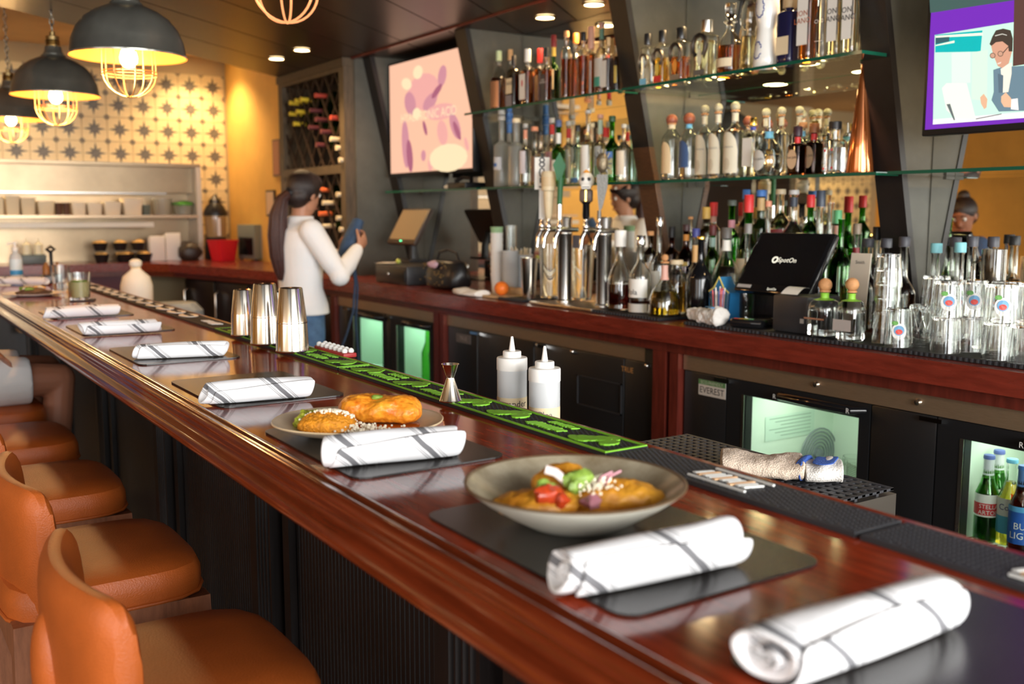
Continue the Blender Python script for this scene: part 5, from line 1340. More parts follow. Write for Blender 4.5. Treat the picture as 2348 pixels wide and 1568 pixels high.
bottle('dark brown square bottle with purple-black stopper and red neck band', 1830, 290, 44, 2.87, Lo, glass='glass_brown', liquid='liq_dark', fill=0.6, pw=4.5, sh=0.58, nk=0.66, rn=0.36, cap=0.80, capm=C(0.04, 0.015, 0.025), capr=1.45, lab=(0.12, 0.52, C(0.66, 0.44, 0.26)), oval=True, text='Don Julio', tsize=0.013, tz=0.36, neckband=(0.66, 0.78, REDC), group=gF)
bottle('dark brown square bottle with brown stopper and red neck band', 1868, 283, 48, 2.85, Lo, glass='glass_brown', liquid='liq_dark', fill=0.6, pw=4.5, sh=0.58, nk=0.66, rn=0.36, cap=0.82, capm=C(0.30, 0.11, 0.04), capr=1.45, lab=(0.14, 0.56, C(0.66, 0.44, 0.26)), oval=True, text='Don Julio', tsize=0.014, tz=0.38, neckband=(0.68, 0.80, REDC), group=gF)
a = bottle('etched clear bottle with red flowers and black stopper', 1916, 279, 56, 2.91, Lo, liquid='liq_clear', fill=0.5, pw=4.0, sh=0.62, nk=0.66, rn=0.52, cap=0.86, capm=BLK, capr=1.1, group=gF)
fl = MB(); rr = 56 / FPX * depth((2.91, a.location.y, Lo)) / 2 * 0.8
for (u, z) in ((-0.55, 0.02), (0.45, 0.018), (-0.5, 0.082), (0.35, 0.08)):
    fl.add([(-(rr + 0.0012), u * rr + 0.0045 * math.cos(t), z + 0.0045 * math.sin(t)) for t in [2 * math.pi * q / 10 for q in range(10)]], [tuple(range(10))], 0, True)
fl.build('red_flowers', REDC, parent=a, smooth=False)
et = MB(); rnd = random.Random(9)
for q in range(34):
    cu, cz = rnd.uniform(-0.7, 0.7), rnd.uniform(0.012, 0.095); t0_ = rnd.uniform(0, 6.28); rad_ = rnd.uniform(0.004, 0.009)
    et.tube([(-(rr + 0.0009), cu * rr + rad_ * math.cos(t0_ + k * 0.7), cz + rad_ * math.sin(t0_ + k * 0.7)) for k in range(6)], 0.0005, 4)
o = et.build('etched_scrolls', 'ink_grey', parent=a); o['kind'] = 'stuff'
bottle('gold-capped bottle behind the brown bottles', 1869, 278, 34, 3.04, Lo, liquid='liq_pale', sh=0.62, nk=0.74, rn=0.34, cap=0.88, capm='gold', neckband=(0.78, 0.83, C(0.05, 0.06, 0.35)), group=gF)
bottle('bottle with pale wooden top behind the first brown bottle', 1842, 281, 36, 3.0, Lo, liquid='liq_pale', sh=0.60, nk=0.74, rn=0.34, cap=0.90, capm='cork', capr=1.4, neckband=(0.74, 0.84, LBLU), group=gF)
bottle('tall copper pyramid-shaped bottle with black tip beside the fin', 1981, 135, 64, 2.92, Lo, glass='copper', prof=[(0.98, 0), (1.0, 0.01), (0.60, 0.45), (0.28, 0.80), (0.16, 0.93), (0.16, 0.955)], capm=BLK, cap=0.955, capr=1.5, group=gF)
# ---- bottles standing on the back counter
gC = 'bottles on the back counter'
Z = CT + 0.0135
Z1, Z2 = CT + 0.105, CT + 0.185
XR[round(Z1, 3)] = (2.785, 2.962); XR[round(Z2, 3)] = (2.962, 3.135); XR[round(Z, 3)] = (2.50, 3.14)
rs_ = thing('bottle_riser', 'dark two-step bottle riser behind the register screen', 'riser', (0, 0, CT))
MB().box(2.78, 2.96, 2.42, 3.365, 0.0005, 0.1045).build('lower_step', 'black_wood', parent=rs_, smooth=False)
MB().box(2.9605, 3.14, 2.42, 3.365, 0.0005, 0.1845).build('upper_step', 'black_wood', parent=rs_, smooth=False)
def cb(label, px, yt, w_, X, **k):
    k.setdefault('group', gC)
    yy = at_x(px, yt, X).y
    z = Z
    if 2.45 < yy < 3.34 and X >= 2.78: z = Z1 if X < 2.915 else Z2; X = max(2.83, min(X, 2.92)) if z == Z1 else max(3.0, min(3.1, X + 0.05))
    return bottle(label, px, yt, w_, X, z, **k)
cb('white-capped clear decanter a third full of dark red liquid', 1423, 528, 58, 2.58, liquid='liq_red', fill=0.33, sh=0.34, nk=0.70, rn=0.36, cap=0.80, capm=WHT, capr=1.15)
cb('clear bottle with white label reading Yola and steel pourer', 1470, 540, 52, 2.58, liquid='liq_red', fill=0.16, sh=0.46, nk=0.70, rn=0.32, cap=0.88, capm='chrome', lab=(0.20, 0.44, WHT), labw=1.5, text='Yola', tsize=0.030, tz=0.27, lab2=(0.01, 0.12, C(0.6, 0.56, 0.50), 1.0))
cb('squat bell-shaped bottle of yellow liqueur with pink neck', 1525, 583, 72, 2.585, liquid='liq_yellow', fill=0.40, prof=[(0.90, 0), (1.0, 0.02), (1.0, 0.18), (0.94, 0.30), (0.76, 0.42), (0.42, 0.52), (0.22, 0.60), (0.20, 0.84), (0.22, 0.85)], neckband=(0.58, 0.82, PNK), ball=('cork', 16))
cb('slim clear bottle with steel pourer behind the yellow liqueur', 1513, 497, 46, 2.72, liquid='liq_clear', fill=0.3, sh=0.48, nk=0.62, rn=0.26, cap=0.90, capm='chrome', lab=(0.05, 0.42, C(0.6, 0.58, 0.5)))
cb('dark cork-topped bottle behind the Yola bottle', 1492, 530, 34, 2.78, glass='glass_smoke', liquid='liq_dark', sh=0.55, nk=0.70, rn=0.36, cap=0.92, capm='cork', lab=(0.1, 0.4, WHT))
cb('dark bottle with black screw cap behind the pink-necked one', 1541, 520, 36, 2.85, glass='glass_brown', liquid='liq_dark', sh=0.52, nk=0.66, rn=0.34, cap=0.82, capm=BLK, lab=(0.1, 0.4, C(0.1, 0.08, 0.06)))
cb('round brown cognac bottle with orange neck band', 1574, 515, 50, 2.80, glass='glass_brown', liquid='liq_whiskey', fill=0.6, sh=0.40, nk=0.68, rn=0.26, cap=0.90, capm=C(0.05, 0.02, 0.02), neckband=(0.74, 0.84, ORG), lab=(0.34, 0.40, YEL), pw=2.0)
cb('ribbed clear bottle with golden liquor below the cognac', 1552, 596, 46, 2.68, liquid='liq_gold', fill=0.6, sh=0.72, nk=0.82, rn=0.5, cap=0.92, capm=CRM)
cb('slim bottle with cork top between cognac and black bottle', 1584, 497, 26, 2.95, liquid='liq_clear', sh=0.55, nk=0.68, rn=0.34, cap=0.95, capm='cork')
cb('bottle with blue cap and orange neck label beside the black bottle', 1596, 524, 40, 2.76, liquid='liq_amber', sh=0.40, nk=0.62, rn=0.34, cap=0.90, capm=C(0.04, 0.05, 0.22), neckband=(0.60, 0.80, C(0.66, 0.38, 0.14)))
cb('black bottle with sloping shoulders and long neck', 1608, 541, 54, 2.66, glass='glass_black', sh=0.46, nk=0.72, rn=0.26, cap=0.96, capm='gold')
cb('bottle with gold foil top in the back row', 1620, 475, 34, 2.95, glass='glass_smoke', liquid='liq_amber', sh=0.55, nk=0.68, rn=0.42, cap=0.80, capm=C(0.62, 0.38, 0.09))
cb('bottle with tall red cap next to the gold foil one', 1637, 464, 34, 2.92, liquid='liq_clear', sh=0.52, nk=0.66, rn=0.40, cap=0.78, capm=REDC, neckband=(0.68, 0.78, PNK))
cb('green bottle with black and red cap behind the clear decanter', 1635, 516, 34, 2.80, glass='glass_green', liquid='liq_clear', sh=0.45, nk=0.66, rn=0.36, cap=0.84, capm=C(0.12, 0.02, 0.02), neckband=(0.66, 0.80, C(0.40, 0.60, 0.52)))
cb('wide clear round decanter with black printed stopper', 1667, 522, 66, 2.73, liquid='liq_clear', fill=0.35, sh=0.42, nk=0.78, rn=0.28, cap=0.88, capm=C(0.12, 0.11, 0.10), neckband=(0.74, 0.86, WHT))
cb('tall bottle with green neck and pink label in the back row', 1679, 459, 40, 2.95, glass='glass_green', liquid='liq_clear', sh=0.42, nk=0.58, rn=0.38, cap=0.92, capm=C(0.10, 0.12, 0.10), neckband=(0.58, 0.70, C(0.70, 0.30, 0.36)))
cb('green bottle with bright red foil beside the register screen', 1718, 447, 50, 2.86, glass='glass_green', liquid='liq_clear', sh=0.40, nk=0.62, rn=0.34, cap=0.82, capm=REDC, lab=(0.1, 0.34, CRM))
cb('bottle with blue cap standing behind the red-foil bottle', 1712, 435, 36, 3.05, glass='glass_smoke', liquid='liq_clear', sh=0.50, nk=0.64, rn=0.38, cap=0.88, capm=BLU)
cb('clear bottle with embossed neck in front of the red-foil bottle', 1716, 513, 40, 2.74, liquid='liq_clear', sh=0.42, nk=0.60, rn=0.32, cap=0.90, capm=C(0.20, 0.19, 0.18))
cb('green bottle with blue and orange neck labels behind the screen', 1746, 436, 40, 2.93, glass='glass_dkgreen', liquid='liq_clear', sh=0.50, nk=0.64, rn=0.42, cap=0.92, capm=BLU, neckband=(0.74, 0.90, C(0.68, 0.45, 0.20)))
cb('slim bottle with salmon neck behind the screen', 1763, 461, 28, 2.88, liquid='liq_clear', sh=0.55, nk=0.66, rn=0.40, cap=0.94, capm=SAL)
cb('wide-shouldered clear bottle with dark red label behind the screen', 1791, 434, 62, 2.95, liquid='liq_pale', sh=0.50, nk=0.72, rn=0.28, cap=0.94, capm=C(0.55, 0.45, 0.30), lab=(0.30, 0.50, DRED))
cb('wide-shouldered clear bottle with black neck seal behind the screen', 1821, 436, 64, 2.87, liquid='liq_clear', sh=0.52, nk=0.72, rn=0.28, cap=0.96, capm=GRY, neckband=(0.84, 0.93, C(0.03, 0.04, 0.06)))
cb('green bottle with red foil at the screen corner', 1860, 447, 40, 2.95, glass='glass_green', liquid='liq_clear', sh=0.50, nk=0.66, rn=0.36, cap=0.84, capm=REDC)
cb('clear round-shouldered bottle with black cap at the screen corner', 1883, 437, 52, 2.86, liquid='liq_pale', sh=0.52, nk=0.68, rn=0.30, cap=0.88, capm=C(0.03, 0.04, 0.06))
cb('slim clear bottle without cap next to the round-shouldered one', 1906, 462, 34, 2.92, liquid='liq_clear', sh=0.55, nk=0.66, rn=0.42, cap=0.99)
cb('bottle with green cap and pink neck label near the card sign', 1922, 482, 32, 2.97, glass='glass_smoke', liquid='liq_clear', sh=0.55, nk=0.66, rn=0.44, cap=0.88, capm=C(0.10, 0.36, 0.16), neckband=(0.72, 0.86, PNK))
cb('bright green round-shouldered bottle right of the screen', 1930, 500, 54, 2.84, glass='glass_green', liquid='liq_clear', sh=0.55, nk=0.74, rn=0.26, cap=0.99)
cb('slim clear bottle with dark top behind the card sign', 1966, 513, 34, 2.95, liquid='liq_pale', sh=0.56, nk=0.66, rn=0.42, cap=0.90, capm=C(0.18, 0.14, 0.10), neckband=(0.70, 0.76, DRED))
for (px, yt, X, lb) in ((1893, 638, 2.56, 'clear squat bottle with cork ball and lime-green ribbon, by the printer'), (1955, 637, 2.60, 'clear squat bottle with cork ball and lime-green ribbon, by the glasses')):
    cb(lb, px, yt, 88 if px < 1900 else 78, X, liquid='liq_clear', fill=0.45, sh=0.44, nk=0.66, rn=0.26, cap=0.76, ball=('cork', 31), neckband=(0.63, 0.75, C(0.30, 0.62, 0.06)), pw=2.6, lab=(0.16, 0.34, C(0.42, 0.37, 0.34)) if px > 1900 else (0.30, 0.33, C(0.3, 0.14, 0.08)))
gS = 'round syrup bottles at the end of the counter'
syr = [(1991, 547, 'dark-capped', 3.0), (2033, 547, 'dark-capped', 2.97), (2075, 543, 'dark-capped', 2.85), (2148, 558, 'light blue-capped', 2.86), (2192, 544, 'dark-capped', 2.98), (2203, 556, 'light blue-capped', 2.84), (2231, 542, 'dark-capped', 2.93), (2279, 543, 'dark-capped', 2.96)]
wh = ['behind the tall glass stack, first of the row', 'behind the tall glass stack, second of the row', 'below the black fin', 'beside the black fin, over the glasses', 'between the two blue-capped ones', 'next to the grey jug', 'between the blue caps and the grey jug', 'behind the grey jug']
for (px, yt, c, X), t in zip(syr, wh):
    cb('%s round bottle of dark syrup %s' % (c, t), px, yt, 58, X, liquid='liq_dark', fill=0.52, sh=0.40, nk=0.60, rn=0.34, cap=0.90, capm=C(0.22, 0.55, 0.60) if 'blue' in c else C(0.05, 0.05, 0.06), group=gS, lab=(0.08, 0.26, C(0.55, 0.48, 0.36)), name='syrup_bottle')
cb('small bottle of brown spirit with black cap behind the glass stack', 2012, 520, 32, 3.05, liquid='liq_amber', fill=0.6, sh=0.55, nk=0.68, rn=0.46, cap=0.86, capm=BLK)
cb('round golden bottle behind the tall glass stack', 1975, 600, 56, 2.80, liquid='liq_gold', fill=0.62, sh=0.60, nk=0.85, rn=0.3, cap=0.97, capm='cork', lab=(0.1, 0.35, YEL))

# ================================================================== COUNTER EQUIPMENT
CZ = CT + 0.001
# rubber service mat with ribbed edge under bottles and glasses
def service_mat(y0, y1, x0, x1, label):
    root = thing('service_mat', label, 'bar mat', (0, 0, CZ))
    MB().box(x0, x1, y0, y1, 0, 0.011).build('rubber_base', 'rubber_black', parent=root, smooth=False)
    m = MB(); y = y0 + 0.006
    while y < y1 - 0.006:
        m.box(x0 - 0.004, x0 - 0.0002, y - 0.003, y + 0.003, 0.001, 0.0105); y += 0.017
    o = m.build('edge_ribs', 'rubber_grey', parent=root, smooth=False); o['kind'] = 'stuff'
service_mat(2.79, 3.335, 2.505, 2.775, 'black ribbed rubber mat under the liqueur bottles')
service_mat(2.30, 2.66, 2.505, 2.775, 'black ribbed rubber mat under the register')
service_mat(0.6, 2.292, 2.505, 2.775, 'long black ribbed rubber mat under the stacked glasses')
service_mat(3.72, 3.92, 2.52, 2.775, 'black ribbed rubber mat under the shaker by the beer tower')
mZ = CZ + 0.0118

# ---- beer tower with two columns and tap handles
def on_counter(px, py, X): return at_x(px, py, X)
c1 = at_x(1295, 600, 2.60); c2 = at_x(1385, 605, 2.60)
bt = thing('beer_tower', 'chrome double-column beer tower with five tap handles', 'beer tower', (0, 0, CZ))
MB().rbox(2.50, 2.70, c2.y - 0.045, c1.y + 0.13, 0.0, 0.014, 0.005).build('drip_tray', 'steel_brushed', parent=bt)
HT = at_x(1295, 497, 2.60).z - CZ
for k, c in enumerate((c1, c2)):
    r = 0.031
    MB().lathe([(r * 1.25, 0.0145), (r * 1.25, 0.022), (r, 0.028), (r, HT * 0.80), (r * 1.03, HT * 0.805), (r * 1.03, HT * 0.83), (r, HT * 0.835), (r, HT - 0.006), (r * 0.9, HT)], 32, c=(2.60, c.y, 0)).build('column', 'steel_polished', parent=bt)
def faucet(y, x, handle, hname, hmat):
    z = HT * 0.86
    f = MB()
    f.tube([(2.60, y, z), (x - 0.03, y, z)], 0.010, 12); f.sphere((x - 0.035, y, z), 0.014, seg=12, rings=8)
    f.tube([(x - 0.035, y, z), (x - 0.055, y, z - 0.03), (x - 0.06, y, z - 0.075)], [0.011, 0.010, 0.0075], 10)
    f.lathe([(0.012, z + 0.008), (0.014, z + 0.018), (0.008, z + 0.03), (0.007, z + 0.045)], 14, c=(x - 0.035, y, 0))
    f.build('faucet', 'chrome', parent=bt)
    o = handle.build(hname, hmat, parent=bt, loc=(x - 0.035, y, z + 0.045), rot=(0, 0, R(48)))
    return o
def top_z(py, X): return at_x(1280, py, X).z - CZ
z_f = HT * 0.86 + 0.045
XH = 2.54
# arms so several taps sit side by side
MB().tube([(2.575, c1.y + 0.085, HT * 0.86), (2.575, c1.y - 0.02, HT * 0.86)], 0.012, 12).tube([(2.575, c2.y + 0.075, HT * 0.86), (2.575, c2.y - 0.02, HT * 0.86)], 0.012, 12).build('tap_arm', 'chrome', parent=bt)
hy = lambda px, py: at_x(px, py, XH - 0.035).y
hh = lambda py: at_x(1280, py, XH - 0.035).z - CZ - z_f
# white board handle reading 805
h1 = hh(358)
h = MB().box(-0.008, 0.008, -0.012, 0.012, 0.0, h1 * 0.50, 0).box(-0.010, 0.010, -0.031, 0.031, h1 * 0.48, h1, 0)
o = faucet(hy(1243, 480), XH, h, 'tap_handle', [C(0.80, 0.78, 0.72)]); o['label'] = 'white board tap handle reading 805'
for k, s in enumerate('805'):
    vs, fs = text_geo(s, 0.062)
    MB().add([(-0.0108, -u, h1 * (0.91 - 0.165 * k) + v) for u, v, _ in vs], fs, 0, True).build('number', 'ink', parent=o, smooth=False)
# turned cream wooden handle
h2 = hh(392)
h = MB().lathe([(0.010, 0), (0.017, h2 * 0.1), (0.022, h2 * 0.5), (0.021, h2 * 0.58), (0.030, h2 * 0.60), (0.031, h2 * 0.95), (0.026, h2), (0, h2)], 20)
o = faucet(hy(1262, 470), XH - 0.01, h, 'tap_handle', [mat('cream_wood', (0.74, 0.60, 0.38), 0.4, vary=0.15)]); o['label'] = 'turned cream wooden tap handle'
MB().lathe([(0.0315, h2 * 0.68), (0.0318, h2 * 0.88)], 20, caps=False).build('maker_band', C(0.62, 0.46, 0.26), parent=o)
# green paddle handle
h3 = hh(350)
h = MB().tube([(0, 0, 0), (0, 0, h3 * 0.22)], 0.010, 10, 1).tube([(0, 0, h3 * 0.22), (0, -0.004, h3 * 0.62)], [0.011, 0.013], 10)
pd = [(-0.006, h3 * 0.58), (-0.026, h3 * 0.80), (0.0, h3 * 1.0), (0.028, h3 * 0.82), (0.010, h3 * 0.58)]
n = len(pd); h.add([(-0.010, a, b) for a, b in pd] + [(0.010, a, b) for a, b in pd], [tuple(range(n)), tuple(reversed(range(n, 2 * n)))] + [(i, n + i, n + (i + 1) % n, (i + 1) % n) for i in range(n)], 0, True)
o = faucet(hy(1283, 470), XH, h, 'tap_handle', [C(0.03, 0.16, 0.06), 'chrome']); o['label'] = 'dark green paddle-shaped tap handle'
# painted skull handle: jaw, cranium, body
h4 = hh(392)
h = MB().lathe([(0.012, 0), (0.015, h4 * 0.05), (0.014, h4 * 0.30), (0.020, h4 * 0.34)], 16, mi=0)
h.rbox(-0.024, 0.024, -0.026, 0.026, h4 * 0.34, h4 * 0.60, 0.008, 1)
h.sphere((0, 0, h4 * 0.78), 0.030, 0.032, h4 * 0.17, 16, 10, 2).rbox(-0.026, 0.012, -0.020, 0.020, h4 * 0.60, h4 * 0.70, 0.006, 2)
o = faucet(hy(1344, 470), XH, h, 'tap_handle', ['black_gloss', C(0.10, 0.06, 0.04), C(0.78, 0.74, 0.66)]); o['label'] = 'white skull-topped tap handle on a dark body'
e = MB()
for dy in (-0.012, 0.012): e.sphere((-0.026, dy, h4 * 0.80), 0.0055, 0.0075, 0.008, 10, 6)
e.build('eye_sockets', 'ink', parent=o); MB().lathe([(0.014, h4 * 0.90), (0.012, h4 * 0.96), (0.0, h4 * 1.0)], 12).build('orange_crest', C(0.80, 0.34, 0.03), parent=o)
MB().box(-0.0278, -0.0262, -0.014, 0.014, h4 * 0.635, h4 * 0.65).build('mouth_line', 'ink', parent=o, smooth=False)
MB().box(-0.0258, -0.0246, -0.003, 0.003, h4 * 0.36, h4 * 0.58).build('gold_stripe', 'gold', parent=o, smooth=False)
# silver feathered handle
h5 = hh(345)
h = MB().tube([(0, 0, 0), (0, 0, h5 * 0.12)], 0.008, 10)
fin_ = [(0.0, h5 * 0.10), (-0.006, h5 * 0.30), (-0.012, h5 * 0.62), (0.034, h5 * 0.62), (0.032, h5 * 0.45), (0.012, h5 * 0.16)]
fin_ = [(-a, b) for a, b in fin_]
n = len(fin_); h.add([(-0.009, a, b) for a, b in fin_] + [(0.009, a, b) for a, b in fin_], [tuple(range(n)), tuple(reversed(range(n, 2 * n)))] + [(i, n + i, n + (i + 1) % n, (i + 1) % n) for i in range(n)], 0, True)
h.sphere((-0.004, -0.010, h5 * 0.78), 0.020, 0.024, h5 * 0.14, 14, 10, 1)
for k in range(9):
    a = R(150 - 26 * k); h.tube([(0, -0.012 - 0.022 * math.cos(a), h5 * 0.78 + 0.03 * math.sin(a)), (0, -0.012 - 0.036 * math.cos(a), h5 * 0.79 + 0.052 * math.sin(a))], [0.006, 0.004], 6, 0)
o = faucet(hy(1374, 480), XH, h, 'tap_handle', [mat('pewter', (0.22, 0.21, 0.19), 0.5, metal=0.6, bump=0.6, bscale=150), mat('bronze_head', (0.24, 0.19, 0.12), 0.4, metal=0.7, bump=0.8, bscale=120)]); o['label'] = 'silver tap handle shaped as a feathered head'
MB().box(2.565, 2.570, c2.y + 0.10, c2.y + 0.17, HT * 0.66, HT * 0.80).build('notice_plate', C(0.10, 0.10, 0.12), parent=bt, smooth=False)

# ---- things between the register and the beer tower
def jar(name, label, px, ytop, w_, X, cat='jar', liquid=None, fill=0.6, group=None, z=mZ, top=1.0):
    p = at_x(px, ytop, X); H = p.z - z; d = depth((X, p.y, z)); r = w_ / FPX * d / 2; t = 0.003
    root = thing(name, label, cat, (X, p.y, z), group=group)
    MB().lathe([(0, 0), (r * 0.8, 0), (r * 0.84, 0.005), (r * top, H), (r * top - t, H), (r * 0.84 - t, 0.010), (0, 0.010)], 28, caps=False).build('glass', 'glass_clear', parent=root)
    return root
jar('tall_jar', 'tall clear pitcher in front of the left beer column', 1262, 560, 52, 2.70, group='tall clear jars by the taps')
jar('tall_jar', 'tall clear pitcher between the two beer columns', 1335, 562, 56, 2.76, group='tall clear jars by the taps')
p = at_x(1213, 592, 2.58); d_ = depth(p); r_ = 40 / FPX * d_ / 2
s_ = thing('shaker_tin', 'open-topped dark steel shaker tin by the beer tower', 'shaker', (2.58, p.y, mZ))
MB().lathe([(0, 0), (r_ * 0.72, 0), (r_ * 0.74, 0.004), (r_, p.z - mZ), (r_ * 1.03, p.z - mZ + 0.001), (r_ * 0.96, p.z - mZ - 0.003), (r_ * 0.70, 0.006), (0, 0.006)], 32, caps=False).build('tin', 'shaker_steel', parent=s_)
def cupstack(label, px, ytop, w_, X, m_, n, band=None, name='cup_stack', z=CZ):
    p = at_x(px, ytop, X); H = p.z - z; d = depth(p); r = w_ / FPX * d / 2
    root = thing(name, label, 'cups', (X, p.y, z))
    h0 = min(0.10, H * 0.5); st = (H - h0) / max(1, n - 1)
    for k in range(n):
        zz = H - h0 - st * k
        MB().lathe([(r * 0.72, zz), (r * 0.98, zz + h0 - 0.004), (r, zz + h0 - 0.003), (r, zz + h0), (r * 0.95, zz + h0 - 0.001), (r * 0.70, zz + 0.004)], 22, caps=False).build('cup', m_ if not (band and k < band[1]) else band[0], parent=root)
    MB().lathe([(0, zz), (r * 0.72, zz)], 22, caps=False).build('cup_base', m_, parent=root)
    return root
cupstack('stack of white paper cups with green-printed top cup', 1139, 520, 30, 2.72, 'paper_white', 9, (C(0.35, 0.55, 0.30), 1))
cupstack('tall stack of clear plastic cups behind the orange', 1170, 575, 40, 2.72, 'milky_plastic', 8)
cupstack('stack of clear plastic cups with straws behind the shaker', 1202, 585, 42, 2.80, 'milky_plastic', 8)
st = at_x(1196, 545, 2.86)
sc = thing('straw_cup', 'cup full of pale wrapped straws behind the cups', 'straws', (2.86, st.y, CZ))
MB().lathe([(0, 0), (0.045, 0), (0.055, 0.13), (0.052, 0.13), (0.043, 0.004), (0, 0.004)], 24, caps=False).build('cup', 'paper_white', parent=sc)
rnd = random.Random(2)
for k in range(26):
    a = rnd.uniform(0, 6.28); q = rnd.uniform(0, 0.038)
    MB().tube([(q * math.cos(a) * 0.8, q * math.sin(a) * 0.8, 0.006), (q * math.cos(a) * 1.5, q * math.sin(a) * 1.5, rnd.uniform(0.19, 0.23))], 0.0035, 6).build('straw', 'paper_cream' if k % 3 else 'paper_white', parent=sc)
jar('tall_glass', 'tall slim glass between the paper cups and straws', 1172, 517, 26, 2.97, 'glass', z=CZ)
ot = at_x(1144, 655, 2.56)
tb = thing('wooden_tray', 'small pale wooden tray under the orange', 'tray', (2.60, ot.y + 0.02, CZ), 0.1)
MB().rbox(-0.075, 0.075, -0.11, 0.11, 0, 0.012, 0.004).build('base', 'tray_wood', parent=tb)
MB().rbox(0.060, 0.075, -0.11, 0.11, 0.0125, 0.045, 0.004).build('back_rim', 'tray_wood', parent=tb)
og = thing('orange', 'whole orange on the small wooden tray', 'fruit', (2.575, ot.y, CZ + 0.0125))
MB().sphere((0, 0, 0.033), 0.0345, 0.0345, 0.033, 24, 16).build('peel', 'orange_fruit', parent=og)
MB().lathe([(0.004, 0.064), (0.003, 0.0675), (0, 0.068)], 8).build('stem_button', C(0.2, 0.2, 0.05), parent=og)
tw = at_z(1090, 678, CZ)
tag(cloth_slab(0.20, 0.09, 0.030, 12).build('bar_cloth', 'towel', loc=(2.515, at_x(1080, 672, 2.515).y, CZ + 0.0008), rot=(0, 0, R(95)), mods=(SUB1,)), 'folded white cloth lying on the counter edge by the orange', 'towel')

# ---- left register with receipts, black handbag, cash box
pb = at_x(905, 640, 2.56)
cbx = thing('cash_drawer', 'black cash drawer under the angled brown-screened register', 'cash drawer', (2.78, at_x(910, 610, 2.62).y, CZ))
MB().rbox(-0.20, 0.19, -0.20, 0.20, 0.0, 0.105, 0.008).build('drawer_box', 'dark_plastic', parent=cbx)
MB().rbox(-0.206, -0.2005, -0.185, 0.185, 0.012, 0.085, 0.004).build('drawer_front', 'black_plastic', parent=cbx)
MB().lathe([(0, 0.004), (0.009, 0.003), (0.010, 0)], 14, M=Matrix.Translation((-0.2065, 0.02, 0.055)) @ Matrix.Rotation(R(-90), 4, 'Y')).build('lock', 'steel', parent=cbx)
def screen_terminal(name, label, bl, br_, tl, Xb, Xt, bezel, face, zb0, logo=None):
    A_ = at_x(bl[0], bl[1], Xb); B_ = at_x(br_[0], br_[1], Xb); T_ = at_x(tl[0], tl[1], Xt)
    wdt = abs(A_.y - B_.y); cy_ = (A_.y + B_.y) / 2; zb = (A_.z + B_.z) / 2
    hgt = math.hypot(Xt - Xb, T_.z - zb); tilt = math.atan2(Xt - Xb, T_.z - zb)
    root = thing(name, label, 'register', (Xb, cy_, zb0))
    M = Matrix.Translation((0, 0, zb - zb0)) @ Matrix.Rotation(tilt, 4, 'Y')
    MB().rbox(0.0, 0.028, -wdt / 2, wdt / 2, 0, hgt, 0.006, M=M).build('display', bezel, parent=root)
    MB().box(-0.0012, -0.0002, -wdt / 2 + 0.014, wdt / 2 - 0.014, hgt * 0.12, hgt - 0.012, M=M).build('screen', face, parent=root, smooth=False)
    hz0 = zb - zb0
    MB().tube([(0.03 + hgt * 0.25 * math.sin(tilt), 0, hz0 + hgt * 0.25), (0.09, 0, hz0 * 0.6 + 0.02), (0.09, 0, 0.012)], [0.024, 0.024, 0.028], 12).build('stand', 'dark_plastic', parent=root)
    MB().rbox(0.01, 0.145, -0.10, 0.10, 0.0, 0.014, 0.005).build('foot', 'dark_plastic', parent=root)
    return root, M, wdt, hgt
r1, M1, w1, h1_ = screen_terminal('register_terminal', 'angled register with brown lit screen near the bartender', (886, 556), (948, 560), (928, 478), 2.80, 2.92, C(0.05, 0.03, 0.02), mat('screen_tan', (0.16, 0.10, 0.05), 0.35, emit=(0.5, 0.30, 0.12), estr=0.12), CZ + 0.1055)
MB().box(-0.0025, -0.0013, -0.012, 0.012, 0.016, 0.020, M=M1).build('status_light', emis('led_green', (0.1, 1.0, 0.4), 2), parent=r1, smooth=False)
rc = thing('receipt_pile', 'scattered papers and a lime wedge on the cash drawer', 'papers', (2.66, at_x(895, 582, 2.66).y, CZ + 0.1058))
for k in range(5):
    rnd = random.Random(k); MB().box(-0.05, 0.05, -0.03, 0.03, 0.0012 * k, 0.0012 * k + 0.0008).build('slip', 'paper_white', parent=rc, loc=(rnd.uniform(-0.03, 0.03), rnd.uniform(-0.06, 0.06), 0), rot=(0, 0, rnd.uniform(-0.5, 0.5)), smooth=False)
MB().sphere((0, -0.10, 0.016), 0.014, 0.018, 0.014, 12, 8).build('lime', C(0.55, 0.62, 0.12), parent=rc)
pf = at_x(1020, 560, 2.95)
fr = thing('card_stand', 'small tilted chrome-edged card stand behind the handbag', 'card stand', (3.03, pf.y - 0.05, CZ))
MB().rbox(-0.008, 0.008, -0.035, 0.035, 0.0, 0.10, 0.003, M=Matrix.Rotation(R(16), 4, 'Y')).build('frame', 'steel', parent=fr)
MB().box(-0.0095, -0.0085, -0.022, 0.022, 0.010, 0.09, M=Matrix.Rotation(R(16), 4, 'Y')).build('card', C(0.10, 0.03, 0.04), parent=fr, smooth=False)
hb = at_x(1020, 630, 2.64)
bg = thing('handbag', 'black studded handbag with a pink patch on the counter', 'handbag', (2.66, hb.y, CZ))
def bag_mesh():
    rings = []
    for j in range(9):
        f = j / 8; z = 0.005 + 0.15 * f; rr = []
        for q in range(22):
            a = 2 * math.pi * q / 22
            ca, sa = math.cos(a), math.sin(a); e = (abs(ca) ** 3 + abs(sa) ** 3) ** (-1 / 3)
            s = (0.86 + 0.30 * math.sin(math.pi * min(1, f * 0.75 + 0.12))) * (1 + 0.03 * math.sin(5 * a + 4 * f))
            rr.append((0.085 * ca * e * s * (1 - 0.45 * f), 0.155 * sa * e * s * (1 - 0.12 * f), z))
        rings.append(rr)
    return MB().loft(rings)
bag_mesh().build('body', 'black_plastic', parent=bg, mods=(SUB1,))
st_ = MB(); rnd = random.Random(4)
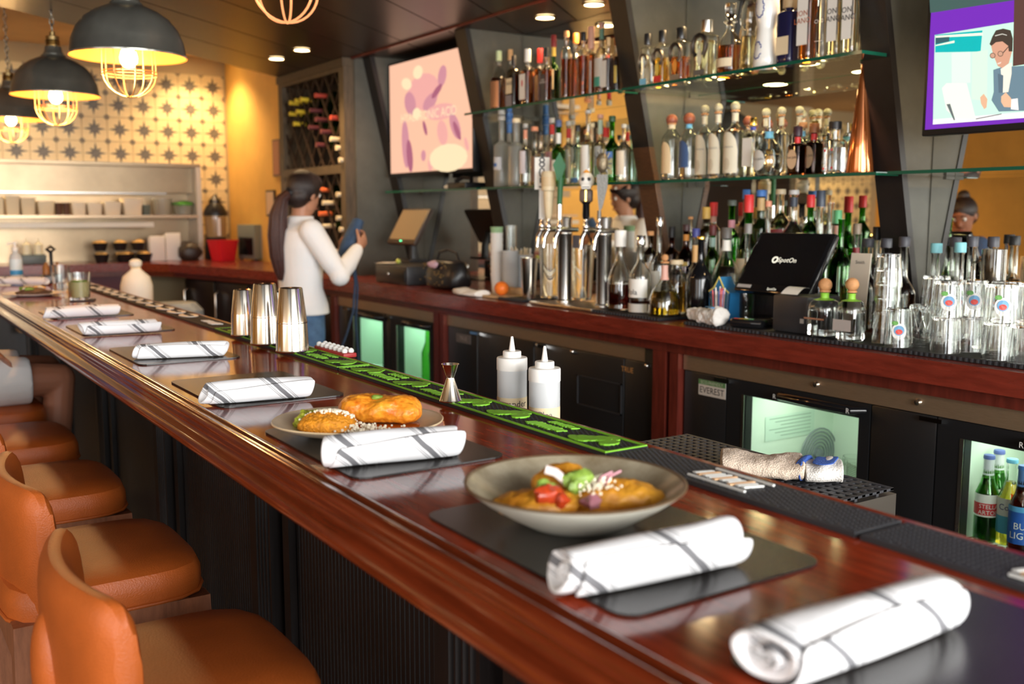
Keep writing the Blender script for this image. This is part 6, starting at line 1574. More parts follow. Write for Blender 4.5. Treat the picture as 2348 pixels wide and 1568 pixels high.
for k in range(34):
    zf = rnd.uniform(0.02, 0.14); yy = rnd.uniform(-0.145, 0.145)
    st_.sphere((-0.088 * (1.13 - 2.2 * max(0, zf - 0.06)) - 0.001, yy, zf), 0.0042, seg=8, rings=5)
o = st_.build('studs', 'brass_dark', parent=bg); o['kind'] = 'stuff'
blob('pink_patch', (-0.080, 0.02, 0.130), (0.022, 0.042, 0.020), C(0.55, 0.36, 0.42), 3, bg, 0.2, 14, 9)
MB().tube([(0.0, 0.12, 0.14), (0.0, 0.09, 0.19), (0, 0.0, 0.205), (0, -0.09, 0.19), (0, -0.12, 0.14)], 0.006, 8).build('strap', 'black_plastic', parent=bg)

# ---- right register, printer, card reader, towel, straw glass
r2, M2, w2, h2_ = screen_terminal('register_terminal', 'black register with dark screen showing SpotOn between bottles and printer', (1681, 666), (1853, 676), (1745, 531), 2.63, 2.76, 'black_gloss', mat('screen_off', (0.006, 0.006, 0.007), 0.22), CZ + 0.0115)
def text_plane(s, size, M, y, z, x, m_, par, nm='lettering'):
    vs, fs = text_geo(s, size)
    return MB().add([tuple(M @ Vector((x, y - u, z + v))) for u, v, _ in vs], fs, 0, True).build(nm, m_, parent=par, smooth=False)
glow = emis('logo_glow', (0.95, 0.88, 0.70), 0.5)
text_plane('SpotOn', 0.026, M2, -0.016, h2_ * 0.53, -0.002, glow, r2)
MB().tube([tuple(M2 @ Vector((-0.002, 0.038 + 0.0105 * math.cos(a), h2_ * 0.53 + 0.0105 * math.sin(a)))) for a in [2 * math.pi * q / 14 for q in range(14)]], 0.0028, 6, closed=True).build('ring_logo', glow, parent=r2)
text_plane('SpotOn', 0.013, M2, -0.005, h2_ * 0.055, -0.0016, glow, r2)
MB().box(-0.002, -0.0004, w2 / 2 - 0.075, w2 / 2 - 0.012, h2_ * 0.05, h2_ * 0.10, M=M2).build('sticker', GRY, parent=r2, smooth=False)
pp = at_x(1818, 700, 2.56)
pr_ = thing('receipt_printer', 'black receipt printer with a curl of paper beside the register', 'printer', (2.63, pp.y, mZ))
hp = at_x(1812, 668, 2.56).z - mZ - 0.012
MB().rbox(-0.085, 0.075, -0.073, 0.073, 0, hp, 0.008).build('case', 'dark_plastic', parent=pr_)
MB().box(-0.0862, -0.0852, -0.060, -0.045, 0.035, 0.05).build('logo', GRY, parent=pr_, smooth=False)
pc_ = MB(); vs = []
for k in range(8):
    f = k / 7; vs += [(-0.085 + 0.06 * f, -0.03, hp + 0.004 + 0.022 * math.sin(f * 2.2)), (-0.085 + 0.06 * f, 0.04, hp + 0.004 + 0.022 * math.sin(f * 2.2))]
pc_.add(vs, [(2 * k, 2 * k + 1, 2 * k + 3, 2 * k + 2) for k in range(7)]); pc_.build('paper', 'paper_white', parent=pr_)
cr_ = at_x(1710, 725, 2.54)
rd = thing('card_reader', 'small black card reader with a rainbow stripe before the register', 'card reader', (2.565, cr_.y, mZ), 0.3)
MB().rbox(-0.045, 0.06, -0.06, 0.06, 0, 0.030, 0.010).build('body', 'black_gloss', parent=rd)
for k, c in enumerate(((0.7, 0.1, 0.05), (0.75, 0.4, 0.05), (0.5, 0.55, 0.1), (0.1, 0.4, 0.2))):
    MB().box(-0.038, -0.030, 0.045 - 0.018 * k - 0.017, 0.045 - 0.018 * k, 0.0302, 0.0312).build('stripe', C(*c), parent=rd, smooth=False)
ct = at_x(1620, 712, 2.535)
tt = thing('bar_cloth', 'crumpled white cloth with blue print left of the register', 'towel', (2.535, ct.y, mZ + 0.0005), R(84))
cloth_slab(0.19, 0.075, 0.052, 21, wob=0.18, taper=0.45).build('folds', 'towel', parent=tt, mods=(SUB2, DISP(0.05, 0.030), DISP(0.015, 0.006)))
cloth_slab(0.05, 0.03, 0.004, 22, n=6).build('blue_print', C(0.08, 0.22, 0.42), parent=tt, loc=(-0.05, 0.02, 0.058))
sg = at_x(1655, 645, 2.62)
gz = mZ
gl = thing('straw_glass', 'glass of red, white and blue straws beside the towel', 'straws', (2.612, sg.y, mZ))
MB().lathe([(0, 0), (0.030, 0), (0.037, 0.10), (0.035, 0.10), (0.028, 0.006), (0, 0.006)], 24, caps=False).build('glass', 'glass_clear', parent=gl)
rnd = random.Random(8)
for k in range(16):
    a = rnd.uniform(0, 6.28); q = rnd.uniform(0.004, 0.019)
    MB().tube([(q * math.cos(a), q * math.sin(a), 0.008), (q * math.cos(a) * 1.5, q * math.sin(a) * 1.5, rnd.uniform(0.105, 0.125))], 0.0026, 6).build('straw', [C(0.7, 0.08, 0.08), 'paper_white', C(0.12, 0.2, 0.5)][k % 3], parent=gl)
bn = at_x(1668, 620, 2.70)
nb = thing('blue_napkin_holder', 'blue scalloped box with yellow edge behind the straws', 'box', (2.685, bn.y - 0.005, mZ))
pts = [(-0.05, 0.0), (0.05, 0.0), (0.05, 0.10), (0.025, 0.115), (0.0, 0.155), (-0.025, 0.115), (-0.05, 0.10)]
n = len(pts)
MB().add([(-0.03, a, b) for a, b in pts] + [(0.03, a, b) for a, b in pts], [tuple(range(n)), tuple(reversed(range(n, 2 * n)))] + [(i, n + i, n + (i + 1) % n, (i + 1) % n) for i in range(n)], 0, True).build('box', C(0.02, 0.18, 0.42), parent=nb, smooth=False)
MB().tube([(-0.031, a, b) for a, b in pts[2:]], 0.003, 6).build('yellow_edge', C(0.75, 0.62, 0.15), parent=nb)
cs = at_x(1962, 620, 2.74)
sgn = thing('card_sign', 'small cream card sign leaning behind the cork bottles', 'sign', (2.74, cs.y, mZ))
zc_ = at_x(1962, 580, 2.74).z - mZ
MB().box(-0.002, 0.002, -0.038, 0.038, 0.0, zc_, M=Matrix.Rotation(R(6), 4, 'Y')).build('card', C(0.62, 0.56, 0.46), parent=sgn, smooth=False)
text_plane('Smith', 0.016, Matrix.Rotation(R(6), 4, 'Y'), 0.0, zc_ - 0.03, -0.003, 'ink', sgn)
# grey jug among the syrups
jg2 = at_x(2272, 572, 2.72)
jj = thing('grey_jug', 'smoked plastic jug standing behind the stacked glasses', 'jug', (2.74, jg2.y, mZ)); hj = jg2.z - mZ
MB().lathe([(0, 0), (0.045, 0), (0.045, hj * 0.55), (0.034, hj * 0.65), (0.034, hj), (0.031, hj), (0.031, hj * 0.66), (0.042, hj * 0.55), (0.042, 0.006), (0, 0.006)], 26, caps=False).build('body', 'glass_smoke', parent=jj)
MB().tube([(0, 0.034, hj * 0.9), (0, 0.065, hj * 0.85), (0, 0.065, hj * 0.6), (0, 0.044, hj * 0.52)], 0.005, 8).build('handle', 'glass_smoke', parent=jj)

# ---- stacked drinking glasses
gG = 'upturned rocks glasses stacked on the mat'
def rocks(x, y, z, h=0.098, r0=0.043, r1=0.036, label='', up=False, facets=10, sticker=None, cut=False):
    root = thing('rocks_glass', label, 'glass', (x, y, z), group=gG)
    t = 0.0028
    if up: pr = [(0, 0), (r1, 0), (r0, h), (r0 - t, h), (r1 - t, 0.010), (0, 0.010)]
    else: pr = [(r0 - t, 0.0), (r0, 0.0), (r1, h), (0, h), (0, h - 0.010), (r1 - t, h - 0.010), (r0 - t, 0.0)]
    MB().lathe(pr, 24, caps=False).build('glass', 'glass_clear', parent=root)
    if facets:
        m = MB()
        for k in range(facets):
            a = 2 * math.pi * k / facets
            zb, zt = (h * 0.35, h * 0.97) if not up else (h * 0.03, h * 0.65)
            f = lambda z: (r0 + (r1 - r0) * z / h) if not up else (r1 + (r0 - r1) * z / h)
            if cut: m.tube([((f(zb) + 0.0004) * math.cos(a), (f(zb) + 0.0004) * math.sin(a), zb), ((f(zt) + 0.0004) * math.cos(a + 0.6), (f(zt) + 0.0004) * math.sin(a + 0.6), zt)], 0.0014, 5)
            m.tube([((f(zb) + 0.0004) * math.cos(a), (f(zb) + 0.0004) * math.sin(a), zb), ((f(zt) + 0.0004) * math.cos(a + (-0.6 if cut else 0)), (f(zt) + 0.0004) * math.sin(a + (-0.6 if cut else 0)), zt)], 0.0014, 5)
        m.build('moulded_flutes', 'glass_clear', parent=root)
    if sticker:
        zc = h * 0.42; rr = r0 + (r1 - r0) * zc / h + 0.0012; A0 = R(218)
        def disc(rad, mt, nm, off, zs=1.0, dz=0.0, du=0.0):
            m = MB(); vs = [((rr + off) * math.cos(A0 + (du + rad * math.cos(a)) / rr), (rr + off) * math.sin(A0 + (du + rad * math.cos(a)) / rr), zc + dz + rad * zs * math.sin(a)) for a in [2 * math.pi * q / 20 for q in range(20)]]
            m.add(vs, [tuple(range(20))], 0, True).build(nm, mt, parent=root, smooth=False)
        disc(0.021, 'paper_white', 'sticker', 0.0, 1.12); disc(0.0145, C(0.16, 0.36, 0.58), 'sticker_sky', 0.0005, 1.0, 0.003); disc(0.0095, C(0.68, 0.07, 0.05), 'sticker_red', 0.001, 0.8, -0.001)
        disc(0.009, GRN, 'sticker_leaf', 0.0005, 0.7, 0.024, -0.012)
    return root
y0 = at_x(2015, 740, 2.565).y
gy = [at_x(px, 760, X).y for px, X in ((2060, 2.555), (2110, 2.60))]
# tall nested column of five tumblers
for k in range(5):
    rocks(2.60, y0, mZ + 0.0005 + k * 0.042, 0.098, 0.042, 0.033, ['lowest', 'second', 'middle', 'fourth', 'topmost'][k] + ' tumbler of the tall nested stack beside the cork bottles', facets=0)
rocks(2.553, at_x(2060, 760, 2.553).y, mZ, 0.112, 0.042, 0.034, 'upturned glass with round red and blue sticker beside the tall stack', sticker=True, facets=0)
rocks(2.69, at_x(2045, 700, 2.69).y, mZ, 0.14, 0.037, 0.033, 'taller upturned glass behind the tall stack')
rocks(2.625, at_x(2112, 760, 2.625).y, mZ, 0.120, 0.033, 0.034, 'cut-crystal glass with chevron pattern', cut=True, facets=9)
k = 0
pos = []
for (px, X) in ((2168, 2.555), (2225, 2.64), (2290, 2.555), (2352, 2.555), (2366, 2.66), (2140, 2.735), (2300, 2.66)):
    pos.append((X, at_x(px, 780, X).y))
names = ['by the cut-crystal glass', 'in the second row by the cut-crystal glass', 'in the front row, second from the crystal glass', 'in the front row, third from the crystal glass', 'in the second row at the far end', 'in the back row', 'in the second row, third from the crystal glass']
for i, ((x, y), nm) in enumerate(zip(pos, names)):
    rocks(x, y, mZ, 0.100, 0.042, 0.036, 'lower upturned glass %s' % nm, sticker=False, facets=12)
    if i in (3,): continue
    st_k = i in (1, 2, 0)
    rocks(x, y, mZ + 0.1006, 0.100, 0.042, 0.036, 'upper upturned glass stacked %s' % nm, sticker=st_k, facets=12)

# ================================================================== TELEVISIONS
def tv(name, label, X, ya, yb, z0, z1, bez=0.012):
    root = thing(name, label, 'television', (X, (ya + yb) / 2, z0))
    hw = (ya - yb) / 2; h = z1 - z0
    MB().rbox(0.004, 0.045, -hw - bez, hw + bez, -bez * 1.6, h + bez, 0.004).build('casing', 'black_plastic', parent=root)
    MB().box(0.045, WX - X - 0.002, -0.08, 0.08, h * 0.3, h * 0.6).build('wall_bracket', 'black_plastic', parent=root, smooth=False)
    return root, hw, h
def panel(root, hw, h, off, pts, m_, nm):
    """flat screen shape: u from left (0) to right (1) as seen, v from bottom (0) to top (1)"""
    n = len(pts)
    return MB().add([(0.0035 - off, hw - 2 * hw * u, h * v) for u, v in pts], [tuple(range(n))], 0, True).build(nm, m_, parent=root, smooth=False)
def pic(name, c, s): return emis('scr_' + name, c, s)
def ell(cu, cv, ru, rv, rot=0, n=16): return [(cu + ru * math.cos(a) * math.cos(rot) - rv * math.sin(a) * math.sin(rot), cv + (ru * math.cos(a) * math.sin(rot) + rv * math.sin(a) * math.cos(rot))) for a in [2 * math.pi * q / n for q in range(n)]]
t1 = at_x(890, 152, 2.90); t1b = at_x(900, 398, 2.90)
TV1, hw, h = tv('television', 'wall television showing a pink and purple picture', 2.90, 5.765, 4.778, t1b.z, t1.z)
S1 = 0.40
panel(TV1, hw, h, 0.0, [(0, 0), (1, 0), (1, 1), (0, 1)], pic('peach', (1.0, 0.56, 0.38), S1), 'screen')
c1_, c2_, c3_, c4_ = pic('mauve', (0.66, 0.28, 0.34), S1), pic('pinkish', (0.90, 0.42, 0.38), S1), pic('plum', (0.42, 0.12, 0.20), S1), pic('butter', (1.0, 0.80, 0.50), S1)
for i, (cu, cv, ru, rv, ro, cc) in enumerate(((0.42, 0.70, 0.20, 0.16, 0, c2_), (0.26, 0.62, 0.07, 0.11, 0.3, c1_), (0.64, 0.80, 0.05, 0.09, -0.2, c1_), (0.36, 0.88, 0.06, 0.06, 0, c4_), (0.22, 0.80, 0.07, 0.05, -0.5, c4_), (0.50, 0.60, 0.10, 0.06, 0.6, c1_),
                                      (0.58, 0.68, 0.08, 0.03, 0.7, c3_), (0.34, 0.52, 0.05, 0.05, 0, c4_), (0.62, 0.50, 0.18, 0.07, 0, c2_), (0.20, 0.26, 0.05, 0.22, 0.05, c1_), (0.25, 0.15, 0.04, 0.15, 0.1, c3_), (0.44, 0.38, 0.02, 0.07, 0.3, c3_),
                                      (0.64, 0.32, 0.06, 0.11, 0.2, c2_), (0.78, 0.36, 0.05, 0.12, 0.4, c1_), (0.80, 0.32, 0.025, 0.09, 0.45, c3_), (0.42, 0.14, 0.03, 0.05, 0, c1_), (0.50, 0.06, 0.03, 0.06, 0, c2_), (0.70, 0.10, 0.22, 0.12, 0, c4_), (0.90, 0.20, 0.02, 0.06, 0.3, c2_))):
    panel(TV1, hw, h, 0.0006 + 0.0002 * i, ell(cu * 1.05, cv, ru * 1.0, rv, ro), cc, 'picture_shape')
vs, fs = text_geo('HYALURONIC ACID', 0.075)
MB().add([(-0.003, hw - 2 * hw * 0.50 - u, h * 0.49 + v) for u, v, _ in vs], fs, 0, True).build('caption', c4_, parent=TV1, smooth=False)
# second television: purple slide with a photo of a man at a laptop
b1 = at_x(2118, 305, 2.80)
TV2, hw, h = tv('television', 'wall television with a purple slide of a man at a laptop', 2.80, 1.925, 0.90, b1.z + 0.01, b1.z + 0.60)
S2 = 0.52
def PX(px, py): q = at_x(px, py, 2.80); return ((1.925 - q.y) / (2 * hw), (q.z - b1.z - 0.01) / h)
def pp_(pts): return [PX(x, y) for x, y in pts]
panel(TV2, hw, h, 0.0, [(0, 0), (1, 0), (1, 1), (0, 1)], pic('purple', (0.16, 0.022, 0.42), S2), 'screen')
L0 = [0.0004]
def add(pts, c, nm, s=S2):
    L0[0] += 0.00012; return panel(TV2, hw, h, L0[0], pp_(pts), pic(nm, c, s), nm)
X2 = lambda x, y: (2100 + x / 4.75, y / 4.75)
def addc(pts, c, nm): return add([X2(x, y) for x, y in pts], c, nm)
addc([(120, -400), (1060, -500), (1065, 0), (220, 130), (150, 140)], (0.05, 0.10, 0.09), 'upper_photo')
addc([(180, 1355), (200, 380), (1058, 240), (1300, 205), (1300, 1270)], (0.55, 0.80, 0.66), 'photo_back')
addc([(1060, -500), (1065, 10), (1050, 720), (1180, 700), (1400, 640), (1400, -500)], (0.10, 0.045, 0.035), 'brown_block')
addc([(205, 570), (208, 380), (720, 330), (700, 560)], (0.0, 0.42, 0.42), 'teal_beam')
addc([(210, 490), (415, 440), (415, 465), (210, 500)], (0.85, 0.88, 0.66), 'ceiling_lamp')
addc([(212, 390), (720, 355), (725, 385), (212, 410)], (0.90, 0.90, 0.66), 'ceiling_strip')
addc([(210, 410), (360, 400), (360, 450), (210, 480)], (0.03, 0.10, 0.12), 'dark_beam')
addc([(385, 575), (590, 565), (590, 900), (385, 910)], (0.68, 0.85, 0.70), 'window_light')
addc([(610, 570), (780, 540), (770, 1100), (600, 1080)], (0.62, 0.82, 0.64), 'curtain')
addc([(180, 1355), (185, 1300), (1300, 1210), (1300, 1275)], (0.85, 0.82, 0.78), 'desk')
addc([(280, 960), (330, 905), (550, 905), (650, 1295), (440, 1290), (330, 1200)], (0.80, 0.84, 0.72), 'laptop')
addc([(650, 1290), (930, 1235), (930, 1245), (650, 1300)], (0.15, 0.13, 0.15), 'laptop_base')
addc([(330, 1135), (370, 1130), (425, 1305), (410, 1310)], (0.12, 0.14, 0.14), 'pen')
addc([(840, 760), (930, 730), (1180, 715), (1400, 760), (1400, 1200), (900, 1215), (820, 1090), (845, 1000)], (0.14, 0.22, 0.27), 'suit')
addc([(920, 750), (1040, 680), (1040, 800), (1005, 1000), (945, 1010)], (0.85, 0.78, 0.64), 'shirt')
addc([(950, 820), (945, 1010), (900, 1010), (890, 800)], (0.10, 0.15, 0.19), 'lapel')
addc([(818, 500), (850, 455), (1040, 430), (1045, 560), (1010, 690), (940, 740), (890, 720), (850, 620), (830, 560)], (0.62, 0.32, 0.21), 'face')
addc([(800, 480), (830, 400), (870, 330), (950, 310), (1030, 330), (1055, 420), (1050, 560), (1010, 560), (1005, 500), (940, 450), (870, 460), (820, 500)], (0.055, 0.04, 0.03), 'hair')
addc([(860, 385), (940, 365), (990, 380), (990, 388), (940, 374), (862, 395)], (0.6, 0.58, 0.5), 'headband')
for c in ((835, 605), (920, 585)):
    addc([(c[0] + 32 * math.cos(a), c[1] + 32 * math.sin(a)) for a in [2 * math.pi * q / 14 for q in range(14)]], (0.16, 0.10, 0.07), 'glasses_rim')
    addc([(c[0] + 24 * math.cos(a), c[1] + 24 * math.sin(a)) for a in [2 * math.pi * q / 14 for q in range(14)]], (0.56, 0.31, 0.21), 'lens')
addc([(948, 570), (1010, 500), (1014, 508), (950, 582)], (0.03, 0.03, 0.03), 'glasses_arm')
addc([(885, 690), (930, 672), (925, 690), (895, 702)], (0.80, 0.62, 0.52), 'smile')
addc([(700, 1060), (740, 1020), (780, 1080), (770, 1170), (745, 1190), (710, 1130)], (0.72, 0.42, 0.26), 'left_hand')
addc([(930, 1050), (980, 1005), (1030, 1060), (1060, 1110), (1050, 1170), (960, 1165), (928, 1110)], (0.74, 0.45, 0.28), 'right_hand')
addc([(1040, 1080), (1110, 1070), (1120, 1200), (1035, 1190)], (0.85, 0.82, 0.76), 'cuff')
MB().box(-0.02, 0.03, -hw * 0.0 - 0.35, -0.03 + hw * 0.55 - 0.25, -0.055, -0.022).build('sensor_bar', 'black_plastic', parent=TV2, smooth=False)
# set-top box and cables on the shelf under the first television
sb_ = thing('media_box', 'black media box with a white mouse on the shelf under the pink television', 'media box', (2.97, at_x(1070, 415, 2.97).y, SH_LO + 0.0006))
MB().rbox(-0.07, 0.08, -0.10, 0.10, 0, 0.035, 0.006).build('box', 'black_plastic', parent=sb_)
MB().sphere((-0.02, 0.16, 0.014), 0.03, 0.045, 0.014, 14, 8).build('mouse', 'white_plastic', parent=sb_)
MB().tube([(0, -0.05, 0.03), (0.02, -0.02, 0.06), (0.0, 0.04, 0.065), (-0.03, 0.07, 0.045), (0.0, 0.09, 0.03)], 0.012, 8).build('cable_coil', 'black_plastic', parent=sb_)

# ================================================================== WINE RACK
RX = 2.68; RY0, RY1 = 5.915, 7.045; RZ1 = CEIL - 0.002
wr = thing('wine_rack', 'tall brown built-in wine rack with diagonal lattice', 'wine rack', (0, 0, CT + 0.0006)); o0 = CT + 0.0006
f = MB()
for (ya, yb) in ((RY0, RY0 + 0.075), (RY1 - 0.075, RY1)): f.box(RX - 0.02, RX + 0.20, ya, yb, 0, RZ1 - o0)
for (za, zb) in ((0.0, 0.05), (1.700 - o0, 1.755 - o0), (2.33 - o0, RZ1 - o0)): f.box(RX - 0.02, RX + 0.20, RY0 + 0.075, RY1 - 0.075, za, zb)
f.build('frame', 'rack_wood', parent=wr, smooth=False)
MB().box(RX + 0.2005, RX + 0.215, RY0, RY1, 0, RZ1 - o0).build('back_board', 'black_wood', parent=wr, smooth=False)
MB().box(RX - 0.03, RX + 0.03, RY0 - 0.01, RY1 + 0.01, RZ1 - o0 - 0.05, RZ1 - o0 - 0.0008).build('cornice', 'rack_wood', parent=wr, smooth=False)
for (za, zb) in ((1.10, 1.70), (1.755, 2.33)):
    ya, yb = RY0 + 0.075, RY1 - 0.075
    stp = 0.16
    for s in (1, -1):
        k = -12
        while k < 30:
            # slat line: z - za = s*(y - y_k) * 1.35
            yk = ya + k * stp; k += 1
            if s == 1: p0 = (yk, za); p1 = (yk + (zb - za) / 1.35, zb)
            else: p0 = (yk, zb); p1 = (yk + (zb - za) / 1.35, za)
            (y0_, z0_), (y1_, z1_) = p0, p1
            if y1_ <= ya + 0.01 or y0_ >= yb - 0.01: continue
            def cl(y): f_ = (y - y0_) / (y1_ - y0_); return (y, z0_ + (z1_ - z0_) * f_)
            q0 = cl(ya) if y0_ < ya else p0; q1 = cl(yb) if y1_ > yb else p1
            dx = 0.0 if s == 1 else 0.013
            m = MB(); w_ = 0.008
            m.add([(RX + dx, q0[0], q0[1] - w_ - o0), (RX + dx, q0[0], q0[1] + w_ - o0), (RX + dx, q1[0], q1[1] + w_ - o0), (RX + dx, q1[0], q1[1] - w_ - o0)] + [(RX + dx + 0.012, q0[0], q0[1] - w_ - o0), (RX + dx + 0.012, q0[0], q0[1] + w_ - o0), (RX + dx + 0.012, q1[0], q1[1] + w_ - o0), (RX + dx + 0.012, q1[0], q1[1] - w_ - o0)],
                  [(0, 1, 2, 3), (7, 6, 5, 4), (0, 4, 5, 1), (1, 5, 6, 2), (2, 6, 7, 3), (3, 7, 4, 0)], 0, True)
            m.build('slat', 'lattice_wood', parent=wr, smooth=False)
tag(MB().box(RX + 0.05, WX + 0.01, RY0 - 0.012, RY0 - 0.001, CT + 0.001, CEIL - 0.001).build('rack_end_panel', 'grey_panel', smooth=False), 'grey end panel closing the wine rack toward the television', 'panel')
winep = None
wines = [(668, 236, 'y'), (681, 231, 'y'), (693, 228, 'y'), (668, 261, 'y'), (684, 256, 'y'), (677, 284, 'y'), (726, 219, 'r'), (715, 253, 'd'), (728, 274, 'd'), (762, 270, 'r'), (740, 302, 'd'), (729, 332, 'd'), (712, 292, 'd'), (762, 319, 'w'), (775, 339, 'w'), (782, 367, 'w'),
         (730, 435, 'o'), (736, 490, 'o'), (744, 465, 'w'), (744, 518, 'w'), (776, 446, 'w'), (776, 500, 'w'), (783, 526, 'w')]
foil = {'y': (C(0.70, 0.52, 0.04), 'yellow'), 'r': (C(0.45, 0.06, 0.04), 'red'), 'd': (C(0.12, 0.03, 0.035), 'dark red'), 'o': (C(0.75, 0.16, 0.05), 'orange'), 'w': (C(0.68, 0.58, 0.40), 'cream')}
for (px, py, c) in wines:
    q = at_x(px, py, RX - 0.03)
    half = 'upper' if py < 395 else 'lower'
    root = thing('wine_bottle', '%s-foiled wine bottle lying in the %s lattice of the rack' % (foil[c][1], half), 'wine bottle', (RX + 0.045, q.y, q.z), group='%s-foiled wine bottles in the %s rack' % (foil[c][1], half))
    M = Matrix.Rotation(R(-90), 4, 'Y')
    MB().lathe([(0.0, -0.15), (0.03, -0.15), (0.036, -0.14), (0.036, -0.02), (0.015, 0.0)], 14, M=M, caps=False).build('glass', 'glass_dkgreen', parent=root)
    MB().lathe([(0.0155, 0.0), (0.0145, 0.075), (0.016, 0.076), (0.016, 0.088), (0, 0.088)], 14, M=M, caps=False).build('foil', foil[c][0], parent=root)

# ================================================================== BEERS AND GLASSES IN THE COOLERS
BZ = 0.5316
def beer(px, X, label, glass, liq, l1, l2, caph, capm, text, tcol, tz, H=0.246, r=0.0315, ts=0.017, neckc=None):
    p = at_x(px, 1150, X)
    root = thing('beer_bottle', label, 'beer bottle', (X, p.y, BZ))
    P = [(r * 0.93, 0), (r, 0.004), (r, H * 0.52), (r * 0.96, H * 0.57), (r * 0.62, H * 0.68), (r * 0.46, H * 0.78), (r * 0.42, H * 0.95), (r * 0.45, H * 0.96)]
    inn = [(a - 0.0022, max(b, 0.006)) for a, b in P]
    MB().lathe([(0, 0)] + P + inn[::-1] + [(0, 0.006)], 26, caps=False).build('glass', glass, parent=root)
    MB().lathe([(0, 0.0066), (r - 0.0027, 0.0068), (r - 0.0027, H * 0.52), (r * 0.6 - 0.0027, H * 0.68), (r * 0.5 - 0.003, H * 0.74), (0, H * 0.74)], 22, caps=False).build('beer', liq, parent=root)
    MB().lathe([(r * 0.48, H * 0.955), (r * 0.50, H * 0.97), (r * 0.46, H), (0, H)], 18, caps=False).build('crown_cap', capm, parent=root)
    for nm, (za, zb, m_) in (('label', l1), ('label_lower', l2)):
        m = MB(); cyl_patch(m, r + 0.0005 + (0.0003 if nm != 'label' else 0), za * H, zb * H, R(110), R(300), 16); m.build(nm, m_, parent=root)
    for k, s in enumerate(text.split('|')):
        cyl_text(s, ts, r + 0.0014, tz * H - k * ts * 1.0, R(222)).build('lettering', tcol, parent=root, smooth=False)
    if neckc: MB().lathe([(r * 0.50, H * 0.74), (r * 0.455, H * 0.80), (r * 0.44, H * 0.97), (r * 0.47, H * 0.985)], 18, caps=False).build('neck_foil', neckc, parent=root)
beer(2263, 2.635, 'green Stella Artois bottle with white neck foil in the open cooler', 'glass_green', 'liq_gold', (0.30, 0.56, WHT), (0.32, 0.46, REDC), 0.9, C(0.12, 0.16, 0.45), 'STELLA|ARTOIS', WHT, 0.42, neckc=C(0.70, 0.70, 0.72))
beer(2285, 2.715, 'second green bottle with white neck foil behind the Stella', 'glass_green', 'liq_gold', (0.30, 0.56, WHT), (0.32, 0.46, REDC), 0.9, C(0.12, 0.16, 0.45), 'STELLA', WHT, 0.41, neckc=C(0.70, 0.70, 0.72))
beer(2316, 2.645, 'clear Corona bottle of yellow beer in the open cooler', 'glass_clear', 'liq_yellow', (0.36, 0.56, WHT), (0.16, 0.36, C(0.10, 0.42, 0.60)), 0.9, LBLU, 'Corona', C(0.05, 0.06, 0.2), 0.46, ts=0.024)
beer(2344, 2.60, 'brown Bud Light bottle with blue label in the open cooler', 'glass_brown', 'liq_amber', (0.14, 0.52, C(0.02, 0.10, 0.42)), (0.50, 0.56, C(0.10, 0.35, 0.62)), 0.9, BLU, 'BUD|LIGHT', WHT, 0.34, ts=0.026, neckc=C(0.10, 0.20, 0.45))
beer(2246, 2.79, 'dark bottle with cream label at the edge of the open cooler', 'glass_brown', 'liq_dark', (0.2, 0.5, C(0.06, 0.05, 0.05)), (0.3, 0.4, WHT), 0.9, BLK, 'LAGER', WHT, 0.3)
# first glass door: fan guard and a few glasses
fg = thing('fan_guard', 'round ribbed fan guard on the pale cooler wall', 'fan guard', at_y(1878, 1040, 2.405), R(90))
m = MB()
for k in range(7): m.tube([(0, (0.018 + 0.013 * k) * math.cos(a), (0.018 + 0.013 * k) * math.sin(a)) for a in [2 * math.pi * q / 24 for q in range(24)]], 0.0028, 5, closed=True)
m.build('rings', 'grey_plastic', parent=fg); MB().lathe([(0.0, 0.006), (0.02, 0.005), (0.022, -0.004)], 16, M=Matrix.Rotation(R(-90), 4, 'Y')).build('hub', 'grey_plastic', parent=fg)
for k in range(9):
    y = 2.05 + 0.0 - 0.075 * (k % 3) ; x = 2.66 + 0.09 * (k // 3)
    g_ = thing('chilled_glass', 'pint glass chilling inside the first cooler door', 'glass', (x, 2.09 - 0.078 * (k % 3), BZ), group='chilled glasses in the cooler')
    MB().lathe([(0, 0), (0.028, 0), (0.036, 0.115), (0.034, 0.115), (0.026, 0.006), (0, 0.006)], 20, caps=False).build('glass', 'glass_clear', parent=g_)
wd_ = thing('warning_sheet', 'printed instruction sheet on the pale cooler wall', 'notice', at_y(1812, 975, 2.4135), R(90))
MB().box(-0.001, 0.0, -0.13, 0.13, -0.045, 0.045).build('sheet', C(0.60, 0.76, 0.64), parent=wd_, smooth=False)
m = MB()
for k in range(6): m.box(-0.0018, -0.0012, -0.11, 0.11 - 0.03 * (k % 3), 0.033 - 0.013 * k, 0.0355 - 0.013 * k)
m.build('printed_lines', C(0.30, 0.42, 0.34), parent=wd_, smooth=False)
for k, (y, x, c) in enumerate(((5.25, 2.66, 'glass_green'), (5.18, 2.74, 'glass_dkgreen'), (4.86, 2.66, 'glass_green'), (4.78, 2.66, 'glass_green'), (4.70, 2.68, 'glass_green'))):
    rt_ = thing('chilled_bottle', 'green bottle chilling in the cooler near the bartender', 'bottle', (x, y, BZ), group='bottles chilling near the bartender')
    MB().lathe([(0, 0), (0.034, 0), (0.036, 0.005), (0.036, 0.15), (0.014, 0.21), (0.013, 0.27), (0, 0.27)], 18, caps=False).build('glass', c, parent=rt_)

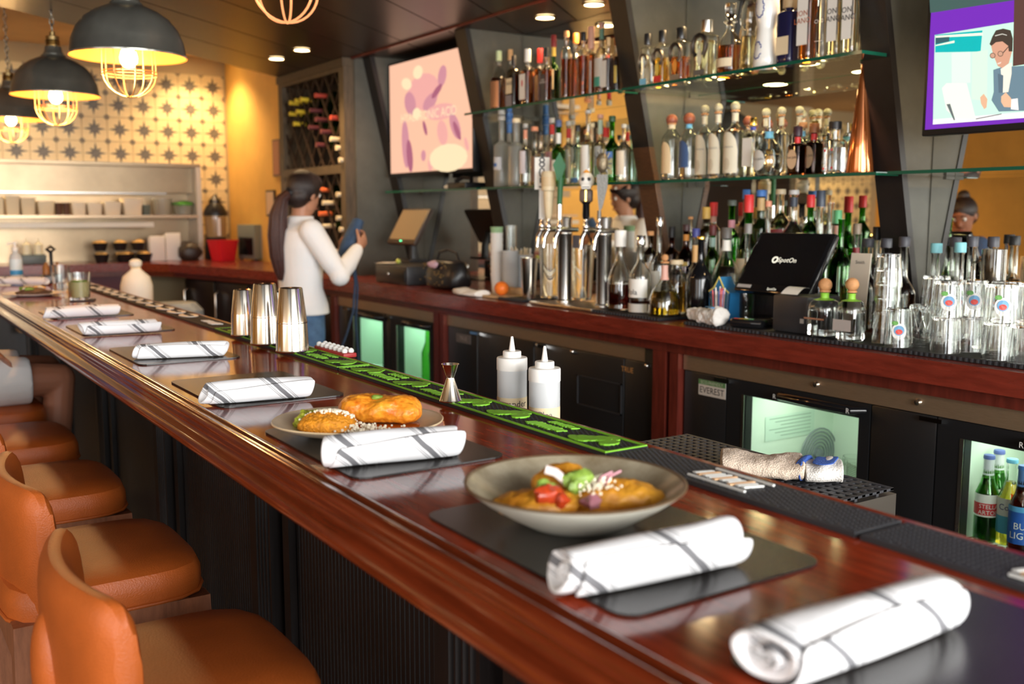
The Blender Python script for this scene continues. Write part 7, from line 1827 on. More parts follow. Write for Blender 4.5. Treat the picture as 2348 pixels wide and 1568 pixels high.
# ================================================================== BAR STOOLS
def stool(y, label, parts=True):
    root = thing('bar_stool', label, 'bar stool', (0.385, y, 0), 0.0, group='tan leather bar stools along the bar')
    m = MB(); n = 32; hx_, hy_ = 0.186, 0.205
    def rr(s, z, e=4.5):
        out = []
        for q in range(n):
            a = 2 * math.pi * q / n; ca, sa = math.cos(a), math.sin(a)
            k = (abs(ca) ** e + abs(sa) ** e) ** (-1 / e)
            out.append((hx_ * s * ca * k, hy_ * s * sa * k, z))
        return out
    rings = [rr(0.96, 0.690), rr(1.0, 0.694), rr(1.005, 0.715), rr(1.0, 0.735), rr(0.965, 0.752), rr(0.88, 0.761), rr(0.6, 0.766), rr(0.2, 0.767)]
    m.loft(rings).build('seat_cushion', 'tan_leather', parent=root)
    MB().tube(rr(1.008, 0.6955), 0.004, 8, closed=True).build('seat_welt', 'tan_leather', parent=root)
    f = MB()
    f.box(-0.178, 0.178, -0.198, -0.172, 0.622, 0.6895).box(-0.178, 0.178, 0.172, 0.198, 0.622, 0.6895).box(-0.178, -0.152, -0.172, 0.172, 0.622, 0.6895).box(0.152, 0.178, -0.172, 0.172, 0.622, 0.6895)
    f.build('seat_apron', 'stool_wood', parent=root, smooth=False)
    for sx in (-1, 1):
        for sy in (-1, 1):
            q = MB(); a = 0.021
            top = (0.158 * sx, 0.178 * sy); bot = (0.178 * sx, 0.195 * sy)
            q.loft([[(bot[0] + i * a * 0.85, bot[1] + j * a * 0.85, 0.0) for i, j in ((-1, -1), (1, -1), (1, 1), (-1, 1))], [(top[0] + i * a, top[1] + j * a, 0.6895 if sx > 0 else 0.70) for i, j in ((-1, -1), (1, -1), (1, 1), (-1, 1))]])
            q.build('leg', 'stool_wood', parent=root, smooth=False)
    g = MB()
    for sy in (-1, 1): g.box(-0.165, 0.165, 0.188 * sy - 0.012, 0.188 * sy + 0.012, 0.26, 0.295)
    for sx, z in ((1, 0.20), (-1, 0.33)): g.box(0.170 * sx - 0.012, 0.170 * sx + 0.012, -0.18, 0.18, z, z + 0.035)
    g.build('foot_rail', 'stool_wood', parent=root, smooth=False)
    # curved upholstered back: wraps slightly round the sitter, thick rolled edges
    bk = MB(); cols = 14; prof = [(-0.026, 0.66), (-0.029, 0.74), (-0.030, 0.88), (-0.024, 0.932), (-0.008, 0.953), (0.012, 0.949), (0.026, 0.928), (0.030, 0.87), (0.028, 0.76), (0.024, 0.66)]
    vs = []; k = len(prof)
    for i in range(cols + 1):
        t = i / cols * 2 - 1
        ed = 1 - max(0, abs(t) - 0.9) * 3.5
        cx = -0.150 + 0.045 * t * t
        for (px_, z) in prof:
            lean = -0.055 * (z - 0.72)
            vs.append((cx + px_ * ed + lean, 0.212 * t, z - (1 - ed) * 0.03 * (1 if z > 0.9 else -1)))
    fs = [(i * k + j, i * k + (j + 1) % k, (i + 1) * k + (j + 1) % k, (i + 1) * k + j) for i in range(cols) for j in range(k)]
    fs += [tuple(reversed(range(k))), tuple(cols * k + j for j in range(k))]
    bk.add(vs, fs).build('backrest', 'tan_leather', parent=root, mods=(SUB1,))
    # raised bolster stitched on the outer face of the back
    bo = MB()
    bo.sphere((-0.180, 0.0, 0.80), 0.026, 0.045, 0.085, 16, 12).build('back_handle', 'tan_leather', parent=root)
    return root
S0 = stool(1.52, 'tan leather stool opposite the burrito plate')
for (y, lb) in ((2.15, 'tan leather stool opposite the napkin behind the burrito'), (2.81, 'tan leather stool opposite the shaker tins'), (3.44, 'tan leather stool between the shakers and the seated guest'), (4.03, 'tan leather stool the guest in grey shorts sits on')):
    dup(S0, (0.385, y, 0), 0.0, lb)

# ================================================================== PEOPLE
def ell_ring(c, ax, ay, rx, ry, n=18):
    c = Vector(c); ax = Vector(ax).normalized(); ay = Vector(ay).normalized()
    return [c + ax * rx * math.cos(2 * math.pi * k / n) + ay * ry * math.sin(2 * math.pi * k / n) for k in range(n)]
def limb(m, pts, rs, n=14, mi=0):
    m.tube(pts, rs, n, mi)
    for p, r in zip(pts, rs): m.sphere(p, r * 0.995, seg=12, rings=8, mi=mi)
def hand(m, w_, d_, up_, side, s=1.0, curl=0.8, grip=None):
    """wrist point, direction of the fingers, back-of-hand normal, thumb side (+1/-1 along d x up)"""
    w_ = Vector(w_); d_ = Vector(d_).normalized(); up_ = Vector(up_); up_ = (up_ - d_ * up_.dot(d_)).normalized(); r = d_.cross(up_) * side
    pc0 = w_ + d_ * 0.048 * s
    rings = []
    for t, wd, th in ((0.0, 0.026, 0.020), (0.02, 0.032, 0.019), (0.05, 0.039, 0.017), (0.075, 0.041, 0.015), (0.09, 0.038, 0.012)):
        rings.append(ell_ring(w_ + d_ * t * s, r, up_, wd * s, th * s, 14))
    m.loft(rings)
    for k, (o, L_) in enumerate(((0.030, 0.068), (0.011, 0.077), (-0.010, 0.073), (-0.029, 0.058))):
        p = w_ + d_ * 0.083 * s + r * o * s
        pts = [p]; dd = d_.copy(); q = p
        for j, f in enumerate((0.42, 0.33, 0.25)):
            ca, sa = math.cos(curl * (0.6 + 0.35 * j)), math.sin(curl * (0.6 + 0.35 * j))
            dd = (d_ * math.cos(curl * (j + 1) * 0.75) - up_ * math.sin(curl * (j + 1) * 0.75)).normalized()
            q = q + dd * L_ * f * s; pts.append(q)
        limb(m, pts, [0.0092 * s, 0.0088 * s, 0.0080 * s, 0.0068 * s], 10)
    p = w_ + d_ * 0.026 * s + r * 0.028 * s
    q1 = p + (d_ * 0.5 + r * 0.75 - up_ * 0.35).normalized() * 0.036 * s
    q2 = q1 + (d_ * 0.8 + r * 0.15 - up_ * 0.6).normalized() * 0.030 * s
    q3 = q2 + (d_ * 0.8 - r * 0.15 - up_ * 0.6).normalized() * 0.022 * s
    limb(m, [p, q1, q2, q3], [0.0125 * s, 0.0110 * s, 0.0098 * s, 0.0078 * s], 10)
def head_mesh(m, c, f, up_, s=1.0):
    """skull, jaw, nose, ears around centre c, facing f"""
    f = Vector(f).normalized(); up_ = Vector(up_); up_ = (up_ - f * up_.dot(f)).normalized(); l = up_.cross(f)
    c = Vector(c)
    M = Matrix((( f.x, l.x, up_.x, c.x), (f.y, l.y, up_.y, c.y), (f.z, l.z, up_.z, c.z), (0, 0, 0, 1)))
    m.sphere((-0.008 * s, 0, 0.022 * s), 0.092 * s, 0.073 * s, 0.090 * s, 22, 16, M=M)
    m.loft([[(0.018 * s + a * s * math.cos(t), b * s * math.sin(t), z * s) for t in [2 * math.pi * k / 16 for k in range(16)]] for a, b, z in ((0.066, 0.060, 0.0), (0.062, 0.055, -0.04), (0.052, 0.045, -0.075), (0.040, 0.032, -0.100), (0.024, 0.018, -0.110))], M=M)
    m.loft([[(0.074 * s + a * s, b * s * math.cos(t), z * s + b * 0.4 * s * math.sin(t)) for t in [2 * math.pi * k / 8 for k in range(8)]] for a, b, z in ((0.0, 0.008, 0.022), (0.014, 0.011, -0.012), (0.020, 0.013, -0.026), (0.008, 0.013, -0.033))], M=M)
    for sd in (-1, 1):
        m.sphere((-0.004 * s, sd * 0.073 * s, -0.002 * s), 0.016 * s, 0.008 * s, 0.030 * s, 10, 8, M=M)
    m.sphere((0.074 * s, 0, -0.062 * s), 0.010 * s, 0.024 * s, 0.006 * s, 10, 6, M=M)
    return M
RM = lambda v: (('REMESH', {'mode': 'VOXEL', 'voxel_size': v}), ('SMOOTH', {'factor': 0.5, 'iterations': 5}))
def face_details(root, M, s=1.0):
    e = MB(); w_ = MB()
    for sd in (-1, 1):
        w_.sphere((0.068 * s, sd * 0.030 * s, 0.010 * s), 0.013 * s, seg=12, rings=8, M=M)
        e.sphere((0.077 * s, sd * 0.030 * s, 0.010 * s), 0.0066 * s, seg=10, rings=6, M=M)
    w_.build('eyes', 'paper_white', parent=root); e.build('irises', 'ink', parent=root)
    MB().sphere((0.080 * s, 0, -0.062 * s), 0.006 * s, 0.022 * s, 0.005 * s, 12, 6, M=M).build('lips', C(0.32, 0.10, 0.08), parent=root)
    b = MB()
    for sd in (-1, 1): b.tube([tuple(M @ Vector((0.082 * s, sd * 0.014 * s, 0.030 * s))), tuple(M @ Vector((0.080 * s, sd * 0.032 * s, 0.036 * s))), tuple(M @ Vector((0.070 * s, sd * 0.048 * s, 0.030 * s)))], 0.003 * s, 6)
    b.build('eyebrows', 'hair_dark', parent=root)

# ---- bartender, seen from behind, facing the back counter
bp_ = at_x(688, 600, 2.02)
bw = thing('person', 'bartender in white shirt and jeans with dark ponytail holding a rolled apron', 'person', (2.02, bp_.y, 0))
hd = Vector((0.035, -0.005, 1.545))
hf = Vector((0.92, 0.30, -0.16))
body = MB()
Mh = head_mesh(body, hd, hf, (0.1, 0, 1), 0.98)
limb(body, [(0.0, 0, 1.36), (0.008, 0, 1.42), (0.020, 0, 1.49)], [0.062, 0.052, 0.050])
tors = [(0.0, 0, 0.86, 0.105, 0.150), (-0.005, 0, 0.95, 0.105, 0.155), (0.0, 0, 1.05, 0.092, 0.130), (0.0, 0, 1.16, 0.098, 0.135), (0.0, 0, 1.27, 0.105, 0.155), (-0.005, 0, 1.35, 0.088, 0.150), (0.0, 0, 1.395, 0.06, 0.09)]
body.loft([ell_ring((x, y, z), (1, 0, 0), (0, 1, 0), a, b) for x, y, z, a, b in tors])
shR, elR, wrR = (0.0, -0.165, 1.355), (0.115, -0.255, 1.125), (0.275, -0.135, 1.262)
shL, elL, wrL = (0.0, 0.165, 1.355), (0.10, 0.235, 1.13), (0.262, 0.085, 1.225)
for s_, e_, w__ in ((shR, elR, wrR), (shL, elL, wrL)): limb(body, [s_, Vector(s_).lerp(Vector(e_), 0.5), e_, Vector(e_).lerp(Vector(w__), 0.5), w__], [0.048, 0.042, 0.037, 0.034, 0.024])
for sy in (-1, 1): limb(body, [(0, 0.08 * sy, 0.86), (0.01, 0.085 * sy, 0.48), (-0.02, 0.09 * sy, 0.09)], [0.080, 0.052, 0.036]); 
for sy in (-1, 1): body.loft([[( -0.06 + 0.24 * t, 0.09 * sy + 0.038 * math.cos(a) * (1 - 0.2 * t), 0.035 * (1 - 0.4 * t) * (1 + math.sin(a)) * 0.95 + 0.004) for a in [2 * math.pi * k / 12 for k in range(12)]] for t in (0, 0.3, 0.7, 1.0)])
hand(body, wrR, (0.45, 0.25, 0.35), (0.55, -0.75, -0.2), -1, 0.95, 0.75)
hand(body, wrL, (0.45, -0.30, 0.32), (0.55, 0.75, -0.2), 1, 0.95, 0.75)
body.build('body', 'skin', parent=bw, mods=RM(0.0055))
face_details(bw, Mh, 0.98)
sh = MB()
sr = [(0.005, 0, 0.915, 0.140, 0.182), (-0.002, 0, 0.97, 0.135, 0.178), (0.0, 0, 1.05, 0.112, 0.150), (0.0, 0, 1.16, 0.113, 0.152), (0.0, 0, 1.27, 0.120, 0.172), (-0.005, 0, 1.35, 0.105, 0.168), (0.004, 0, 1.40, 0.072, 0.095), (0.012, 0, 1.435, 0.066, 0.068)]
sh.loft([ell_ring((x, y, z), (1, 0, 0), (0, 1, 0), a * (1 + 0.02 * math.sin(40 * z)), b, 26) for x, y, z, a, b in sr])
for s_, e_, w__ in ((shR, elR, wrR), (shL, elL, wrL)):
    s_, e_, w__ = Vector(s_), Vector(e_), Vector(w__)
    limb(sh, [s_, s_.lerp(e_, 0.35), s_.lerp(e_, 0.7), e_, e_.lerp(w__, 0.4), e_.lerp(w__, 0.80), e_.lerp(w__, 0.93)], [0.066, 0.062, 0.056, 0.054, 0.050, 0.040, 0.036])
sh.build('shirt', 'shirt_white', parent=bw, mods=RM(0.008))
jn = MB()
jn.loft([ell_ring((x, y, z), (1, 0, 0), (0, 1, 0), a, b, 22) for x, y, z, a, b in ((0, 0, 0.80, 0.115, 0.165), (-0.01, 0, 0.88, 0.125, 0.172), (0.0, 0, 0.97, 0.116, 0.160), (0.0, 0, 1.0, 0.108, 0.152))])
for sy in (-1, 1): limb(jn, [(0, 0.085 * sy, 0.84), (0.012, 0.088 * sy, 0.50), (-0.018, 0.092 * sy, 0.12)], [0.094, 0.070, 0.058])
jn.build('jeans', 'denim', parent=bw, mods=RM(0.010))
hr = MB()
hr.sphere((-0.022, 0, 0.036), 0.098, 0.086, 0.094, 24, 18, M=Mh)
hr.sphere((-0.052, 0, -0.012), 0.060, 0.076, 0.070, 20, 14, M=Mh)
hr.sphere((0.010, 0, 0.070), 0.078, 0.074, 0.056, 20, 14, M=Mh)
hr.build('hair', 'hair_dark', parent=bw, mods=RM(0.007))
tl0 = Mh @ Vector((-0.105, 0.0, -0.010))
pt = MB()
base = Vector(tl0)
pts = [base, base + Vector((-0.035, 0.012, -0.03)), base + Vector((-0.055, 0.02, -0.11)), base + Vector((-0.060, 0.024, -0.22)), base + Vector((-0.058, 0.024, -0.33)), base + Vector((-0.050, 0.02, -0.41)), base + Vector((-0.048, 0.018, -0.455))]
pt.tube(pts, [0.026, 0.032, 0.046, 0.052, 0.046, 0.030, 0.006], 16)
for k in range(10):
    a = 2 * math.pi * k / 10
    pt.tube([p + Vector((math.cos(a), math.sin(a), 0)) * r for p, r in zip(pts, (0.018, 0.024, 0.036, 0.041, 0.037, 0.026, 0.012))], [0.010, 0.011, 0.014, 0.015, 0.013, 0.010, 0.003], 6)
pt.build('ponytail', 'hair_brown', parent=bw)
MB().lathe([(0.024, -0.008), (0.030, -0.004), (0.030, 0.006), (0.024, 0.010)], 16, M=Matrix.Translation(base) @ Matrix.Rotation(R(60), 4, 'Y')).build('hair_tie', 'black_plastic', parent=bw)
# rolled apron with hanging ties
ar = thing('rolled_apron', 'rolled blue apron with long ties held by the bartender', 'apron', (2.02, bp_.y, 0))
m = MB(); a0 = Vector((0.215, -0.035, 1.165)); a1 = Vector((0.335, -0.02, 1.41)); ax = (a1 - a0).normalized(); u_ = ax.cross(Vector((0, 1, 0))).normalized(); v_ = ax.cross(u_)
rings = []
for t in range(11):
    f = t / 10; rings.append([a0.lerp(a1, f) + (u_ * math.cos(a) * 0.036 + v_ * math.sin(a) * 0.050) * (0.82 + 0.26 * math.sin(math.pi * f) + 0.05 * math.sin(3 * a + 5 * f)) for a in [2 * math.pi * k / 18 for k in range(18)]])
m.loft(rings).build('cloth_roll', 'apron_blue', parent=ar)
for (pts, nm) in (([(0.255, -0.10, 1.20), (0.262, -0.12, 1.08), (0.245, -0.125, 0.92), (0.20, -0.13, 0.80), (0.135, -0.14, 0.66)], 'tie'), ([(0.27, -0.08, 1.22), (0.285, -0.10, 1.05), (0.27, -0.10, 0.86), (0.285, -0.10, 0.62)], 'tie')):
    MB().tube(pts, 0.012, 8, flat_r=0.004).build(nm, 'apron_blue', parent=ar)

# ---- guest on a stool, mostly outside the picture: one bare knee and grey shorts in view, the rest seen in the mirror
gs = thing('person', 'seated guest in grey shorts and dark blue shirt, bare knee under the bar', 'person', (0.0, 4.02, 0))
gb = MB()
pel = Vector((0.29, 0.0, 0.875)); 
Mg = head_mesh(gb, (0.235, -0.17, 1.425), (0.85, -0.2, -0.35), (0.3, 0, 1), 1.02)
gb.loft([ell_ring((0.225 + 0.02 * t - 0.05 * t * (1 - t), -0.13 * t, 0.80 + 0.48 * t), (1, 0, -0.1), (0, 1, 0), a, b) for t, a, b in ((0, 0.11, 0.165), (0.25, 0.105, 0.155), (0.5, 0.11, 0.16), (0.75, 0.115, 0.175), (0.95, 0.095, 0.165), (1.08, 0.06, 0.085))])
limb(gb, [(0.235, -0.135, 1.28), (0.235, -0.155, 1.36)], [0.058, 0.054])
legs = []
for sy, kn in ((-1, (0.625, -0.055, 0.845)), (1, (0.615, 0.17, 0.85))):
    hip = (0.24, 0.085 * sy, 0.862)
    sk = (kn[0] - 0.05, kn[1] + 0.0, 0.34)
    limb(gb, [hip, Vector(hip).lerp(Vector(kn), 0.5), kn], [0.082, 0.072, 0.056]); limb(gb, [kn, Vector(kn).lerp(Vector(sk), 0.35), sk], [0.055, 0.052, 0.036])
    gb.loft([[(sk[0] - 0.05 + 0.22 * t, sk[1] + 0.036 * math.cos(a), sk[2] - 0.035 - 0.03 * t + 0.03 * math.sin(a)) for a in [2 * math.pi * k / 12 for k in range(12)]] for t in (0, 0.3, 0.7, 1.0)])
    legs.append((hip, kn))
for sy, el, wr_ in ((-1, (0.27, -0.36, 1.03), (0.36, -0.17, 0.975)), (1, (0.27, 0.13, 1.03), (0.36, 0.02, 0.975))):
    s_ = (0.235, -0.12 + 0.17 * sy, 1.235)
    limb(gb, [s_, el, Vector(el).lerp(Vector(wr_), 0.5), wr_], [0.052, 0.040, 0.036, 0.025])
    hand(gb, wr_, (0.7, 0.25 * -sy, -0.25), (0.2, 0, 1), sy, 0.8, 0.35)
gb.build('body', 'skin_tan', parent=gs, mods=RM(0.006))
face_details(gs, Mg, 1.02)
ts = MB()
ts.loft([ell_ring((0.225 + 0.02 * t - 0.05 * t * (1 - t), -0.13 * t, 0.80 + 0.48 * t), (1, 0, -0.1), (0, 1, 0), a, b, 24) for t, a, b in ((0.10, 0.130, 0.182), (0.3, 0.125, 0.175), (0.55, 0.128, 0.178), (0.78, 0.130, 0.19), (0.97, 0.108, 0.178), (1.06, 0.072, 0.10))])
for sy, el in ((-1, (0.27, -0.36, 1.03)), (1, (0.27, 0.13, 1.03))):
    s_ = Vector((0.235, -0.12 + 0.17 * sy, 1.235)); limb(ts, [s_, s_.lerp(Vector(el), 0.75)], [0.070, 0.062])
ts.build('t_shirt', 'shirt_blue', parent=gs, mods=RM(0.009))
so = MB()
for hip, kn in legs:
    hip = Vector(hip); kn = Vector(kn); d2 = (kn - hip)
    so.loft([ell_ring(hip + d2 * t, (0, 1, 0), (0, 0, 1), a, b, 18) for t, a, b in ((-0.2, 0.09, 0.09), (0.2, 0.098, 0.096), (0.5, 0.094, 0.090), (0.74, 0.092, 0.086))])
so.sphere((0.235, 0, 0.87), 0.125, 0.175, 0.10, 18, 12)
so.build('shorts', 'shorts_grey', parent=gs, mods=RM(0.009))
hg = MB(); hg.sphere((-0.018, 0, 0.040), 0.098, 0.084, 0.090, 22, 16, M=Mg).sphere((-0.05, 0, -0.01), 0.055, 0.075, 0.07, 16, 12, M=Mg).sphere((-0.05, 0, 0.128), 0.040, 0.040, 0.036, 16, 12, M=Mg)
hg.build('hair_bun', 'hair_dark', parent=gs, mods=RM(0.007))

# ================================================================== KITCHEN END
KY = 8.72
kx = lambda px: at_y(px, 470, KY).x
ps = thing('kitchen_pass', 'stainless kitchen pass with two shelves set in the star-tile wall', 'kitchen pass', (0, 0, CT + 0.001)); o0 = CT + 0.001
xr = at_y(455, 450, KY).x
MB().box(-0.3, xr + 0.02, 8.985, 9.005, 0, 1.86 - o0).build('back_panel', 'steel_warm', parent=ps, smooth=False)
MB().box(-0.3, xr + 0.02, KY - 0.02, 8.984, 1.835 - o0, 1.862 - o0).build('hood_ledge', 'steel_warm', parent=ps, smooth=False)
MB().box(-0.3, xr - 0.022, KY + 0.10, 8.984, 1.62 - o0, 1.834 - o0).build('hood_front', 'steel_warm', parent=ps, smooth=False)
MB().box(xr - 0.02, xr + 0.02, KY - 0.02, 8.984, 0, 1.834 - o0).build('end_post', C(0.62, 0.58, 0.50), parent=ps, smooth=False)
ZS = 1.432
MB().box(-0.3, xr - 0.021, KY - 0.04, 8.984, ZS - 0.022 - o0, ZS - o0).build('plate_shelf', 'steel_band', parent=ps, smooth=False)
MB().box(-0.3, at_y(352, 516, KY - 0.05).x, KY - 0.06, 8.90, 1.335 - o0, 1.372 - o0).build('lamp_shelf', C(0.78, 0.76, 0.68), parent=ps, smooth=False)
MB().box(0.2, 2.3, KY + 0.05, KY + 0.11, 1.606 - o0, 1.618 - o0).build('heat_lamp', 'steel', parent=ps, smooth=False)
for (x0, pw_) in ((0.6, 26), (1.7, 26)):
    l = bpy.data.lights.new('heat_lamp_light', 'AREA'); l.shape = 'RECTANGLE'; l.size = 1.0; l.size_y = 0.06; l.energy = pw_ * 0.025; l.color = (1.0, 0.70, 0.36)
    lo = bpy.data.objects.new('heat_lamp_light', l); COL.objects.link(lo); lo.parent = ps; lo.location = (x0, KY + 0.08, 1.603 - o0)
def pot(label, px0, px1, y0, m_, y=KY + 0.06, z=ZS + 0.0006, name='food_container', sq=True, cat='container', top=1.06, lidm=None, py=None):
    a = at_y(px0, 470, y).x; b = at_y(px1, 470, y).x; h = at_y((px0 + px1) / 2, y0, y).z - z; r = (b - a) / 2
    root = thing(name, label, cat, ((a + b) / 2, y, z))
    rings = []
    for f, s in ((0, 0.86), (0.03, 0.90), (0.9, top * 0.98), (0.93, top * 1.03), (1.0, top * 1.03)): rings.append((r * s, h * f))
    MB().lathe([(0, 0)] + rings + [(r * top * 0.96, h), (r * 0.84, 0.008), (0, 0.008)], 24, pw=6 if sq else 2.0, sy=1.0 if not sq else min(1.0, 0.09 / max(r, 0.01)), caps=False).build('tub', m_, parent=root)
    if lidm: MB().lathe([(r * top, h), (r * top * 0.8, h + 0.01), (0, h + 0.012)], 20, caps=False).build('lid', lidm, parent=root)
    return root
CR2 = C(0.76, 0.66, 0.46); CR3 = C(0.80, 0.72, 0.56)
for i, (a, b, yt, mm, lb) in enumerate(((-12, 8, 455, CR2, 'cream tub at the end of the plate shelf'), (11, 44, 449, CR2, 'tall cream tub on the plate shelf'), (46, 80, 453, CR2, 'cream tub beside the tallest one on the plate shelf'), (84, 123, 461, CR2, 'cream tub left of the dark cups on the plate shelf'),
                               (126, 142, 465, C(0.10, 0.04, 0.02), 'dark brown cup on the plate shelf, nearer the cream tubs'), (144, 159, 465, C(0.10, 0.04, 0.02), 'dark brown cup on the plate shelf, nearer the white boxes'), (162, 195, 464, CR3, 'cream tub right of the dark cups'), (198, 232, 466, CR3, 'low white box on the plate shelf'),
                               (235, 275, 463, CR3, 'white box in the middle of the plate shelf'), (279, 323, 456, CR3, 'tallest white box on the plate shelf'), (326, 343, 470, C(0.12, 0.15, 0.13), 'small dark green tub on the plate shelf'))):
    pot(lb, a, b, yt, mm)
pot('clear amber plastic tub on the plate shelf', 352, 392, 455, 'glass_frost', sq=False)
gb_ = pot('clear tub of green leaves at the shelf end', 400, 438, 470, 'glass_frost', sq=False)
blob('green_leaves', (0, 0, at_y(430, 468, KY).z - ZS), (0.09, 0.08, 0.022), C(0.10, 0.40, 0.06), 5, gb_, 0.25, 18, 10)
# on the pass counter
cz = CT + 0.0015
def kpx(px, py): q = at_z(px, py, CT); return q
def at_k(px, y=8.62): return at_y(px, 580, y).x
sq_ = thing('sauce_caddy', 'dark caddy with two pale squeeze bottles on the pass counter', 'caddy', (at_k(77), 8.66, cz))
MB().rbox(-0.09, 0.09, -0.05, 0.05, 0, 0.075, 0.008).build('holder', C(0.10, 0.13, 0.13), parent=sq_)
for dx in (-0.042, 0.042): MB().lathe([(0.034, 0.0755), (0.034, 0.15), (0.026, 0.16), (0.008, 0.17), (0.003, 0.20)], 16, c=(dx, 0, 0)).build('squeeze_bottle', C(0.76, 0.72, 0.52), parent=sq_)
bk_ = None
for i, (a, b, tier) in enumerate(((214, 253, 0), (263, 312, 0), (311, 352, 0), (212, 251, 1), (258, 296, 1), (300, 338, 1))):
    x = (at_k(a) + at_k(b)) / 2; r = (at_k(b) - at_k(a)) / 2 * 0.92
    root = thing('snack_basket', 'black basket of tortilla chips, %s of the pair of rows, %s' % ('lower' if tier == 0 else 'stacked upper', ['nearest the sauce caddy', 'in the middle', 'nearest the paper bags'][i % 3]), 'basket', (x, 8.64, cz + tier * 0.092), group='chip baskets on the pass')
    MB().lathe([(0, 0), (r * 0.72, 0), (r, 0.062), (r * 1.04, 0.066), (r * 0.96, 0.064), (r * 0.68, 0.006), (0, 0.006)], 22, caps=False).build('basket', 'black_plastic', parent=root)
    blob('chips', (0, 0, 0.062), (r * 0.86, r * 0.86, 0.022), 'tortilla_chip', i, root, 0.22, 16, 9)
for (a, b, yt, lb) in ((345, 380, 541, 'white paper bag stack beside the chip baskets'), (382, 416, 534, 'white paper bag stack beside the black bag')):
    x0, x1 = at_k(a), at_k(b); h = at_y((a + b) / 2, yt, 8.62).z - cz
    root = thing('paper_bags', lb, 'paper bags', ((x0 + x1) / 2, 8.66, cz), 0.06)
    for k in range(3): MB().rbox(-(x1 - x0) / 2, (x1 - x0) / 2, -0.03 + 0.026 * k, -0.006 + 0.026 * k, 0, h - 0.006 * k, 0.006).build('bag', 'paper_white', parent=root)
bb = at_y(438, 590, 8.45)
bl = thing('black_bag', 'slouchy black bag between paper bags and red bin', 'bag', (at_k(437, 8.5), 8.60, cz))
blob('bag_body', (0.02, -0.02, 0.070), (0.105, 0.080, 0.075), C(0.035, 0.025, 0.02), 6, bl, 0.10, 22, 14, squash=0.068)
MB().tube([(-0.05, 0, 0.13), (-0.03, 0, 0.155), (0.03, 0, 0.155), (0.05, 0, 0.13)], 0.007, 8).build('strap', C(0.03, 0.02, 0.02), parent=bl)
rb = kpx(503, 600)
rbn = thing('red_bin', 'bright red square plastic bin on the counter corner', 'bin', (rb.x + 0.06, rb.y + 0.08, cz), 0.35)
hb_ = at_y(503, 551, rb.y).z - cz
MB().lathe([(0, 0), (0.072, 0), (0.096, hb_ * 0.94), (0.102, hb_ * 0.94), (0.102, hb_), (0.093, hb_), (0.068, 0.006), (0, 0.006)], 32, pw=8, caps=False, M=Matrix.Rotation(0, 4, 'Z')).build('tub', 'red_plastic', parent=rbn)
ux = at_y(487, 520, 8.70).x
ur = thing('tea_urn', 'black and amber beverage urn standing before the tile wall', 'urn', (ux + 0.03, 8.70, cz))
hu = at_y(487, 444, 8.7).z - cz
MB().lathe([(0.10, 0), (0.10, hu * 0.18), (0.095, hu * 0.30), (0.085, hu * 0.34)], 26).build('base', 'black_plastic', parent=ur)
MB().lathe([(0.084, hu * 0.342), (0.090, hu * 0.60), (0.090, hu * 0.655)], 26).build('tank', mat('tea_amber', (0.34, 0.22, 0.10), 0.15, coat=0.5), parent=ur)
MB().box(-0.012, 0.012, -0.094, -0.089, hu * 0.36, hu * 0.63).build('sight_glass', 'paper_white', parent=ur, smooth=False)
MB().lathe([(0.10, hu * 0.66), (0.10, hu * 0.72), (0.078, hu * 0.80), (0.05, hu * 0.86), (0.05, hu * 0.90), (0.02, hu * 0.96), (0.0, hu)], 26).build('lid', 'black_plastic', parent=ur)
MB().tube([(0, -0.09, hu * 0.22), (0, -0.14, hu * 0.22), (0, -0.14, hu * 0.16)], 0.012, 8).build('tap', 'black_plastic', parent=ur)
to = kpx(585, 598)
ov = thing('counter_oven', 'steel countertop oven with louvred side behind the bartender', 'oven', (to.x + 0.05, to.y + 0.10, cz), 0.25)
ho = at_y(585, 515, to.y).z - cz
MB().rbox(-0.10, 0.08, -0.13, 0.13, 0.012, ho, 0.008).build('case', C(0.24, 0.28, 0.25, 0.35, 0.3), parent=ov)
MB().rbox(-0.04, 0.08, -0.138, -0.131, 0.02, ho - 0.008, 0.003).build('side_plate', C(0.55, 0.53, 0.49, 0.4, 0.6), parent=ov)
for k in range(11): MB().box(-0.025, 0.065, -0.142, -0.1385, 0.035 + k * (ho - 0.07) / 11, 0.042 + k * (ho - 0.07) / 11, M=Matrix.Rotation(0.0, 4, 'X')).build('louvre', C(0.36, 0.35, 0.33, 0.4, 0.6), parent=ov, smooth=False)
for sx in (-0.08, 0.06):
    for sy in (-0.11, 0.11): MB().lathe([(0.012, 0), (0.012, 0.0125)], 10, c=(sx, sy, 0)).build('foot', 'black_plastic', parent=ov)
MB().box(-0.1035, -0.1005, -0.10, 0.10, ho * 0.15, ho * 0.65).build('door_window', 'black_gloss', parent=ov, smooth=False)
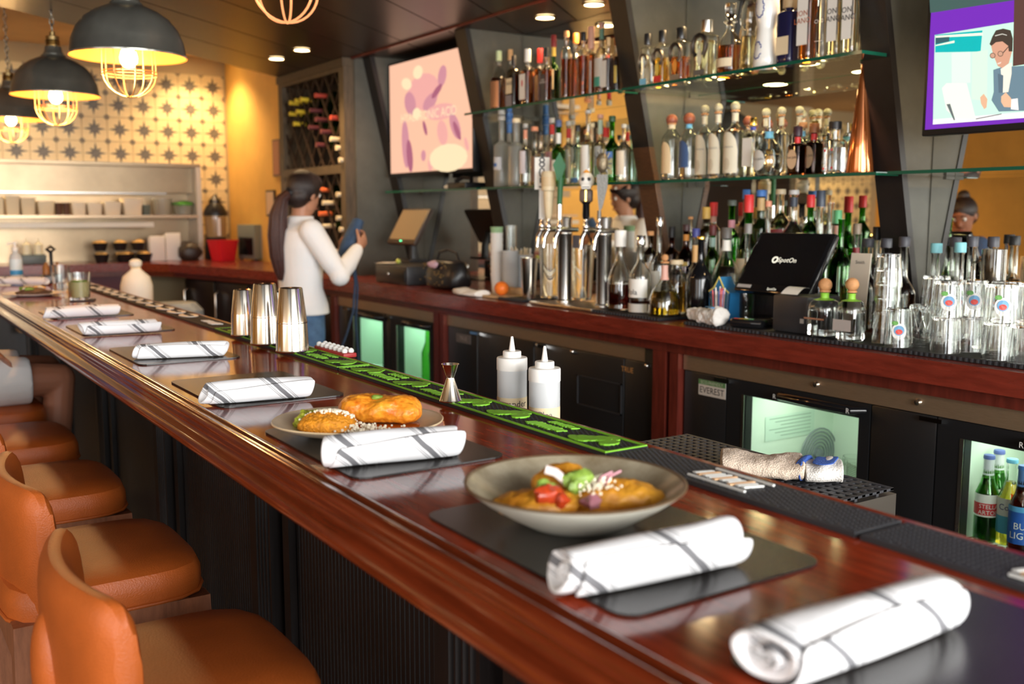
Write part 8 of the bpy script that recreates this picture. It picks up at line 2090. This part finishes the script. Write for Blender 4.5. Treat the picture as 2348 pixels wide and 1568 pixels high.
# pictures on the yellow wall
for (px, py, w_, h_, lb, cc) in ((636, 362, 0.16, 0.29, 'small reddish framed notice high on the yellow wall', C(0.40, 0.16, 0.09)), (622, 466, 0.19, 0.21, 'dark-framed pale picture low on the yellow wall', C(0.70, 0.52, 0.36))):
    q = at_x(px, py, 2.915)
    fr_ = thing('framed_picture', lb, 'picture', (2.9185, q.y, q.z))
    MB().box(-0.014, 0.0, -w_ / 2, w_ / 2, -h_ / 2, h_ / 2).build('frame', C(0.16, 0.08, 0.05) if h_ > 0.25 else C(0.05, 0.04, 0.03), parent=fr_, smooth=False)
    MB().box(-0.0152, -0.0142, -w_ / 2 + 0.014, w_ / 2 - 0.014, -h_ / 2 + 0.014, h_ / 2 - 0.014).build('print', cc, parent=fr_, smooth=False)
# low service cart with tied white bag, grey bin, beyond the bar end
q = at_y(330, 690, 6.9)
sc_ = thing('service_cart', 'low brown service cart beyond the bar end', 'cart', (q.x + 0.05, 7.0, 0))
MB().rbox(-0.24, 0.26, -0.22, 0.22, 0.80, 0.83, 0.006).build('top', C(0.36, 0.20, 0.08), parent=sc_)
for sx in (-0.2, 0.22):
    for sy in (-0.18, 0.18): MB().box(sx - 0.015, sx + 0.015, sy - 0.015, sy + 0.015, 0, 0.7995).build('leg', 'black_wood', parent=sc_, smooth=False)
wbq = at_y(313, 650, 6.95)
wbg = thing('tied_bag', 'knotted white cloth bag standing on the service cart', 'bag', (wbq.x, 6.95, 0.8306))
MB().lathe([(0, 0), (0.085, 0.0), (0.10, 0.02), (0.102, 0.14), (0.085, 0.20), (0.035, 0.245), (0.028, 0.262), (0.040, 0.275), (0.040, 0.30), (0.02, 0.315), (0, 0.316)], 24, caps=False).build('cloth', 'paper_white', parent=wbg)
MB().lathe([(0.031, 0.252), (0.034, 0.258), (0.031, 0.264)], 18, caps=False).build('knot', 'paper_cream', parent=wbg)
gq = at_y(410, 695, 6.3)
gbn = thing('grey_bin', 'grey rounded waste bin beyond the bar end', 'bin', (gq.x, 6.35, 0))
gh = gq.z
MB().lathe([(0, 0), (0.13, 0), (0.15, gh * 0.86), (0.155, gh * 0.87), (0.150, gh * 0.95), (0.11, gh), (0, gh + 0.006)], 28, pw=3, caps=False).build('bin_body', 'grey_plastic', parent=gbn)
MB().lathe([(0.157, gh * 0.855), (0.160, gh * 0.86), (0.160, gh * 0.885), (0.157, gh * 0.89)], 28, pw=3, caps=False).build('rim', C(0.16, 0.18, 0.20), parent=gbn)
